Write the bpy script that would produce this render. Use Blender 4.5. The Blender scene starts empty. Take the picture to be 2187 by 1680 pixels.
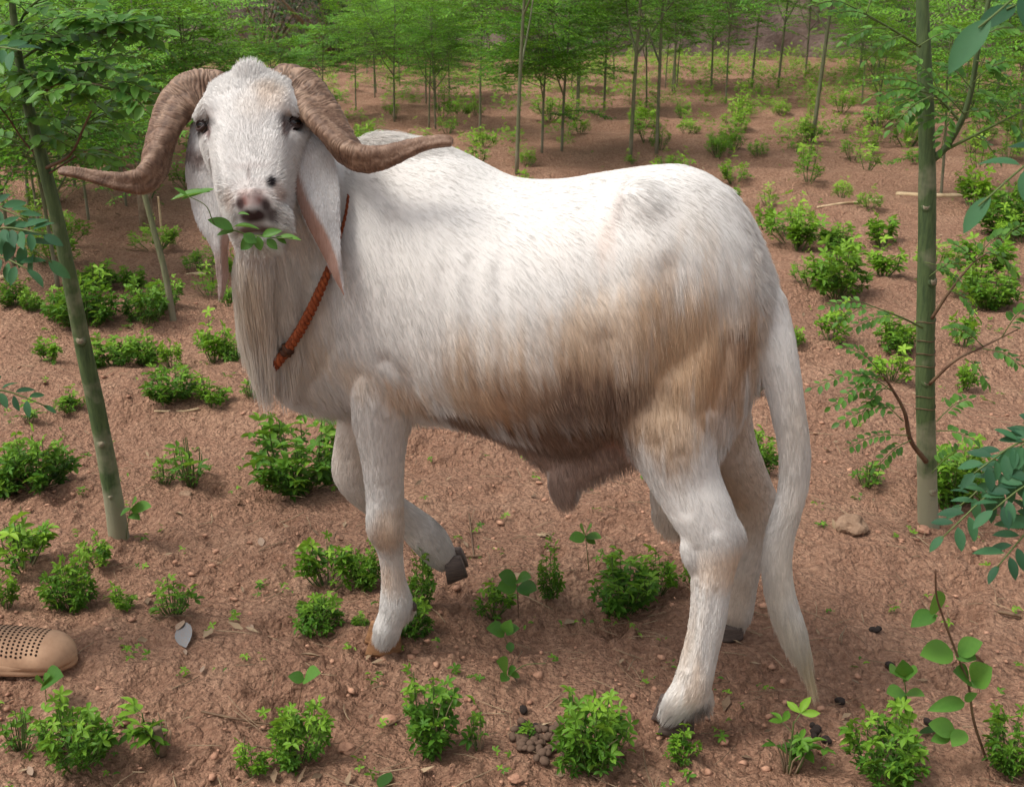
import bpy, math, random
import numpy as np
from mathutils import Vector, Matrix, Euler
from mathutils.kdtree import KDTree
from mathutils.bvhtree import BVHTree

rnd = random.Random(7)
nr = np.random.RandomState(11)
S = bpy.context.scene
COL = S.collection

# ------------------------------------------------------------------ camera
CAM_H = 1.30
PITCH = math.radians(19.5)
FPX, CX, CY = 2656.0, 1093.5, 840.0          # focal length and centre for a 2187 x 1680 picture
cd = bpy.data.cameras.new('camera')
cam = bpy.data.objects.new('camera', cd)
COL.objects.link(cam)
cam.location = (0, 0, CAM_H)
cam.rotation_euler = (math.radians(90) - PITCH, 0, 0)
cd.sensor_width = 36.0
cd.lens = 36.0 * FPX / 2187.0
cd.clip_start = 0.05
cd.clip_end = 400.0
cd.dof.use_dof = True
cd.dof.focus_distance = 2.15
cd.dof.aperture_fstop = 20.0
S.camera = cam

# ------------------------------------------------------------------ world, sun, exposure
SUN_EL, SUN_AZ = math.radians(60), math.radians(-105)   # azimuth from +Y (behind the ram) towards +X
w = bpy.data.worlds.new('World'); S.world = w
w.use_nodes = True
nt = w.node_tree
bg = nt.nodes['Background']
sky = nt.nodes.new('ShaderNodeTexSky')
sky.sky_type = 'NISHITA'
sky.sun_disc = False
sky.sun_elevation = SUN_EL
sky.sun_rotation = SUN_AZ
sky.air_density = 1.0
sky.dust_density = 5.0
sky.ozone_density = 0.6
hs = nt.nodes.new('ShaderNodeHueSaturation')            # thin even cloud takes most of the blue out of the sky
hs.inputs['Saturation'].default_value = 0.30
nt.links.new(sky.outputs[0], hs.inputs['Color'])
nt.links.new(hs.outputs[0], bg.inputs[0])
bg.inputs[1].default_value = 0.142
sd = bpy.data.lights.new('sun', 'SUN')
sd.energy = 1.5
sd.angle = math.radians(20)
sd.color = (1.0, 0.95, 0.88)
so = bpy.data.objects.new('sun', sd); COL.objects.link(so)
sdir = Vector((math.sin(SUN_AZ) * math.cos(SUN_EL), math.cos(SUN_AZ) * math.cos(SUN_EL), math.sin(SUN_EL)))
so.rotation_euler = sdir.to_track_quat('Z', 'Y').to_euler()
so.location = (0, 0, 8)
S.view_settings.view_transform = 'Standard'
S.view_settings.look = 'None'
S.view_settings.gamma = 1.0
S.view_settings.exposure = 0.55
S.render.engine = 'CYCLES'
S.cycles.max_bounces = 6
S.cycles.transparent_max_bounces = 6
S.cycles.use_denoising = True

# ------------------------------------------------------------------ geometry of the view (for measuring places only)
cs, sn = math.cos(PITCH), math.sin(PITCH)
def ray(px, py):
    rx = (px - CX) / FPX; ru = -(py - CY) / FPX
    return np.array([rx, cs + ru * sn, -sn + ru * cs])
def unp(px, py, Y):
    d = ray(px, py); return np.array([0, 0, CAM_H]) + d * (Y / d[1])
def m_per_px(px, py, Y):
    return (Y / ray(px, py)[1]) / FPX
def gxy(px, py):
    d = ray(px, py); t = -CAM_H / d[2]
    return d[0] * t, d[1] * t

# ------------------------------------------------------------------ noise
def _h(ix, iy, iz, seed):
    n = (ix * 374761393 + iy * 668265263 + iz * 2147483647 + seed * 974634777) & 0xffffffff
    n = ((n ^ (n >> 13)) * 1274126177) & 0xffffffff
    n = n ^ (n >> 16)
    return (n & 0xffff).astype(np.float32) / 32767.5 - 1.0
def vnoise2(x, y, seed=0):
    x = np.asarray(x, dtype=np.float64); y = np.asarray(y, dtype=np.float64)
    xi = np.floor(x).astype(np.int64); yi = np.floor(y).astype(np.int64)
    fx = (x - xi).astype(np.float32); fy = (y - yi).astype(np.float32)
    # gradient noise
    out = 0
    u = fx * fx * fx * (fx * (fx * 6 - 15) + 10); v = fy * fy * fy * (fy * (fy * 6 - 15) + 10)
    r = []
    for dy in (0, 1):
        for dx in (0, 1):
            a = _h(xi + dx, yi + dy, 0 * xi, seed) * math.pi
            r.append(np.cos(a) * (fx - dx) + np.sin(a) * (fy - dy))
    return ((r[0] * (1 - u) + r[1] * u) * (1 - v) + (r[2] * (1 - u) + r[3] * u) * v) * 1.5
def vnoise3(x, y, z, seed=0):
    xi = np.floor(x).astype(np.int64); yi = np.floor(y).astype(np.int64); zi = np.floor(z).astype(np.int64)
    fx, fy, fz = x - xi, y - yi, z - zi
    fx = fx * fx * (3 - 2 * fx); fy = fy * fy * (3 - 2 * fy); fz = fz * fz * (3 - 2 * fz)
    def c(a, b, d): return _h(xi + a, yi + b, zi * 7919 + d * 7919, seed)
    x00 = c(0,0,0)*(1-fx)+c(1,0,0)*fx; x10 = c(0,1,0)*(1-fx)+c(1,1,0)*fx
    x01 = c(0,0,1)*(1-fx)+c(1,0,1)*fx; x11 = c(0,1,1)*(1-fx)+c(1,1,1)*fx
    return (x00*(1-fy)+x10*fy)*(1-fz)+(x01*(1-fy)+x11*fy)*fz

# ------------------------------------------------------------------ materials
def newmat(name, rough=0.8, spec=0.3):
    m = bpy.data.materials.new(name); m.use_nodes = True
    b = m.node_tree.nodes['Principled BSDF']
    b.inputs['Roughness'].default_value = rough
    b.inputs['Specular IOR Level'].default_value = spec
    return m, m.node_tree, b
def N(t, kind, **kw):
    n = t.nodes.new(kind)
    for k, v in kw.items():
        if hasattr(n, k): setattr(n, k, v)
        else: n.inputs[k.replace('_', ' ')].default_value = v
    return n
def ramp(t, fac, stops):
    r = t.nodes.new('ShaderNodeValToRGB'); e = r.color_ramp.elements
    while len(e) < len(stops): e.new(0.5)
    for i, (p, c) in enumerate(stops):
        e[i].position = p; e[i].color = (*c, 1)
    t.links.new(fac, r.inputs[0]); return r.outputs[0]
def mixc(t, fac, a, b, mode='MIX'):
    m = t.nodes.new('ShaderNodeMix'); m.data_type = 'RGBA'; m.blend_type = mode
    for k, v in ((0, fac), (6, a), (7, b)):
        if hasattr(v, 'is_linked') or isinstance(v, bpy.types.NodeSocket): t.links.new(v, m.inputs[k])
        elif isinstance(v, tuple): m.inputs[k].default_value = (*v, 1)
        else: m.inputs[k].default_value = v
    return m.outputs[2]
def noise_n(t, scale, detail=4, rough=0.6, vec=None, dist=0.0):
    n = N(t, 'ShaderNodeTexNoise', Scale=scale, Detail=detail, Roughness=rough, Distortion=dist)
    if vec is not None: t.links.new(vec, n.inputs['Vector'])
    return n.outputs['Fac']
def bump(t, b, h, strength=0.4, dist=0.01):
    n = N(t, 'ShaderNodeBump', Strength=strength, Distance=dist)
    t.links.new(h, n.inputs['Height']); t.links.new(n.outputs[0], b.inputs['Normal'])
    return n
def objvec(t):
    return t.nodes.new('ShaderNodeTexCoord').outputs['Object']

def leaf_mat(name, dark, mid, light, trans=0.35, rough=0.5):
    m, t, b = newmat(name, rough, 0.22)
    at = N(t, 'ShaderNodeAttribute'); at.attribute_name = 'tint'
    oi = t.nodes.new('ShaderNodeObjectInfo')
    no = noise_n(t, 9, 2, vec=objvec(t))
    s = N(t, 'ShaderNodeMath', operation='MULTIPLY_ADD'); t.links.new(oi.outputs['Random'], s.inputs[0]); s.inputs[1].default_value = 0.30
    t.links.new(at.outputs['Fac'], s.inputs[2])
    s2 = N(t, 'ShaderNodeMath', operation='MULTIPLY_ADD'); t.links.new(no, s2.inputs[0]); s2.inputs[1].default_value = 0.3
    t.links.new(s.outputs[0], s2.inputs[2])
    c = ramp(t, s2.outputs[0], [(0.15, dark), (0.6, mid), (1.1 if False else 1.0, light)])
    t.links.new(c, b.inputs['Base Color'])
    tr = t.nodes.new('ShaderNodeBsdfTranslucent')
    c2 = mixc(t, 0.5, c, (0.22, 0.36, 0.03)); t.links.new(c2, tr.inputs[0])
    mx = t.nodes.new('ShaderNodeMixShader'); mx.inputs[0].default_value = trans
    t.links.new(b.outputs[0], mx.inputs[1]); t.links.new(tr.outputs[0], mx.inputs[2])
    t.links.new(mx.outputs[0], t.nodes['Material Output'].inputs[0])
    return m
M = {}
M['clover'] = leaf_mat('clover_leaf', (0.024, 0.078, 0.012), (0.080, 0.205, 0.020), (0.20, 0.37, 0.034))
M['clover_far'] = leaf_mat('clover_leaf_far', (0.045, 0.115, 0.011), (0.14, 0.31, 0.022), (0.27, 0.46, 0.040))
M['moringa'] = leaf_mat('moringa_leaf', (0.024, 0.090, 0.010), (0.075, 0.24, 0.020), (0.18, 0.40, 0.030))
M['moringa_near'] = leaf_mat('moringa_leaf_near', (0.030, 0.090, 0.022), (0.070, 0.19, 0.036), (0.13, 0.30, 0.05), 0.42, 0.42)
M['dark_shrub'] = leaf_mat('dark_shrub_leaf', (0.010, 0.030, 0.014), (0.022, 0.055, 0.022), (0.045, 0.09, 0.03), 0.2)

M['moringa_blue_shaded'] = leaf_mat('moringa_leaf_bluish_shaded', (0.012, 0.050, 0.028), (0.022, 0.080, 0.040), (0.045, 0.14, 0.06), 0.30, 0.6)  # bluish side-branch leaves, made darker: their shade is put into the colour
m, t, b = newmat('green_stem', 0.6); M['stem'] = m
t.links.new(ramp(t, noise_n(t, 20, 3, vec=objvec(t)), [(0.35, (0.06, 0.10, 0.022)), (0.7, (0.13, 0.17, 0.05))]), b.inputs['Base Color'])
m, t, b = newmat('woody_stem', 0.85); M['wood'] = m
t.links.new(ramp(t, noise_n(t, 30, 4, vec=objvec(t)), [(0.35, (0.13, 0.085, 0.05)), (0.7, (0.34, 0.25, 0.17))]), b.inputs['Base Color'])
m, t, b = newmat('reddish_stem', 0.6); M['redstem'] = m
t.links.new(ramp(t, noise_n(t, 30, 3, vec=objvec(t)), [(0.35, (0.10, 0.05, 0.03)), (0.7, (0.17, 0.11, 0.06))]), b.inputs['Base Color'])

def bark_mat(name, dark, light, pale, pale_amt):
    m, t, b = newmat(name, 0.62, 0.35)
    ov = objvec(t)
    mp = t.nodes.new('ShaderNodeMapping'); t.links.new(ov, mp.inputs[0]); mp.inputs['Scale'].default_value = (1, 1, 0.12)
    st = noise_n(t, 130, 4, 0.7, mp.outputs[0])
    big = noise_n(t, 9, 4, 0.6, ov)
    c = ramp(t, st, [(0.3, dark), (0.72, light)])
    sepz = t.nodes.new('ShaderNodeSeparateXYZ'); t.links.new(ov, sepz.inputs[0])
    lo = N(t, 'ShaderNodeMapRange'); t.links.new(sepz.outputs[2], lo.inputs[0])
    lo.inputs[1].default_value = 0.02; lo.inputs[2].default_value = 0.30; lo.inputs[3].default_value = 0.42; lo.inputs[4].default_value = 0.0
    add = N(t, 'ShaderNodeMath', operation='ADD'); t.links.new(big, add.inputs[0]); t.links.new(lo.outputs[0], add.inputs[1])
    f = N(t, 'ShaderNodeMapRange'); t.links.new(add.outputs[0], f.inputs[0]); f.inputs[1].default_value = 0.56; f.inputs[2].default_value = 0.74; f.inputs[3].default_value = 0; f.inputs[4].default_value = pale_amt
    c = mixc(t, f.outputs[0], c, pale)
    v = N(t, 'ShaderNodeTexVoronoi', Scale=55.0); t.links.new(ov, v.inputs['Vector'])
    sp = N(t, 'ShaderNodeMath', operation='LESS_THAN'); t.links.new(v.outputs['Distance'], sp.inputs[0]); sp.inputs[1].default_value = 0.13
    sp2 = N(t, 'ShaderNodeMath', operation='MULTIPLY'); t.links.new(sp.outputs[0], sp2.inputs[0]); sp2.inputs[1].default_value = 0.04
    c = mixc(t, sp2.outputs[0], c, pale)
    t.links.new(c, b.inputs['Base Color'])
    bump(t, b, st, 0.5, 0.003)
    return m
M['bark_green'] = bark_mat('green_moringa_bark', (0.035, 0.062, 0.024), (0.105, 0.155, 0.055), (0.30, 0.28, 0.19), 0.8)
M['bark_far'] = bark_mat('grey_green_sapling_bark', (0.08, 0.09, 0.045), (0.19, 0.20, 0.10), (0.24, 0.2, 0.15), 0.5)
m, t, b = newmat('cut_wood', 0.8); M['cutwood'] = m
t.links.new(ramp(t, noise_n(t, 220, 3, vec=objvec(t)), [(0.3, (0.17, 0.14, 0.09)), (0.7, (0.36, 0.31, 0.21))]), b.inputs['Base Color'])
m, t, b = newmat('dry_stick', 0.8); M['stick'] = m
t.links.new(ramp(t, noise_n(t, 25, 4, vec=objvec(t)), [(0.3, (0.38, 0.26, 0.14)), (0.7, (0.62, 0.48, 0.30))]), b.inputs['Base Color'])
m, t, b = newmat('straw', 0.8); M['straw'] = m
oi = t.nodes.new('ShaderNodeObjectInfo')
t.links.new(ramp(t, noise_n(t, 4, 2, vec=objvec(t)), [(0.35, (0.12, 0.075, 0.045)), (0.7, (0.42, 0.31, 0.19))]), b.inputs['Base Color'])

# soil
m, t, b = newmat('red_sandy_soil', 0.95, 0.12); M['soil'] = m
ov = objvec(t)
n1 = noise_n(t, 1.6, 5, 0.6, ov); n2 = noise_n(t, 26, 5, 0.7, ov); n3 = noise_n(t, 170, 4, 0.7, ov)
at = N(t, 'ShaderNodeAttribute'); at.attribute_name = 'crumb'
c = ramp(t, n2, [(0.30, (0.31, 0.158, 0.102)), (0.5, (0.50, 0.275, 0.180)), (0.70, (0.68, 0.42, 0.285))])
f1 = N(t, 'ShaderNodeMapRange'); t.links.new(n1, f1.inputs[0]); f1.inputs[1].default_value = 0.42; f1.inputs[2].default_value = 0.62; f1.inputs[3].default_value = 0.5; f1.inputs[4].default_value = 0.0
c = mixc(t, f1.outputs[0], c, (0.26, 0.13, 0.086))
n5 = noise_n(t, 3.3, 4, 0.55, ov); f5 = N(t, 'ShaderNodeMapRange'); t.links.new(n5, f5.inputs[0]); f5.inputs[1].default_value = 0.52; f5.inputs[2].default_value = 0.66; f5.inputs[3].default_value = 0.0; f5.inputs[4].default_value = 0.6
c = mixc(t, f5.outputs[0], c, (0.66, 0.41, 0.28))
f2 = N(t, 'ShaderNodeMapRange'); t.links.new(n3, f2.inputs[0]); f2.inputs[1].default_value = 0.36; f2.inputs[2].default_value = 0.6; f2.inputs[3].default_value = 0.55; f2.inputs[4].default_value = 0.0
c = mixc(t, f2.outputs[0], c, (0.20, 0.104, 0.07))
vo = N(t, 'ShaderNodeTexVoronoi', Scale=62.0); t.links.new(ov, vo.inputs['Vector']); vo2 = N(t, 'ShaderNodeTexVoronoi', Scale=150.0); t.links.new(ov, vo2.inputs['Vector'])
crack_shade = N(t, 'ShaderNodeMapRange'); t.links.new(vo.outputs['Distance'], crack_shade.inputs[0]); crack_shade.inputs[1].default_value = 0.38; crack_shade.inputs[2].default_value = 0.72; crack_shade.inputs[3].default_value = 0.0; crack_shade.inputs[4].default_value = 0.6
c = mixc(t, crack_shade.outputs[0], c, (0.17, 0.086, 0.056))  # gaps between crumbs darkened: crevice shade put into the soil colour
cv = mixc(t, 0.35, c, ramp(t, vo2.outputs['Color'], [(0.0, (0.22, 0.112, 0.074)), (1.0, (0.66, 0.40, 0.27))]))
cv = mixc(t, 1.0, cv, (1.04, 1.05, 1.02), 'MULTIPLY')
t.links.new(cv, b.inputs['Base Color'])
vh = N(t, 'ShaderNodeMath', operation='MULTIPLY_ADD'); t.links.new(vo.outputs['Distance'], vh.inputs[0]); vh.inputs[1].default_value = -0.55; t.links.new(n2, vh.inputs[2])
vh2 = N(t, 'ShaderNodeMath', operation='MULTIPLY_ADD'); t.links.new(vo2.outputs['Distance'], vh2.inputs[0]); vh2.inputs[1].default_value = -0.25; t.links.new(vh.outputs[0], vh2.inputs[2]); n2 = vh2.outputs[0]
ad = N(t, 'ShaderNodeMath', operation='MULTIPLY_ADD'); t.links.new(n3, ad.inputs[0]); ad.inputs[1].default_value = 0.45; t.links.new(n2, ad.inputs[2])
bump(t, b, ad.outputs[0], 1.0, 0.034)
m, t, b = newmat('clod_soil', 0.95, 0.1); M['clod'] = m
oi = objvec(t)
t.links.new(ramp(t, noise_n(t, 18, 4, 0.7, oi), [(0.3, (0.26, 0.132, 0.086)), (0.72, (0.54, 0.31, 0.205))]), b.inputs['Base Color'])
bump(t, b, noise_n(t, 300, 3, vec=oi), 0.6, 0.002)
m, t, b = newmat('pale_stone', 0.85, 0.2); M['stone'] = m
t.links.new(ramp(t, noise_n(t, 40, 5, 0.7, objvec(t)), [(0.3, (0.16, 0.095, 0.06)), (0.72, (0.33, 0.22, 0.145))]), b.inputs['Base Color'])
bump(t, b, noise_n(t, 120, 5, 0.7, objvec(t)), 0.8, 0.004)
m, t, b = newmat('dung', 0.75, 0.3); M['dung'] = m
t.links.new(ramp(t, noise_n(t, 90, 3, vec=objvec(t)), [(0.3, (0.012, 0.008, 0.007)), (0.75, (0.05, 0.032, 0.024))]), b.inputs['Base Color'])
bump(t, b, noise_n(t, 250, 4, vec=objvec(t)), 0.8, 0.002)
m, t, b = newmat('dusty_dung', 0.85, 0.2); M['dung_dusty'] = m
t.links.new(ramp(t, noise_n(t, 90, 3, vec=objvec(t)), [(0.3, (0.07, 0.042, 0.03)), (0.75, (0.17, 0.11, 0.075))]), b.inputs['Base Color'])
# mud wall
m, t, b = newmat('eroded_mud_wall', 0.95, 0.1); M['mudwall'] = m
ov = objvec(t)
mp = t.nodes.new('ShaderNodeMapping'); t.links.new(ov, mp.inputs[0]); mp.inputs['Scale'].default_value = (1, 1, 0.25)
c = ramp(t, noise_n(t, 1.6, 7, 0.72, mp.outputs[0]), [(0.28, (0.10, 0.072, 0.062)), (0.48, (0.23, 0.165, 0.14)), (0.72, (0.36, 0.265, 0.215))])
t.links.new(c, b.inputs['Base Color'])
bump(t, b, noise_n(t, 5, 8, 0.75, ov), 1.0, 0.12)

# ------------------------------------------------------------------ object helpers
def tag(o, label=None, cat=None, group=None, kind=None):
    if label: o['label'] = label
    if cat: o['category'] = cat
    if group: o['group'] = group
    if kind: o['kind'] = kind
    return o
def empty(name, loc, rz=0.0, sc=1.0):
    o = bpy.data.objects.new(name, None); COL.objects.link(o)
    o.location = loc; o.rotation_euler = (0, 0, rz); o.scale = (sc, sc, sc)
    o.empty_display_size = 0.05
    return o
def meshdata(name, V, Fs, mat, smooth=True, tint=None):
    me = bpy.data.meshes.new(name)
    V = np.asarray(V, dtype=np.float32)
    if isinstance(Fs, np.ndarray) and Fs.ndim == 2:
        k = Fs.shape[1]
        me.vertices.add(len(V)); me.vertices.foreach_set('co', V.ravel())
        me.loops.add(Fs.size); me.loops.foreach_set('vertex_index', Fs.astype(np.int32).ravel())
        me.polygons.add(len(Fs)); me.polygons.foreach_set('loop_start', np.arange(0, Fs.size, k, dtype=np.int32))
        me.update(calc_edges=True)
    else:
        me.from_pydata(V.tolist(), [], [list(map(int, f)) for f in Fs])
    if smooth: me.polygons.foreach_set('use_smooth', np.ones(len(me.polygons), dtype=bool))
    for mm in (mat if isinstance(mat, (list, tuple)) else [mat]):
        me.materials.append(mm)
    if tint is not None:
        a = me.attributes.new('tint', 'FLOAT', 'POINT'); a.data.foreach_set('value', np.asarray(tint, dtype=np.float32))
    me.update()
    return me
def link(name, me, parent=None, loc=None):
    o = bpy.data.objects.new(name, me); COL.objects.link(o)
    if parent is not None: o.parent = parent
    if loc is not None: o.location = loc
    return o
class MB:
    def __init__(s): s.v = []; s.f = []; s.t = []; s.n = 0
    def add(s, V, Fs, tint=0.0):
        V = np.asarray(V, dtype=np.float64)
        s.v.append(V); s.f.extend([tuple(int(i) + s.n for i in f) for f in Fs])
        s.t.append(np.full(len(V), tint) if np.isscalar(tint) else np.asarray(tint)); s.n += len(V)
    def data(s, name, mat, smooth=True):
        return meshdata(name, np.concatenate(s.v), s.f, mat, smooth, np.concatenate(s.t))
def catmull(P, n):
    P = np.asarray(P, dtype=float); k = len(P)
    Q = np.vstack([2 * P[0] - P[1], P, 2 * P[-1] - P[-2]])
    out = []
    for s in np.linspace(0, k - 1, n):
        i = min(int(s), k - 2); u = s - i
        a, b_, c_, d_ = Q[i], Q[i + 1], Q[i + 2], Q[i + 3]
        out.append(0.5 * (2 * b_ + (c_ - a) * u + (2 * a - 5 * b_ + 4 * c_ - d_) * u * u + (3 * b_ - a - 3 * c_ + d_) * u ** 3))
    return np.array(out)
def tube(P, R, seg=8, cap=True, wob=0.0, seed=0, flat=None):
    P = np.asarray(P, dtype=float); n = len(P); R = np.broadcast_to(np.asarray(R, dtype=float), (n,))
    T = np.gradient(P, axis=0); T /= np.linalg.norm(T, axis=1)[:, None] + 1e-12
    ref = np.array([0.31, 0.95, 0.05]) if abs(T[0][2]) > 0.5 else np.array([0, 0, 1.0])
    V = []
    r_ = random.Random(seed)
    Np = None
    for i in range(n):
        if Np is None: a = np.cross(T[i], ref)
        else: a = Np - T[i] * np.dot(Np, T[i])
        a /= np.linalg.norm(a) + 1e-12; Np = a; b_ = np.cross(T[i], a)
        for k in range(seg):
            th = 2 * math.pi * k / seg
            rr = R[i] * (1 + wob * (r_.random() - 0.5))
            V.append(P[i] + rr * (math.cos(th) * a + math.sin(th) * b_ * (flat if flat else 1)))
    Fs = []
    for i in range(n - 1):
        for k in range(seg):
            k2 = (k + 1) % seg
            Fs.append((i * seg + k, i * seg + k2, (i + 1) * seg + k2, (i + 1) * seg + k))
    if cap:
        Fs.append(tuple(range(seg))[::-1]); Fs.append(tuple((n - 1) * seg + k for k in range(seg)))
    return np.array(V), Fs
def frame(d, up=(0, 0, 1), roll=0.0):
    """matrix whose Y axis is d and whose Z is as near to up as possible"""
    y = Vector(d).normalized(); z = Vector(up)
    z = (z - y * z.dot(y))
    if z.length < 1e-4: z = Vector((1, 0, 0)) - y * y.x
    z.normalize(); x = y.cross(z)
    m = Matrix((x, y, z)).transposed().to_4x4()
    return m @ Matrix.Rotation(roll, 4, 'Y')
def place(mt, loc, s=1.0):
    return Matrix.Translation(loc) @ mt @ Matrix.Scale(s, 4)
def xf(mt, V):
    A = np.array(mt); return V @ A[:3, :3].T + A[:3, 3]
# ------------------------------------------------------------------ ground
HOOF_PX = [(1430, 1562), (815, 1398), (1566, 1350)]
HOOF_XY = [gxy(*h) for h in HOOF_PX]
def hgt_low(x, y):
    x = np.asarray(x, dtype=float); y = np.asarray(y, dtype=float)
    h = 0.022 * vnoise2(x * 1.1 + 3.1, y * 1.3 + 7.7, 1) + 0.020 * vnoise2(x * 2.6 + 1.1, y * 3.2 + 2.7, 2)
    h = h + 0.012 * vnoise2(x * 7.1 + 5.1, y * 7.7 + 4.7, 3)
    # planting ridges running across the field
    h = h + 0.018 * np.sin(y * 2 * math.pi / 0.85 + 1.2 * np.sin(x * 0.9) + 0.4) * np.clip((y - 1.0) / 0.5, 0, 1) * (0.4 + 0.6 * np.clip(y - 2.6, 0, 1))
    f = np.zeros_like(h)
    for hx, hy in HOOF_XY:
        f = np.maximum(f, np.exp(-((x - hx) ** 2 + (y - hy) ** 2) / 0.11 ** 2))
    return h * (1 - f) - 0.002 * f
def hgt(x, y): return float(hgt_low(x, y))
def G(px, py):
    x, y = gxy(px, py)
    for _ in range(3):
        z = hgt(x, y); d = ray(px, py); t_ = (z - CAM_H) / d[2]; x, y = d[0] * t_, d[1] * t_
    return np.array([x, y, hgt(x, y)])

NX, NY = 680, 940
yy = 1.15 * (26.0 / 1.15) ** np.linspace(0, 1, NY)
tt = np.linspace(-1, 1, NX)
YY, TT = np.meshgrid(yy, tt, indexing='ij')
XX = TT * (0.60 * YY + 0.18)
cell = YY * 0.0033
H = hgt_low(XX, YY)
wx = XX + 0.03 * vnoise2(XX * 9, YY * 9, 21); wy = YY + 0.03 * vnoise2(XX * 9 + 40, YY * 9, 22)
smooth_mask = np.clip(0.5 + 1.3 * vnoise2(XX * 2.1 + 9, YY * 2.4 + 5, 5) + 0.7 * vnoise2(XX * 6 + 9, YY * 6 + 5, 15), 0.22, 1)
crumb = np.zeros_like(H)
for lam, amp, sd_ in ((0.075, 0.0085, 6), (0.034, 0.0080, 7), (0.018, 0.0062, 8), (0.0105, 0.0042, 9)):
    fade = np.clip(2.2 - 4.0 * cell / lam, 0, 1)
    if fade.max() <= 0: continue
    n_ = vnoise2(wx / lam, wy / lam, sd_)
    bil = 1.0 - 2.0 * np.abs(n_)              # rounded lumps with sharp valleys turned over
    n_ = np.where(n_ > 0, n_ ** 0.8, -np.abs(n_) ** 1.2 * 1.2)
    crumb += 1.55 * amp * fade * (0.75 * n_ - 0.35 * bil)
H = H + crumb * smooth_mask
# hoof dents and scuffs
for _ in range(90):
    cx_, cy_ = rnd.uniform(-1.2, 1.3), rnd.uniform(1.5, 4.5); r_ = rnd.uniform(0.025, 0.05)
    d2 = ((XX - cx_) ** 2 + ((YY - cy_) * 0.8) ** 2) / r_ ** 2
    H += -0.014 * np.exp(-d2) + 0.008 * np.exp(-(np.sqrt(d2) - 1.5) ** 2 * 4)
edge = np.maximum(np.abs(TT) ** 40, np.maximum(np.exp(-(YY - 1.15) / 0.02), np.exp(-(26 - YY) / 0.3)))
H = H - 0.30 * edge
V = np.stack([XX, YY, H], -1).reshape(-1, 3)
I = np.arange(NX * NY).reshape(NY, NX)
Fq = np.stack([I[:-1, :-1], I[:-1, 1:], I[1:, 1:], I[1:, :-1]], -1).reshape(-1, 4)
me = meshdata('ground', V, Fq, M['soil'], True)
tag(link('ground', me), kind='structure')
# the field goes on all round to the horizon
bx_ = 200.0
V = []; Fs = []
ng = 60
gx_ = np.sign(np.linspace(-1, 1, ng)) * np.abs(np.linspace(-1, 1, ng)) ** 2.5 * bx_
GX, GY = np.meshgrid(gx_, gx_ + 2.0, indexing='ij')
V = np.stack([GX, GY, -0.09 + 0 * GX], -1).reshape(-1, 3)
I = np.arange(ng * ng).reshape(ng, ng)
Fq = np.stack([I[:-1, :-1], I[1:, :-1], I[1:, 1:], I[:-1, 1:]], -1).reshape(-1, 4)
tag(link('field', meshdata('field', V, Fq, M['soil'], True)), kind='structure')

# clods of soil, lying loose
def blob_np(nsub, seed, rough=0.25, squash=0.7):
    import bmesh
    bm = bmesh.new(); bmesh.ops.create_icosphere(bm, subdivisions=nsub, radius=1.0)
    v = np.array([x.co[:] for x in bm.verts]); f = [tuple(y.index for y in x.verts) for x in bm.faces]; bm.free()
    r = 1 + rough * vnoise3(v[:, 0] * 1.7 + seed * 3.1 + 50, v[:, 1] * 1.7 + 50, v[:, 2] * 1.7 + 50, seed) * 1.4
    v = v * r[:, None]; v[:, 2] *= squash
    return v, f
CL = [blob_np(1, s_, 0.55, 0.65) for s_ in range(6)]
mb = MB()
for i in range(6500):
    yv = 1.3 * (6.0 / 1.3) ** (rnd.random() ** 1.15)
    xv = rnd.uniform(-1, 1) * (0.48 * yv + 0.1)
    if vnoise2(xv * 2.3 + 3, yv * 2.3, 31) + 0.4 * rnd.uniform(-1, 1) < -0.05: continue
    s_ = 0.0022 + 0.0075 * rnd.random() ** 5
    v, f = CL[i % 6]
    a = rnd.uniform(0, 6.28); ca, sa = math.cos(a), math.sin(a)
    R_ = np.array([[ca, -sa, 0], [sa, ca, 0], [0, 0, 1]])
    mb.add((v * np.array([1, rnd.uniform(0.6, 1.2), rnd.uniform(0.6, 1)])) @ R_.T * s_ + np.array([xv, yv, hgt(xv, yv) + s_ * 0.12]), f)
tag(link('soil_clods', mb.data('soil_clods', M['clod'])), 'loose crumbs and clods of red soil lying all over the field', 'soil', kind='stuff')
# straw and dead twigs
mb = MB()
for i in range(900):
    yv = 1.4 * (5.5 / 1.4) ** rnd.random(); xv = rnd.uniform(-1, 1) * (0.46 * yv + 0.1)
    a = rnd.uniform(0, math.pi); L = rnd.uniform(0.015, 0.075) * (1.6 if rnd.random() < 0.15 else 1)
    c0 = np.array([xv, yv]); dr = np.array([math.cos(a), math.sin(a)]); bend = rnd.uniform(-0.3, 0.3) * L
    P = []
    for s_ in np.linspace(-0.5, 0.5, 5):
        q = c0 + dr * s_ * L + np.array([-dr[1], dr[0]]) * bend * (0.25 - s_ * s_)
        P.append((q[0], q[1], hgt(q[0], q[1]) + 0.006))
    v, f = tube(P, rnd.uniform(0.0005, 0.0012), 4)
    mb.add(v, f)
tag(link('straw_litter', mb.data('straw_litter', M['straw'])), 'bits of dry straw and thin twigs strewn over the soil', 'litter', kind='stuff')

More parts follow.
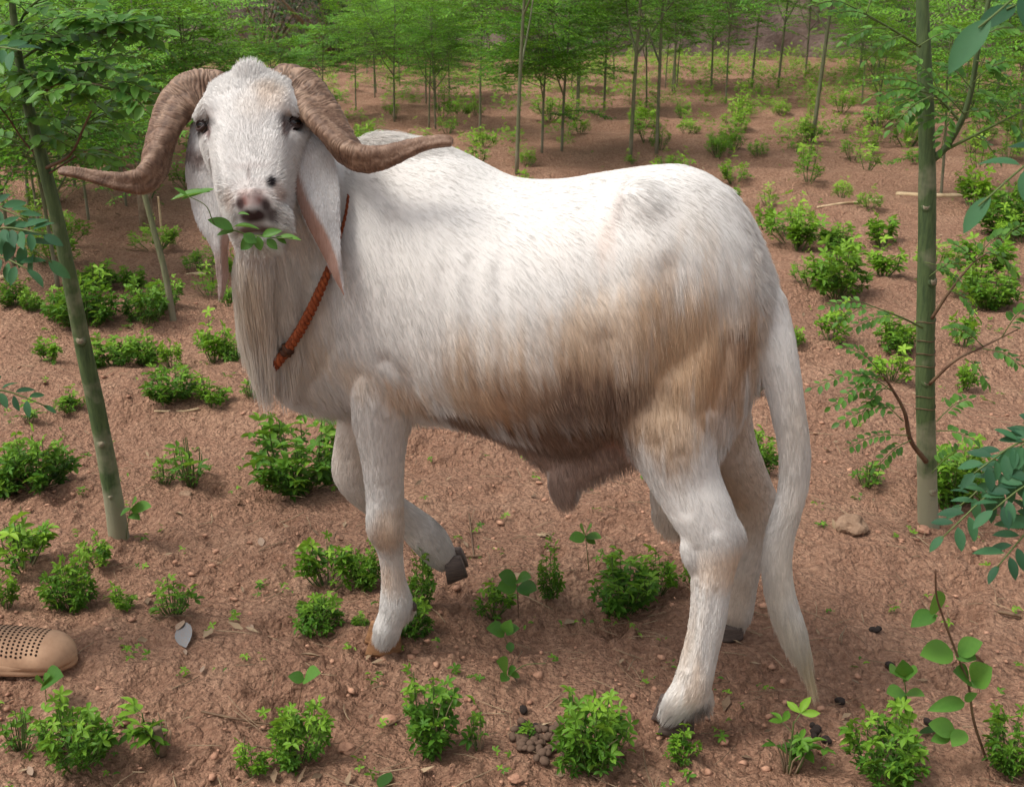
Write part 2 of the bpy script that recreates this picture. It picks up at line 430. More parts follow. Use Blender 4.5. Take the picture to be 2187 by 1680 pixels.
# fallen, curled, half buried dead leaves
mb = MB()
for i in range(230):
    yv = 1.35 * (8.0 / 1.35) ** rnd.random(); xv = rnd.uniform(-1, 1) * (0.46 * yv + 0.1)
    L = rnd.uniform(0.007, 0.022); W_ = L * rnd.uniform(0.25, 0.5)
    q_ = np.array([[-W_, 0, W_ * 0.5], [0, -L, 0], [0, 0, 0], [W_, 0, W_ * 0.6], [0, L, L * 0.2]])
    e_ = Euler((rnd.uniform(-0.6, 0.6), rnd.uniform(-0.6, 0.6), rnd.uniform(0, 6.28))).to_matrix().to_4x4()
    mb.add(xf(Matrix.Translation((xv, yv, hgt(xv, yv) + 0.004)) @ e_, q_), [(0, 1, 2), (1, 3, 2), (3, 4, 2), (4, 0, 2)])
tag(link('leaf_litter', mb.data('leaf_litter', M['straw'])), 'small dry curled leaves scattered over the soil', 'litter', kind='stuff')
# ------------------------------------------------------------------ mud wall at the back
WY = 17.2
mb = MB()
nx_, nz_ = 260, 22
xs = np.linspace(-14, 14, nx_)
top = 0.62 + 0.06 * vnoise2(xs * 0.9, xs * 0 + 3, 41) + 0.05 * vnoise2(xs * 3, xs * 0 + 3, 42) + 0.95 / (1 + np.exp(-(xs + 3.0) * 2.2))
rows = []
for j in range(nz_):
    z = top * (j / (nz_ - 1)) if j < nz_ - 1 else top
    depth = 0.25 * (1 - (j / (nz_ - 1)) ** 0.6)
    y = WY - depth + 0.10 * vnoise2(xs * 1.7, z * 1.5 + 0 * xs, 43) + 0.07 * vnoise2(xs * 6, z * 2.2 + 0 * xs, 44)
    rows.append(np.stack([xs, y, z - 0.1 + 0 * xs if j == 0 else z], -1))
rows.append(np.stack([xs, 0 * xs + WY + 0.45, top + 0.02 * vnoise2(xs * 5, xs * 0, 45)], -1))
rows.append(np.stack([xs, 0 * xs + WY + 0.5, 0 * xs - 0.1], -1))
V = np.concatenate(rows); k = len(rows)
I = np.arange(k * nx_).reshape(k, nx_)
Fq = np.stack([I[:-1, :-1], I[:-1, 1:], I[1:, 1:], I[1:, :-1]], -1).reshape(-1, 4)
tag(link('mud_wall', meshdata('mud_wall', V, Fq, M['mudwall'])), 'long eroded brown mud wall at the far edge of the field', 'wall')
# ------------------------------------------------------------------ the ram: one continuous body from a blended field
YR, YS = 2.03, 2.19                  # distance of the rump and of the shoulders
pr = unp(1450, 600, YR); psh = unp(800, 600, YS)
B = psh - pr; B[2] = 0; B /= np.linalg.norm(B)          # rump -> shoulders
LAT = np.array([B[1], -B[0], 0.0])                      # sideways, towards the camera
if LAT[1] > 0: LAT = -LAT
def yc(px):                                             # centre line distance under a photo column
    return YR + (YS - YR) * (1450 - px) / 650.0
VS = 0.004
org = np.array([-0.62, 1.62, -0.02]); dims = np.array([1.34, 0.92, 1.22])
GN = (dims / VS).astype(int)
D = np.full(GN, 0.5, dtype=np.float32)
ax = [org[i] + VS * np.arange(GN[i]) for i in range(3)]
PR = []                                                  # primitives, kept for flow and colouring
def box_eval(lo, hi, fn, k, sub=False):
    global D
    i0 = np.clip(((np.array(lo) - org) / VS).astype(int), 0, GN - 1); i1 = np.clip(((np.array(hi) - org) / VS).astype(int) + 1, 1, GN)
    sl = tuple(slice(a, b_) for a, b_ in zip(i0, i1))
    X, Y, Z = np.meshgrid(ax[0][sl[0]].astype(np.float32), ax[1][sl[1]].astype(np.float32), ax[2][sl[2]].astype(np.float32), indexing='ij')
    d = fn(X, Y, Z).astype(np.float32)
    a = D[sl]
    if sub:
        d = -d
        h = np.clip(0.5 - 0.5 * (a - d) / k, 0, 1); D[sl] = a * (1 - h) + d * h + k * h * (1 - h)
        return
    h = np.clip(0.5 + 0.5 * (a - d) / k, 0, 1)
    D[sl] = a * (1 - h) + d * h - k * h * (1 - h)
def cone_d(X, Y, Z, a, b_, ra, rb, asp):
    ab = b_ - a; L2 = float(ab @ ab)
    px, py, pz = X - a[0], Y - a[1], Z - a[2]
    t_ = np.clip((px * ab[0] + py * ab[1] + pz * ab[2]) / L2, 0, 1)
    ox, oy, oz = px - t_ * ab[0], py - t_ * ab[1], pz - t_ * ab[2]
    l = ox * LAT[0] + oy * LAT[1]
    k = (1 / asp - 1) * l
    ox = ox + k * LAT[0]; oy = oy + k * LAT[1]
    return (np.sqrt(ox * ox + oy * oy + oz * oz) - (ra + (rb - ra) * t_)) * min(1.0, (1 + asp) / 2)
def chain(pts, asp=1.0, k=0.02, tagn='body', dense=4):
    """pts: (px, py, Y, radius in px)"""
    P = np.array([[*unp(a, b_, c), r * m_per_px(a, b_, c)] for a, b_, c, r in pts])
    P = catmull(P, (len(P) - 1) * dense + 1)
    for i in range(len(P) - 1):
        a, b_, ra, rb = P[i, :3], P[i + 1, :3], P[i, 3], P[i + 1, 3]
        m_ = max(ra, rb) * max(1, asp) + k + 0.012
        box_eval(np.minimum(a, b_) - m_, np.maximum(a, b_) + m_, lambda X, Y, Z: cone_d(X, Y, Z, a, b_, ra, rb, asp), k if i == 0 else min(k, 0.012))
        PR.append((a, b_, ra, rb, tagn, (b_ - a) / (np.linalg.norm(b_ - a) + 1e-9)))
# torso sections: px, top, bottom, half width (m)
TS = [(590, 640, 780, 0.045), (618, 565, 826, 0.080), (660, 445, 850, 0.115), (725, 338, 864, 0.138), (790, 300, 872, 0.152), (870, 304, 880, 0.168),
      (980, 328, 893, 0.188), (1080, 376, 915, 0.202), (1180, 382, 938, 0.208), (1280, 366, 935, 0.200), (1380, 352, 905, 0.185),
      (1450, 354, 870, 0.168), (1520, 392, 830, 0.145), (1580, 462, 790, 0.115), (1628, 560, 750, 0.075), (1655, 640, 710, 0.035)]
TU = []
for px_, t0_, b0_, hw in TS:
    y_ = yc(px_)
    a = unp(px_, t0_, y_); b_ = unp(px_, b0_, y_ - hw * 0.2)
    c_ = (a + b_) / 2
    TU.append((c_ @ B, c_ @ -LAT, (a[2] + b_[2]) / 2, (a[2] - b_[2]) / 2, hw))
TU = np.array(TU)[::-1]
TU = TU[np.argsort(TU[:, 0])]
TUf = catmull(TU, 120); TUf = TUf[np.argsort(TUf[:, 0])]
def torso(X, Y, Z):
    u = X * B[0] + Y * B[1]
    v = -(X * LAT[0] + Y * LAT[1])
    g = lambda j: np.interp(u, TUf[:, 0], TUf[:, j])
    cv, zc, hh, hw = g(1), g(2), g(3), g(4)
    wv = (Z - zc) / hh
    # shoulders and hips carry their width lower down; the spine is a narrow ridge
    hw = hw * (1 - 0.10 * np.clip(wv, 0, 1) ** 2)
    q = (np.abs((v - cv) / hw) ** 2.25 + np.abs(wv) ** 2.25) ** (1 / 2.25)
    d = (q - 1) * np.minimum(hw, hh)
    du = np.maximum(np.maximum(TUf[0, 0] - u, u - TUf[-1, 0]), 0)
    return np.where(du > 0, np.sqrt(np.maximum(d, 0) ** 2 + du ** 2), d)
box_eval(org, org + dims, torso, 0.01)
NL, FL = -0.105, 0.105                                    # near side, far side offsets from the centre line
# neck
chain([(700, 600, 2.17, 185), (655, 500, 2.14, 150), (610, 400, 2.11, 112), (572, 300, 2.09, 84), (550, 240, 2.07, 66)], 0.80, 0.05, 'neck')
chain([(640, 745, 2.16, 95), (592, 655, 2.12, 66), (570, 560, 2.08, 52), (566, 480, 2.05, 44)], 0.8, 0.03, 'throat')
chain([(548, 500, 2.01, 26), (540, 570, 2.02, 34), (542, 650, 2.03, 34), (550, 720, 2.05, 34), (562, 765, 2.07, 26)], 0.75, 0.015, 'dewlap')
chain([(600, 560, 2.05, 30), (612, 650, 2.06, 34), (610, 730, 2.08, 32), (600, 790, 2.10, 26)], 0.75, 0.02, 'dewlap')
# shoulder and near front leg
chain([(800, 520, 2.13, 110), (800, 640, 2.09, 120), (800, 740, 2.08, 110), (822, 820, 2.085, 80)], 0.55, 0.045, 'shoulder')
chain([(880, 850, 2.11, 34), (850, 800, 2.10, 50)], 0.8, 0.03, 'shoulder')
chain([(816, 800, 2.09, 74), (814, 880, 2.095, 60), (817, 960, 2.10, 45), (821, 1030, 2.105, 37), (822, 1085, 2.105, 33),
       (825, 1130, 2.105, 32), (834, 1180, 2.12, 22), (840, 1235, 2.125, 21), (846, 1280, 2.13, 28), (844, 1302, 2.13, 26), (832, 1330, 2.13, 23), (824, 1350, 2.13, 23)], 0.95, 0.014, 'leg')
chain([(874, 1290, 2.14, 9), (876, 1310, 2.14, 8)], 1, 0.008, 'leg')
# far front leg, knee bent and foot lifted
chain([(800, 830, 2.29, 72), (782, 900, 2.29, 56), (764, 965, 2.27, 46), (757, 1010, 2.26, 40), (785, 1050, 2.27, 35), (835, 1088, 2.30, 32),
       (880, 1118, 2.32, 31), (915, 1150, 2.33, 34), (942, 1186, 2.34, 29)], 0.95, 0.02, 'farleg')
# chest between the legs
chain([(665, 790, 2.20, 62), (760, 808, 2.20, 66)], 1.3, 0.05, 'chest')
# haunch and near hind leg
chain([(1490, 500, 1.98, 90), (1470, 600, 1.945, 130), (1440, 720, 1.925, 145), (1420, 830, 1.915, 125), (1428, 920, 1.915, 90)], 0.44, 0.06, 'thigh')
chain([(1590, 640, 1.98, 50), (1560, 740, 1.96, 75), (1500, 850, 1.945, 85), (1455, 930, 1.93, 78)], 0.55, 0.035, 'thigh')
chain([(1330, 780, 1.98, 70), (1360, 880, 1.955, 62), (1410, 940, 1.93, 60)], 0.5, 0.04, 'thigh')
chain([(1425, 890, 1.92, 92), (1440, 960, 1.91, 78), (1466, 1030, 1.905, 67), (1500, 1095, 1.89, 60), (1524, 1150, 1.88, 48), (1524, 1195, 1.878, 41),
       (1519, 1250, 1.875, 36), (1510, 1330, 1.87, 33), (1494, 1400, 1.868, 31), (1484, 1442, 1.865, 31), (1474, 1472, 1.862, 31), (1454, 1492, 1.860, 24), (1438, 1512, 1.860, 21)], 0.80, 0.016, 'leg')
chain([(1530, 1130, 1.885, 40), (1556, 1150, 1.885, 26), (1545, 1200, 1.885, 22)], 0.8, 0.02, 'leg')
chain([(1490, 1478, 1.875, 24), (1500, 1492, 1.875, 16)], 1.3, 0.012, 'leg')
chain([(806, 1085, 2.09, 14), (804, 1125, 2.09, 15), (812, 1150, 2.095, 11)], 1, 0.014, 'leg')
chain([(1560, 1125, 1.885, 15), (1572, 1148, 1.885, 12), (1560, 1178, 1.885, 11)], 1, 0.012, 'leg')
chain([(1470, 1165, 1.88, 16), (1482, 1200, 1.878, 14)], 1, 0.014, 'leg')
# far hind leg
chain([(1500, 780, 2.10, 100), (1525, 870, 2.13, 72), (1552, 945, 2.15, 56), (1585, 1015, 2.17, 48), (1610, 1065, 2.185, 40), (1610, 1110, 2.19, 37),
       (1598, 1170, 2.20, 33), (1586, 1230, 2.205, 29), (1576, 1280, 2.21, 30), (1568, 1315, 2.21, 30)], 0.80, 0.025, 'farleg')
chain([(1628, 1060, 2.185, 22), (1636, 1085, 2.185, 16)], 0.8, 0.015, 'farleg')
# sheath and scrotum
chain([(1385, 925, 2.03, 46), (1320, 950, 2.04, 46), (1250, 978, 2.05, 44), (1207, 1015, 2.05, 30), (1203, 1058, 2.05, 22)], 0.55, 0.03, 'sheath')
chain([(1090, 905, 2.08, 30), (1150, 945, 2.07, 36), (1210, 985, 2.06, 34)], 0.6, 0.03, 'sheath')
chain([(1465, 880, 2.06, 60), (1468, 960, 2.06, 62), (1462, 1030, 2.06, 66), (1450, 1085, 2.05, 52)], 0.9, 0.02, 'scrotum')
# tail
TAIL = [(1606, 640, 1.99, 58), (1638, 705, 1.965, 48), (1664, 785, 1.94, 37), (1684, 880, 1.93, 31), (1697, 970, 1.93, 28), (1692, 1050, 1.93, 26),
        (1668, 1135, 1.93, 25), (1659, 1205, 1.93, 26), (1668, 1275, 1.93, 26), (1686, 1325, 1.93, 22), (1702, 1360, 1.93, 14)]
chain(TAIL, 0.85, 0.03, 'tail')
# hip bone, shoulder blade and flank hollow
chain([(1370, 420, 1.93, 20), (1400, 470, 1.92, 22)], 1, 0.05, 'body')

# ---- head
HO = unp(525, 152, 2.035)
HK = 0.935                                               # head length factor                                # poll
tl = math.radians(21)
roll = math.radians(-2.5)
A0 = np.array([0.055, -math.sin(tl), -math.cos(tl)]); A0 /= np.linalg.norm(A0)   # poll -> muzzle
Nh = np.array([0.035, -math.cos(tl), math.sin(tl)]); Nh -= A0 * (Nh @ A0); Nh /= np.linalg.norm(Nh)          # out of the face
Xh = np.cross(A0, Nh); 
if Xh[0] < 0: Xh = -Xh
HS = np.array([  # s, half width, centre n, half depth
    (-0.012, 0.032, -0.060, 0.022), (0.005, 0.062, -0.062, 0.046), (0.025, 0.079, -0.064, 0.062), (0.05, 0.086, -0.068, 0.073), (0.08, 0.089, -0.070, 0.080),
    (0.11, 0.086, -0.070, 0.083), (0.14, 0.076, -0.066, 0.082), (0.17, 0.066, -0.060, 0.079), (0.20, 0.058, -0.053, 0.074), (0.225, 0.053, -0.048, 0.066),
    (0.25, 0.045, -0.045, 0.058), (0.272, 0.040, -0.046, 0.049), (0.29, 0.034, -0.050, 0.038), (0.302, 0.022, -0.054, 0.022)])
HSf = catmull(HS, 90)
def hcoord(P):
    q = P - HO
    return q @ Xh, q @ A0 / HK, q @ Nh
def head(X, Y, Z):
    qx, qy, qz = X - HO[0], Y - HO[1], Z - HO[2]
    x = qx * Xh[0] + qy * Xh[1] + qz * Xh[2]; s = (qx * A0[0] + qy * A0[1] + qz * A0[2]) / HK; n = qx * Nh[0] + qy * Nh[1] + qz * Nh[2]
    g = lambda j: np.interp(s, HSf[:, 0], HSf[:, j])
    hw, nc, hd = g(1), g(2), g(3)
    nn = (n - nc) / hd
    hw = hw * (1 - 0.20 * np.clip(-nn, 0, 1))
    q = (np.abs(x / hw) ** 2.35 + np.abs(nn) ** 2.35) ** (1 / 2.35)
    d = (q - 1) * np.minimum(hw, hd)
    du = np.maximum(np.maximum(HSf[0, 0] - s, s - HSf[-1, 0]), 0)
    return np.where(du > 0, np.sqrt(np.maximum(d, 0) ** 2 + du ** 2), d)
lo = HO - 0.14; hi = HO + 0.14; lo[2] = HO[2] - 0.36; lo[1] = HO[1] - 0.25; hi[1] = HO[1] + 0.2
box_eval(lo, hi, head, 0.02)
def hp(x, s, n): return HO + Xh * x + A0 * s * HK + Nh * n
def proj(p):
    q = p - np.array([0, 0, CAM_H]); d = q[1] * cs - q[2] * sn
    return np.array([CX + FPX * q[0] / d, CY - FPX * (q[1] * sn + q[2] * cs) / d])
def head_at(px, py, n):
    x, s_ = 0.0, 0.1
    for _ in range(8):
        r0 = proj(hp(x, s_, n)) - np.array([px, py])
        J = np.stack([(proj(hp(x + 1e-3, s_, n)) - proj(hp(x, s_, n))) / 1e-3, (proj(hp(x, s_ + 1e-3, n)) - proj(hp(x, s_, n))) / 1e-3], 1)
        dx_ = np.linalg.solve(J, -r0); x += dx_[0]; s_ += dx_[1]
    return x, s_
EYE_XS = [head_at(437, 270, -0.030), head_at(626, 264, -0.030)]
print('eyes', EYE_XS, 'nose', head_at(545, 445, 0.02), 'chin', head_at(560, 528, -0.03), 'spot', head_at(582, 393, 0.0))
def hball(x, s, n, r, k=0.012, e=None, sub=False):
    c = hp(x, s, n); e = c if e is None else hp(*e)
    if e is c: e = c + A0 * 0.001
    m_ = r + k + 0.01
    box_eval(np.minimum(c, e) - m_, np.maximum(c, e) + m_, lambda X, Y, Z: cone_d(X, Y, Z, c, e, r, r, 1.0), k, sub)
for (ex_, es_), sx in zip(EYE_XS, (-1, 1)):
    hball(ex_ - sx * 0.012, es_ - 0.030, -0.014, 0.015, 0.016, (ex_ - sx * 0.002, es_ - 0.022, -0.028))   # brow
    hball(ex_ - sx * 0.010, es_ + 0.026, -0.026, 0.012, 0.014, (ex_ - sx * 0.016, es_ + 0.050, -0.026))   # cheek bone
    hball(sx * 0.040, 0.120, -0.004, 0.012, 0.02, (sx * 0.036, 0.20, 0.004))           # nasal edge
    hball(0.006 + sx * 0.034, 0.240, -0.004, 0.0145, 0.008, (0.007 + sx * 0.031, 0.266, -0.012))  # upper lip lobe
    hball(0.004 + sx * 0.023, 0.217, 0.012, 0.010, 0.008, (0.004 + sx * 0.027, 0.232, 0.008))     # nostril wing
hball(0.003, 0.218, 0.016, 0.014, 0.012, (0.004, 0.240, 0.012))                        # nose pad
hball(-0.006, 0.288, -0.024, 0.0155, 0.008, (0.020, 0.288, -0.024))                    # lower lip
for sx in (-1, 1):
    hball(0.003 + sx * 0.013, 0.224, 0.034, 0.0056, 0.004, (0.004 + sx * 0.024, 0.238, 0.018), True)   # nostril
    hball(0.004 + sx * 0.024, 0.256, 0.010, 0.0032, 0.004, (0.004 + sx * 0.009, 0.248, 0.022), True)   # fold under the nose
hball(0.004, 0.248, 0.026, 0.003, 0.004, (0.005, 0.268, 0.006), True)                  # philtrum
hball(-0.030, 0.277, -0.006, 0.0050, 0.004, (0.042, 0.277, -0.006), True)              # mouth
for (ex_, es_), sx in zip(EYE_XS, (-1, 1)):
    hball(ex_ - sx * 0.002, es_, -0.012, 0.0125, 0.006, (ex_ + sx * 0.006, es_ + 0.001, -0.030), True)    # eye socket
    hball(ex_ - sx * 0.011, es_ + 0.018, -0.008, 0.006, 0.006, (ex_ - sx * 0.012, es_ + 0.026, -0.010), True)  # tear groove

def surface_nets(D):
    ins = D < 0
    c = [(i, j, k) for i in (0, 1) for j in (0, 1) for k in (0, 1)]
    nx, ny, nz = D.shape
    cnt = np.zeros((nx - 1, ny - 1, nz - 1), dtype=np.int8)
    for i, j, k in c: cnt += ins[i:nx - 1 + i, j:ny - 1 + j, k:nz - 1 + k]
    act = (cnt > 0) & (cnt < 8)
    idx = np.argwhere(act)
    vid = np.full(act.shape, -1, dtype=np.int32); vid[act] = np.arange(len(idx))
    acc = np.zeros((len(idx), 3)); n = np.zeros(len(idx))
    for a in c:
        for axis in range(3):
            if a[axis] == 1: continue
            b_ = list(a); b_[axis] = 1
            da = D[idx[:, 0] + a[0], idx[:, 1] + a[1], idx[:, 2] + a[2]]; db = D[idx[:, 0] + b_[0], idx[:, 1] + b_[1], idx[:, 2] + b_[2]]
            m_ = (da < 0) != (db < 0)
            t_ = np.where(m_, da / np.where(da == db, 1, da - db), 0)
            p = np.tile(np.array(a, dtype=float), (len(idx), 1)); p[:, axis] = t_
            acc[m_] += p[m_]; n[m_] += 1
    V = idx + acc / n[:, None]
    quads = []
    for axis in range(3):
        o1, o2 = [(1, 2), (2, 0), (0, 1)][axis]
        sa = [slice(1, -1)] * 3; sa[axis] = slice(0, -1); sb = list(sa); sb[axis] = slice(1, None)
        A_, B_ = ins[tuple(sa)], ins[tuple(sb)]
        e = np.argwhere(A_ != B_)
        sgn = A_[A_ != B_]
        off = np.array([1, 1, 1]); off[axis] = 0
        e = e + off
        def cid(d1, d2):
            q = e.copy(); q[:, o1] -= d1; q[:, o2] -= d2
            return vid[q[:, 0], q[:, 1], q[:, 2]]
        q = np.stack([cid(1, 1), cid(0, 1), cid(0, 0), cid(1, 0)], -1)
        q[~sgn] = q[~sgn][:, ::-1]
        quads.append(q)
    Q = np.concatenate(quads); Q = Q[(Q >= 0).all(1)]
    return V, Q
RV, RQ = surface_nets(D)
RV = org + RV * VS
# keep the largest island only and relax a little
def relax(V, Q, it, f):
    e = np.concatenate([Q[:, [0, 1]], Q[:, [1, 2]], Q[:, [2, 3]], Q[:, [3, 0]]])
    cnt = np.bincount(e[:, 0], minlength=len(V)) + np.bincount(e[:, 1], minlength=len(V))
    for _ in range(it):
        s = np.zeros_like(V)
        for j in range(3):
            s[:, j] = np.bincount(e[:, 0], V[e[:, 1], j], len(V)) + np.bincount(e[:, 1], V[e[:, 0], j], len(V))
        V = V + f * (s / cnt[:, None] - V)
    return V
RV = relax(RV, RQ, 3, 0.6)
# muscle and bone relief: grooves (negative) and ridges (positive) under the skin, on both sides of the body
def vnorm(V, Q):
    a, b_, c, d_ = V[Q[:, 0]], V[Q[:, 1]], V[Q[:, 2]], V[Q[:, 3]]
    n_ = np.cross(c - a, d_ - b_); o_ = np.zeros_like(V)
    for j in range(4):
        for k in range(3): o_[:, k] += np.bincount(Q[:, j], n_[:, k], len(V))
    return o_ / (np.linalg.norm(o_, axis=1)[:, None] + 1e-12)
RELIEF = [  # path in photo columns and rows, half width px, height mm
    ([(628, 850), (668, 800), (700, 765), (712, 735)], 13, -9), ([(742, 880), (748, 835), (775, 790)], 12, -7), ([(905, 872), (900, 835), (885, 790), (850, 750)], 12, -9),
    ([(700, 800), (680, 820), (660, 850)], 12, 4), ([(760, 520), (775, 620), (800, 720), (850, 790)], 26, 6), ([(860, 470), (880, 600), (905, 720), (900, 800)], 20, -5),
    ([(690, 470), (720, 600), (735, 700)], 22, -5), ([(1345, 420), (1385, 455), (1420, 520)], 26, 7), ([(1270, 430), (1295, 500), (1320, 580)], 34, -9), ([(1140, 430), (1200, 440), (1260, 430)], 24, -4),
    ([(1560, 730), (1545, 800), (1525, 860)], 15, -9), ([(1500, 640), (1510, 740), (1500, 840)], 26, 5), ([(1300, 905), (1320, 850), (1325, 780), (1320, 700)], 18, -7), ([(1360, 700), (1370, 800), (1385, 880)], 30, 5),
    ([(1440, 560), (1450, 650), (1445, 760)], 24, -4), ([(1510, 420), (1560, 480), (1590, 560)], 22, -4), ([(980, 560), (990, 680), (1000, 800)], 14, -2.5), ([(1040, 540), (1055, 680), (1065, 800)], 14, -2.5), ([(1100, 540), (1115, 680), (1125, 820)], 14, -2.5), ([(1010, 540), (1022, 680), (1030, 800)], 13, 2), ([(1070, 540), (1085, 680), (1095, 800)], 13, 2),
    ([(600, 560), (605, 640), (600, 720)], 13, -9), ([(1410, 930), (1440, 1000), (1470, 1070)], 12, -4), ([(1465, 950), (1500, 1030), (1535, 1100)], 12, -4), ([(1500, 1230), (1495, 1300), (1478, 1390)], 7, -3.5), ([(1538, 1230), (1530, 1300), (1512, 1400)], 7, -2.5),
    ([(1500, 1150), (1510, 1185), (1508, 1215)], 9, -3), ([(832, 900), (836, 980), (838, 1060)], 9, -3.5), ([(806, 860), (800, 940), (806, 1030)], 10, 2.5), ([(852, 1150), (850, 1200), (852, 1250)], 6, -3), ([(826, 1100), (830, 1135), (828, 1160)], 9, 3)]
_VN = vnorm(RV, RQ)
_u = RV @ B; _tc = np.interp(_u, TUf[:, 0], TUf[:, 1]); _lat = -(RV @ LAT) - _tc
_x, _s, _n = hcoord(RV); _nh = 1 - np.clip(1.5 - np.abs(head(RV[:, 0], RV[:, 1], RV[:, 2])) / 0.02, 0, 1)
_disp = np.zeros(len(RV))
for path, wpx, mm in RELIEF:
    low = max(p_[1] for p_ in path) > 940
    Yp = 1.93 if path[0][0] > 1300 else 2.08
    pts_ = catmull([([*((lambda p: (p @ B, p[2]))(unp(a_, b2, (Yp - 0.03) if low else yc(a_) - 0.13)))]) for a_, b2 in path], 24)
    mp_ = m_per_px(path[0][0], path[0][1], Yp); best = np.full(len(RV), 9.0)
    for q_ in pts_: best = np.minimum(best, np.hypot(_u - q_[0], RV[:, 2] - q_[1]))
    f_ = np.exp(-(best / (wpx * mp_ * (1.35 if not low else 1.1))) ** 2) * (np.abs(_VN @ LAT) > 0.25)
    if low: f_ = f_ * (_lat < 0)
    _disp += f_ * mm * 0.001 * (0.6 if mm > 0 else 0.8)
RV = RV + _VN * (_disp * _nh * np.abs(_VN @ LAT) ** 0.5)[:, None]
RV = relax(RV, RQ, 2, 0.5)
print('ram verts', len(RV), 'quads', len(RQ), flush=True)
bvh = BVHTree.FromPolygons([tuple(v) for v in RV.tolist()], [tuple(q) for q in RQ.tolist()])
def hit(px, py):
    d = Vector(ray(px, py)).normalized()
    loc, no_, i_, dist = bvh.ray_cast(Vector((0, 0, CAM_H)), d)
    return (np.array(loc), np.array(no_)) if loc is not None else (None, None)

# ---- which member every point belongs to, and how its hair lies
def chains_arr():
    a = np.array([p[0] for p in PR]); b_ = np.array([p[1] for p in PR]); ra = np.array([p[2] for p in PR]); rb = np.array([p[3] for p in PR])
    return a, b_, ra, rb, [p[4] for p in PR], np.array([p[5] for p in PR])
CA, CB, CRA, CRB, CT, CF = chains_arr()
TAGS = ['neck', 'throat', 'dewlap', 'shoulder', 'leg', 'farleg', 'chest', 'thigh', 'sheath', 'scrotum', 'tail', 'body']
tagw = {t_: np.array([x == t_ for x in CT]) for t_ in TAGS}
def classify(P):
    """weights per member and hair flow for points P (n,3)"""
    n = len(P)
    W = {t_: np.zeros(n) for t_ in TAGS}; W['head'] = np.zeros(n); W['torso'] = np.zeros(n)
    flow = np.zeros((n, 3)); tot = np.zeros(n)
    for i in range(len(CA)):
        ab = CB[i] - CA[i]; q = P - CA[i]
        t_ = np.clip(q @ ab / (ab @ ab), 0, 1)
        d = np.linalg.norm(q - t_[:, None] * ab, axis=1) - (CRA[i] + (CRB[i] - CRA[i]) * t_)
        w_ = np.exp(-np.clip(d, 0, None) / 0.008)
        W[CT[i]] = np.maximum(W[CT[i]], w_)
        if CT[i] in ('neck', 'throat'): f = CF[i] * 0.0 + np.array([0.25, 0, -1.0])
        elif CT[i] == 'dewlap': f = np.array([0.05, -0.05, -1.0])
        elif CT[i] in ('shoulder', 'chest'): f = np.array([0.25, 0, -1.0])
        elif CT[i] == 'thigh': f = np.array([0.1, 0, -1.0])
        elif CT[i] == 'sheath': f = np.array([0.3, 0, -1.0])
        elif CT[i] == 'body': f = np.array([0.8, 0, -0.5])
        else: f = CF[i]
        if CT[i] in ('leg', 'farleg', 'tail'):
            w2 = w_ * 1.5
        else: w2 = w_ * 0.5
        flow += w2[:, None] * f; tot += w2
    d = np.abs(torso(P[:, 0], P[:, 1], P[:, 2])); wt = np.exp(-d / 0.008); W['torso'] = wt
    u = P @ B; g = lambda j: np.interp(u, TUf[:, 0], TUf[:, j])
    wv = np.clip((P[:, 2] - g(2)) / g(3), -1, 1)
    swirl = vnoise3(P[:, 0] * 9 + 60, P[:, 1] * 9 + 60, P[:, 2] * 9 + 60, 77) * 0.35
    ft = np.stack([-B[0] * (0.45 + 0.9 * np.clip(wv, 0, 1) + swirl), -B[1] * (0.45 + 0.9 * np.clip(wv, 0, 1)), -1.0 + 0.7 * np.clip(wv, 0, 1) ** 2], -1)
    flow += wt[:, None] * ft * 2
    x, s, nn = hcoord(P)
    hd = np.abs(head(P[:, 0], P[:, 1], P[:, 2])); wh = np.exp(-np.clip(hd - 0.006, 0, None) / 0.006) * (s > -0.04) * (s < 0.33)
    W['head'] = wh
    fh = Xh * (np.sign(x) * np.clip(np.abs(x) / 0.05, 0, 1))[:, None] * 0.7 - A0 * (1.0 - 1.3 * np.clip((s - 0.13) / 0.10, 0, 1))[:, None] * np.where(np.abs(x) > 0.065, -0.8, 1.0)[:, None]
    flow = flow * (1 - wh)[:, None] + wh[:, None] * fh * 2
    flow /= np.linalg.norm(flow, axis=1)[:, None] + 1e-9
    return W, flow

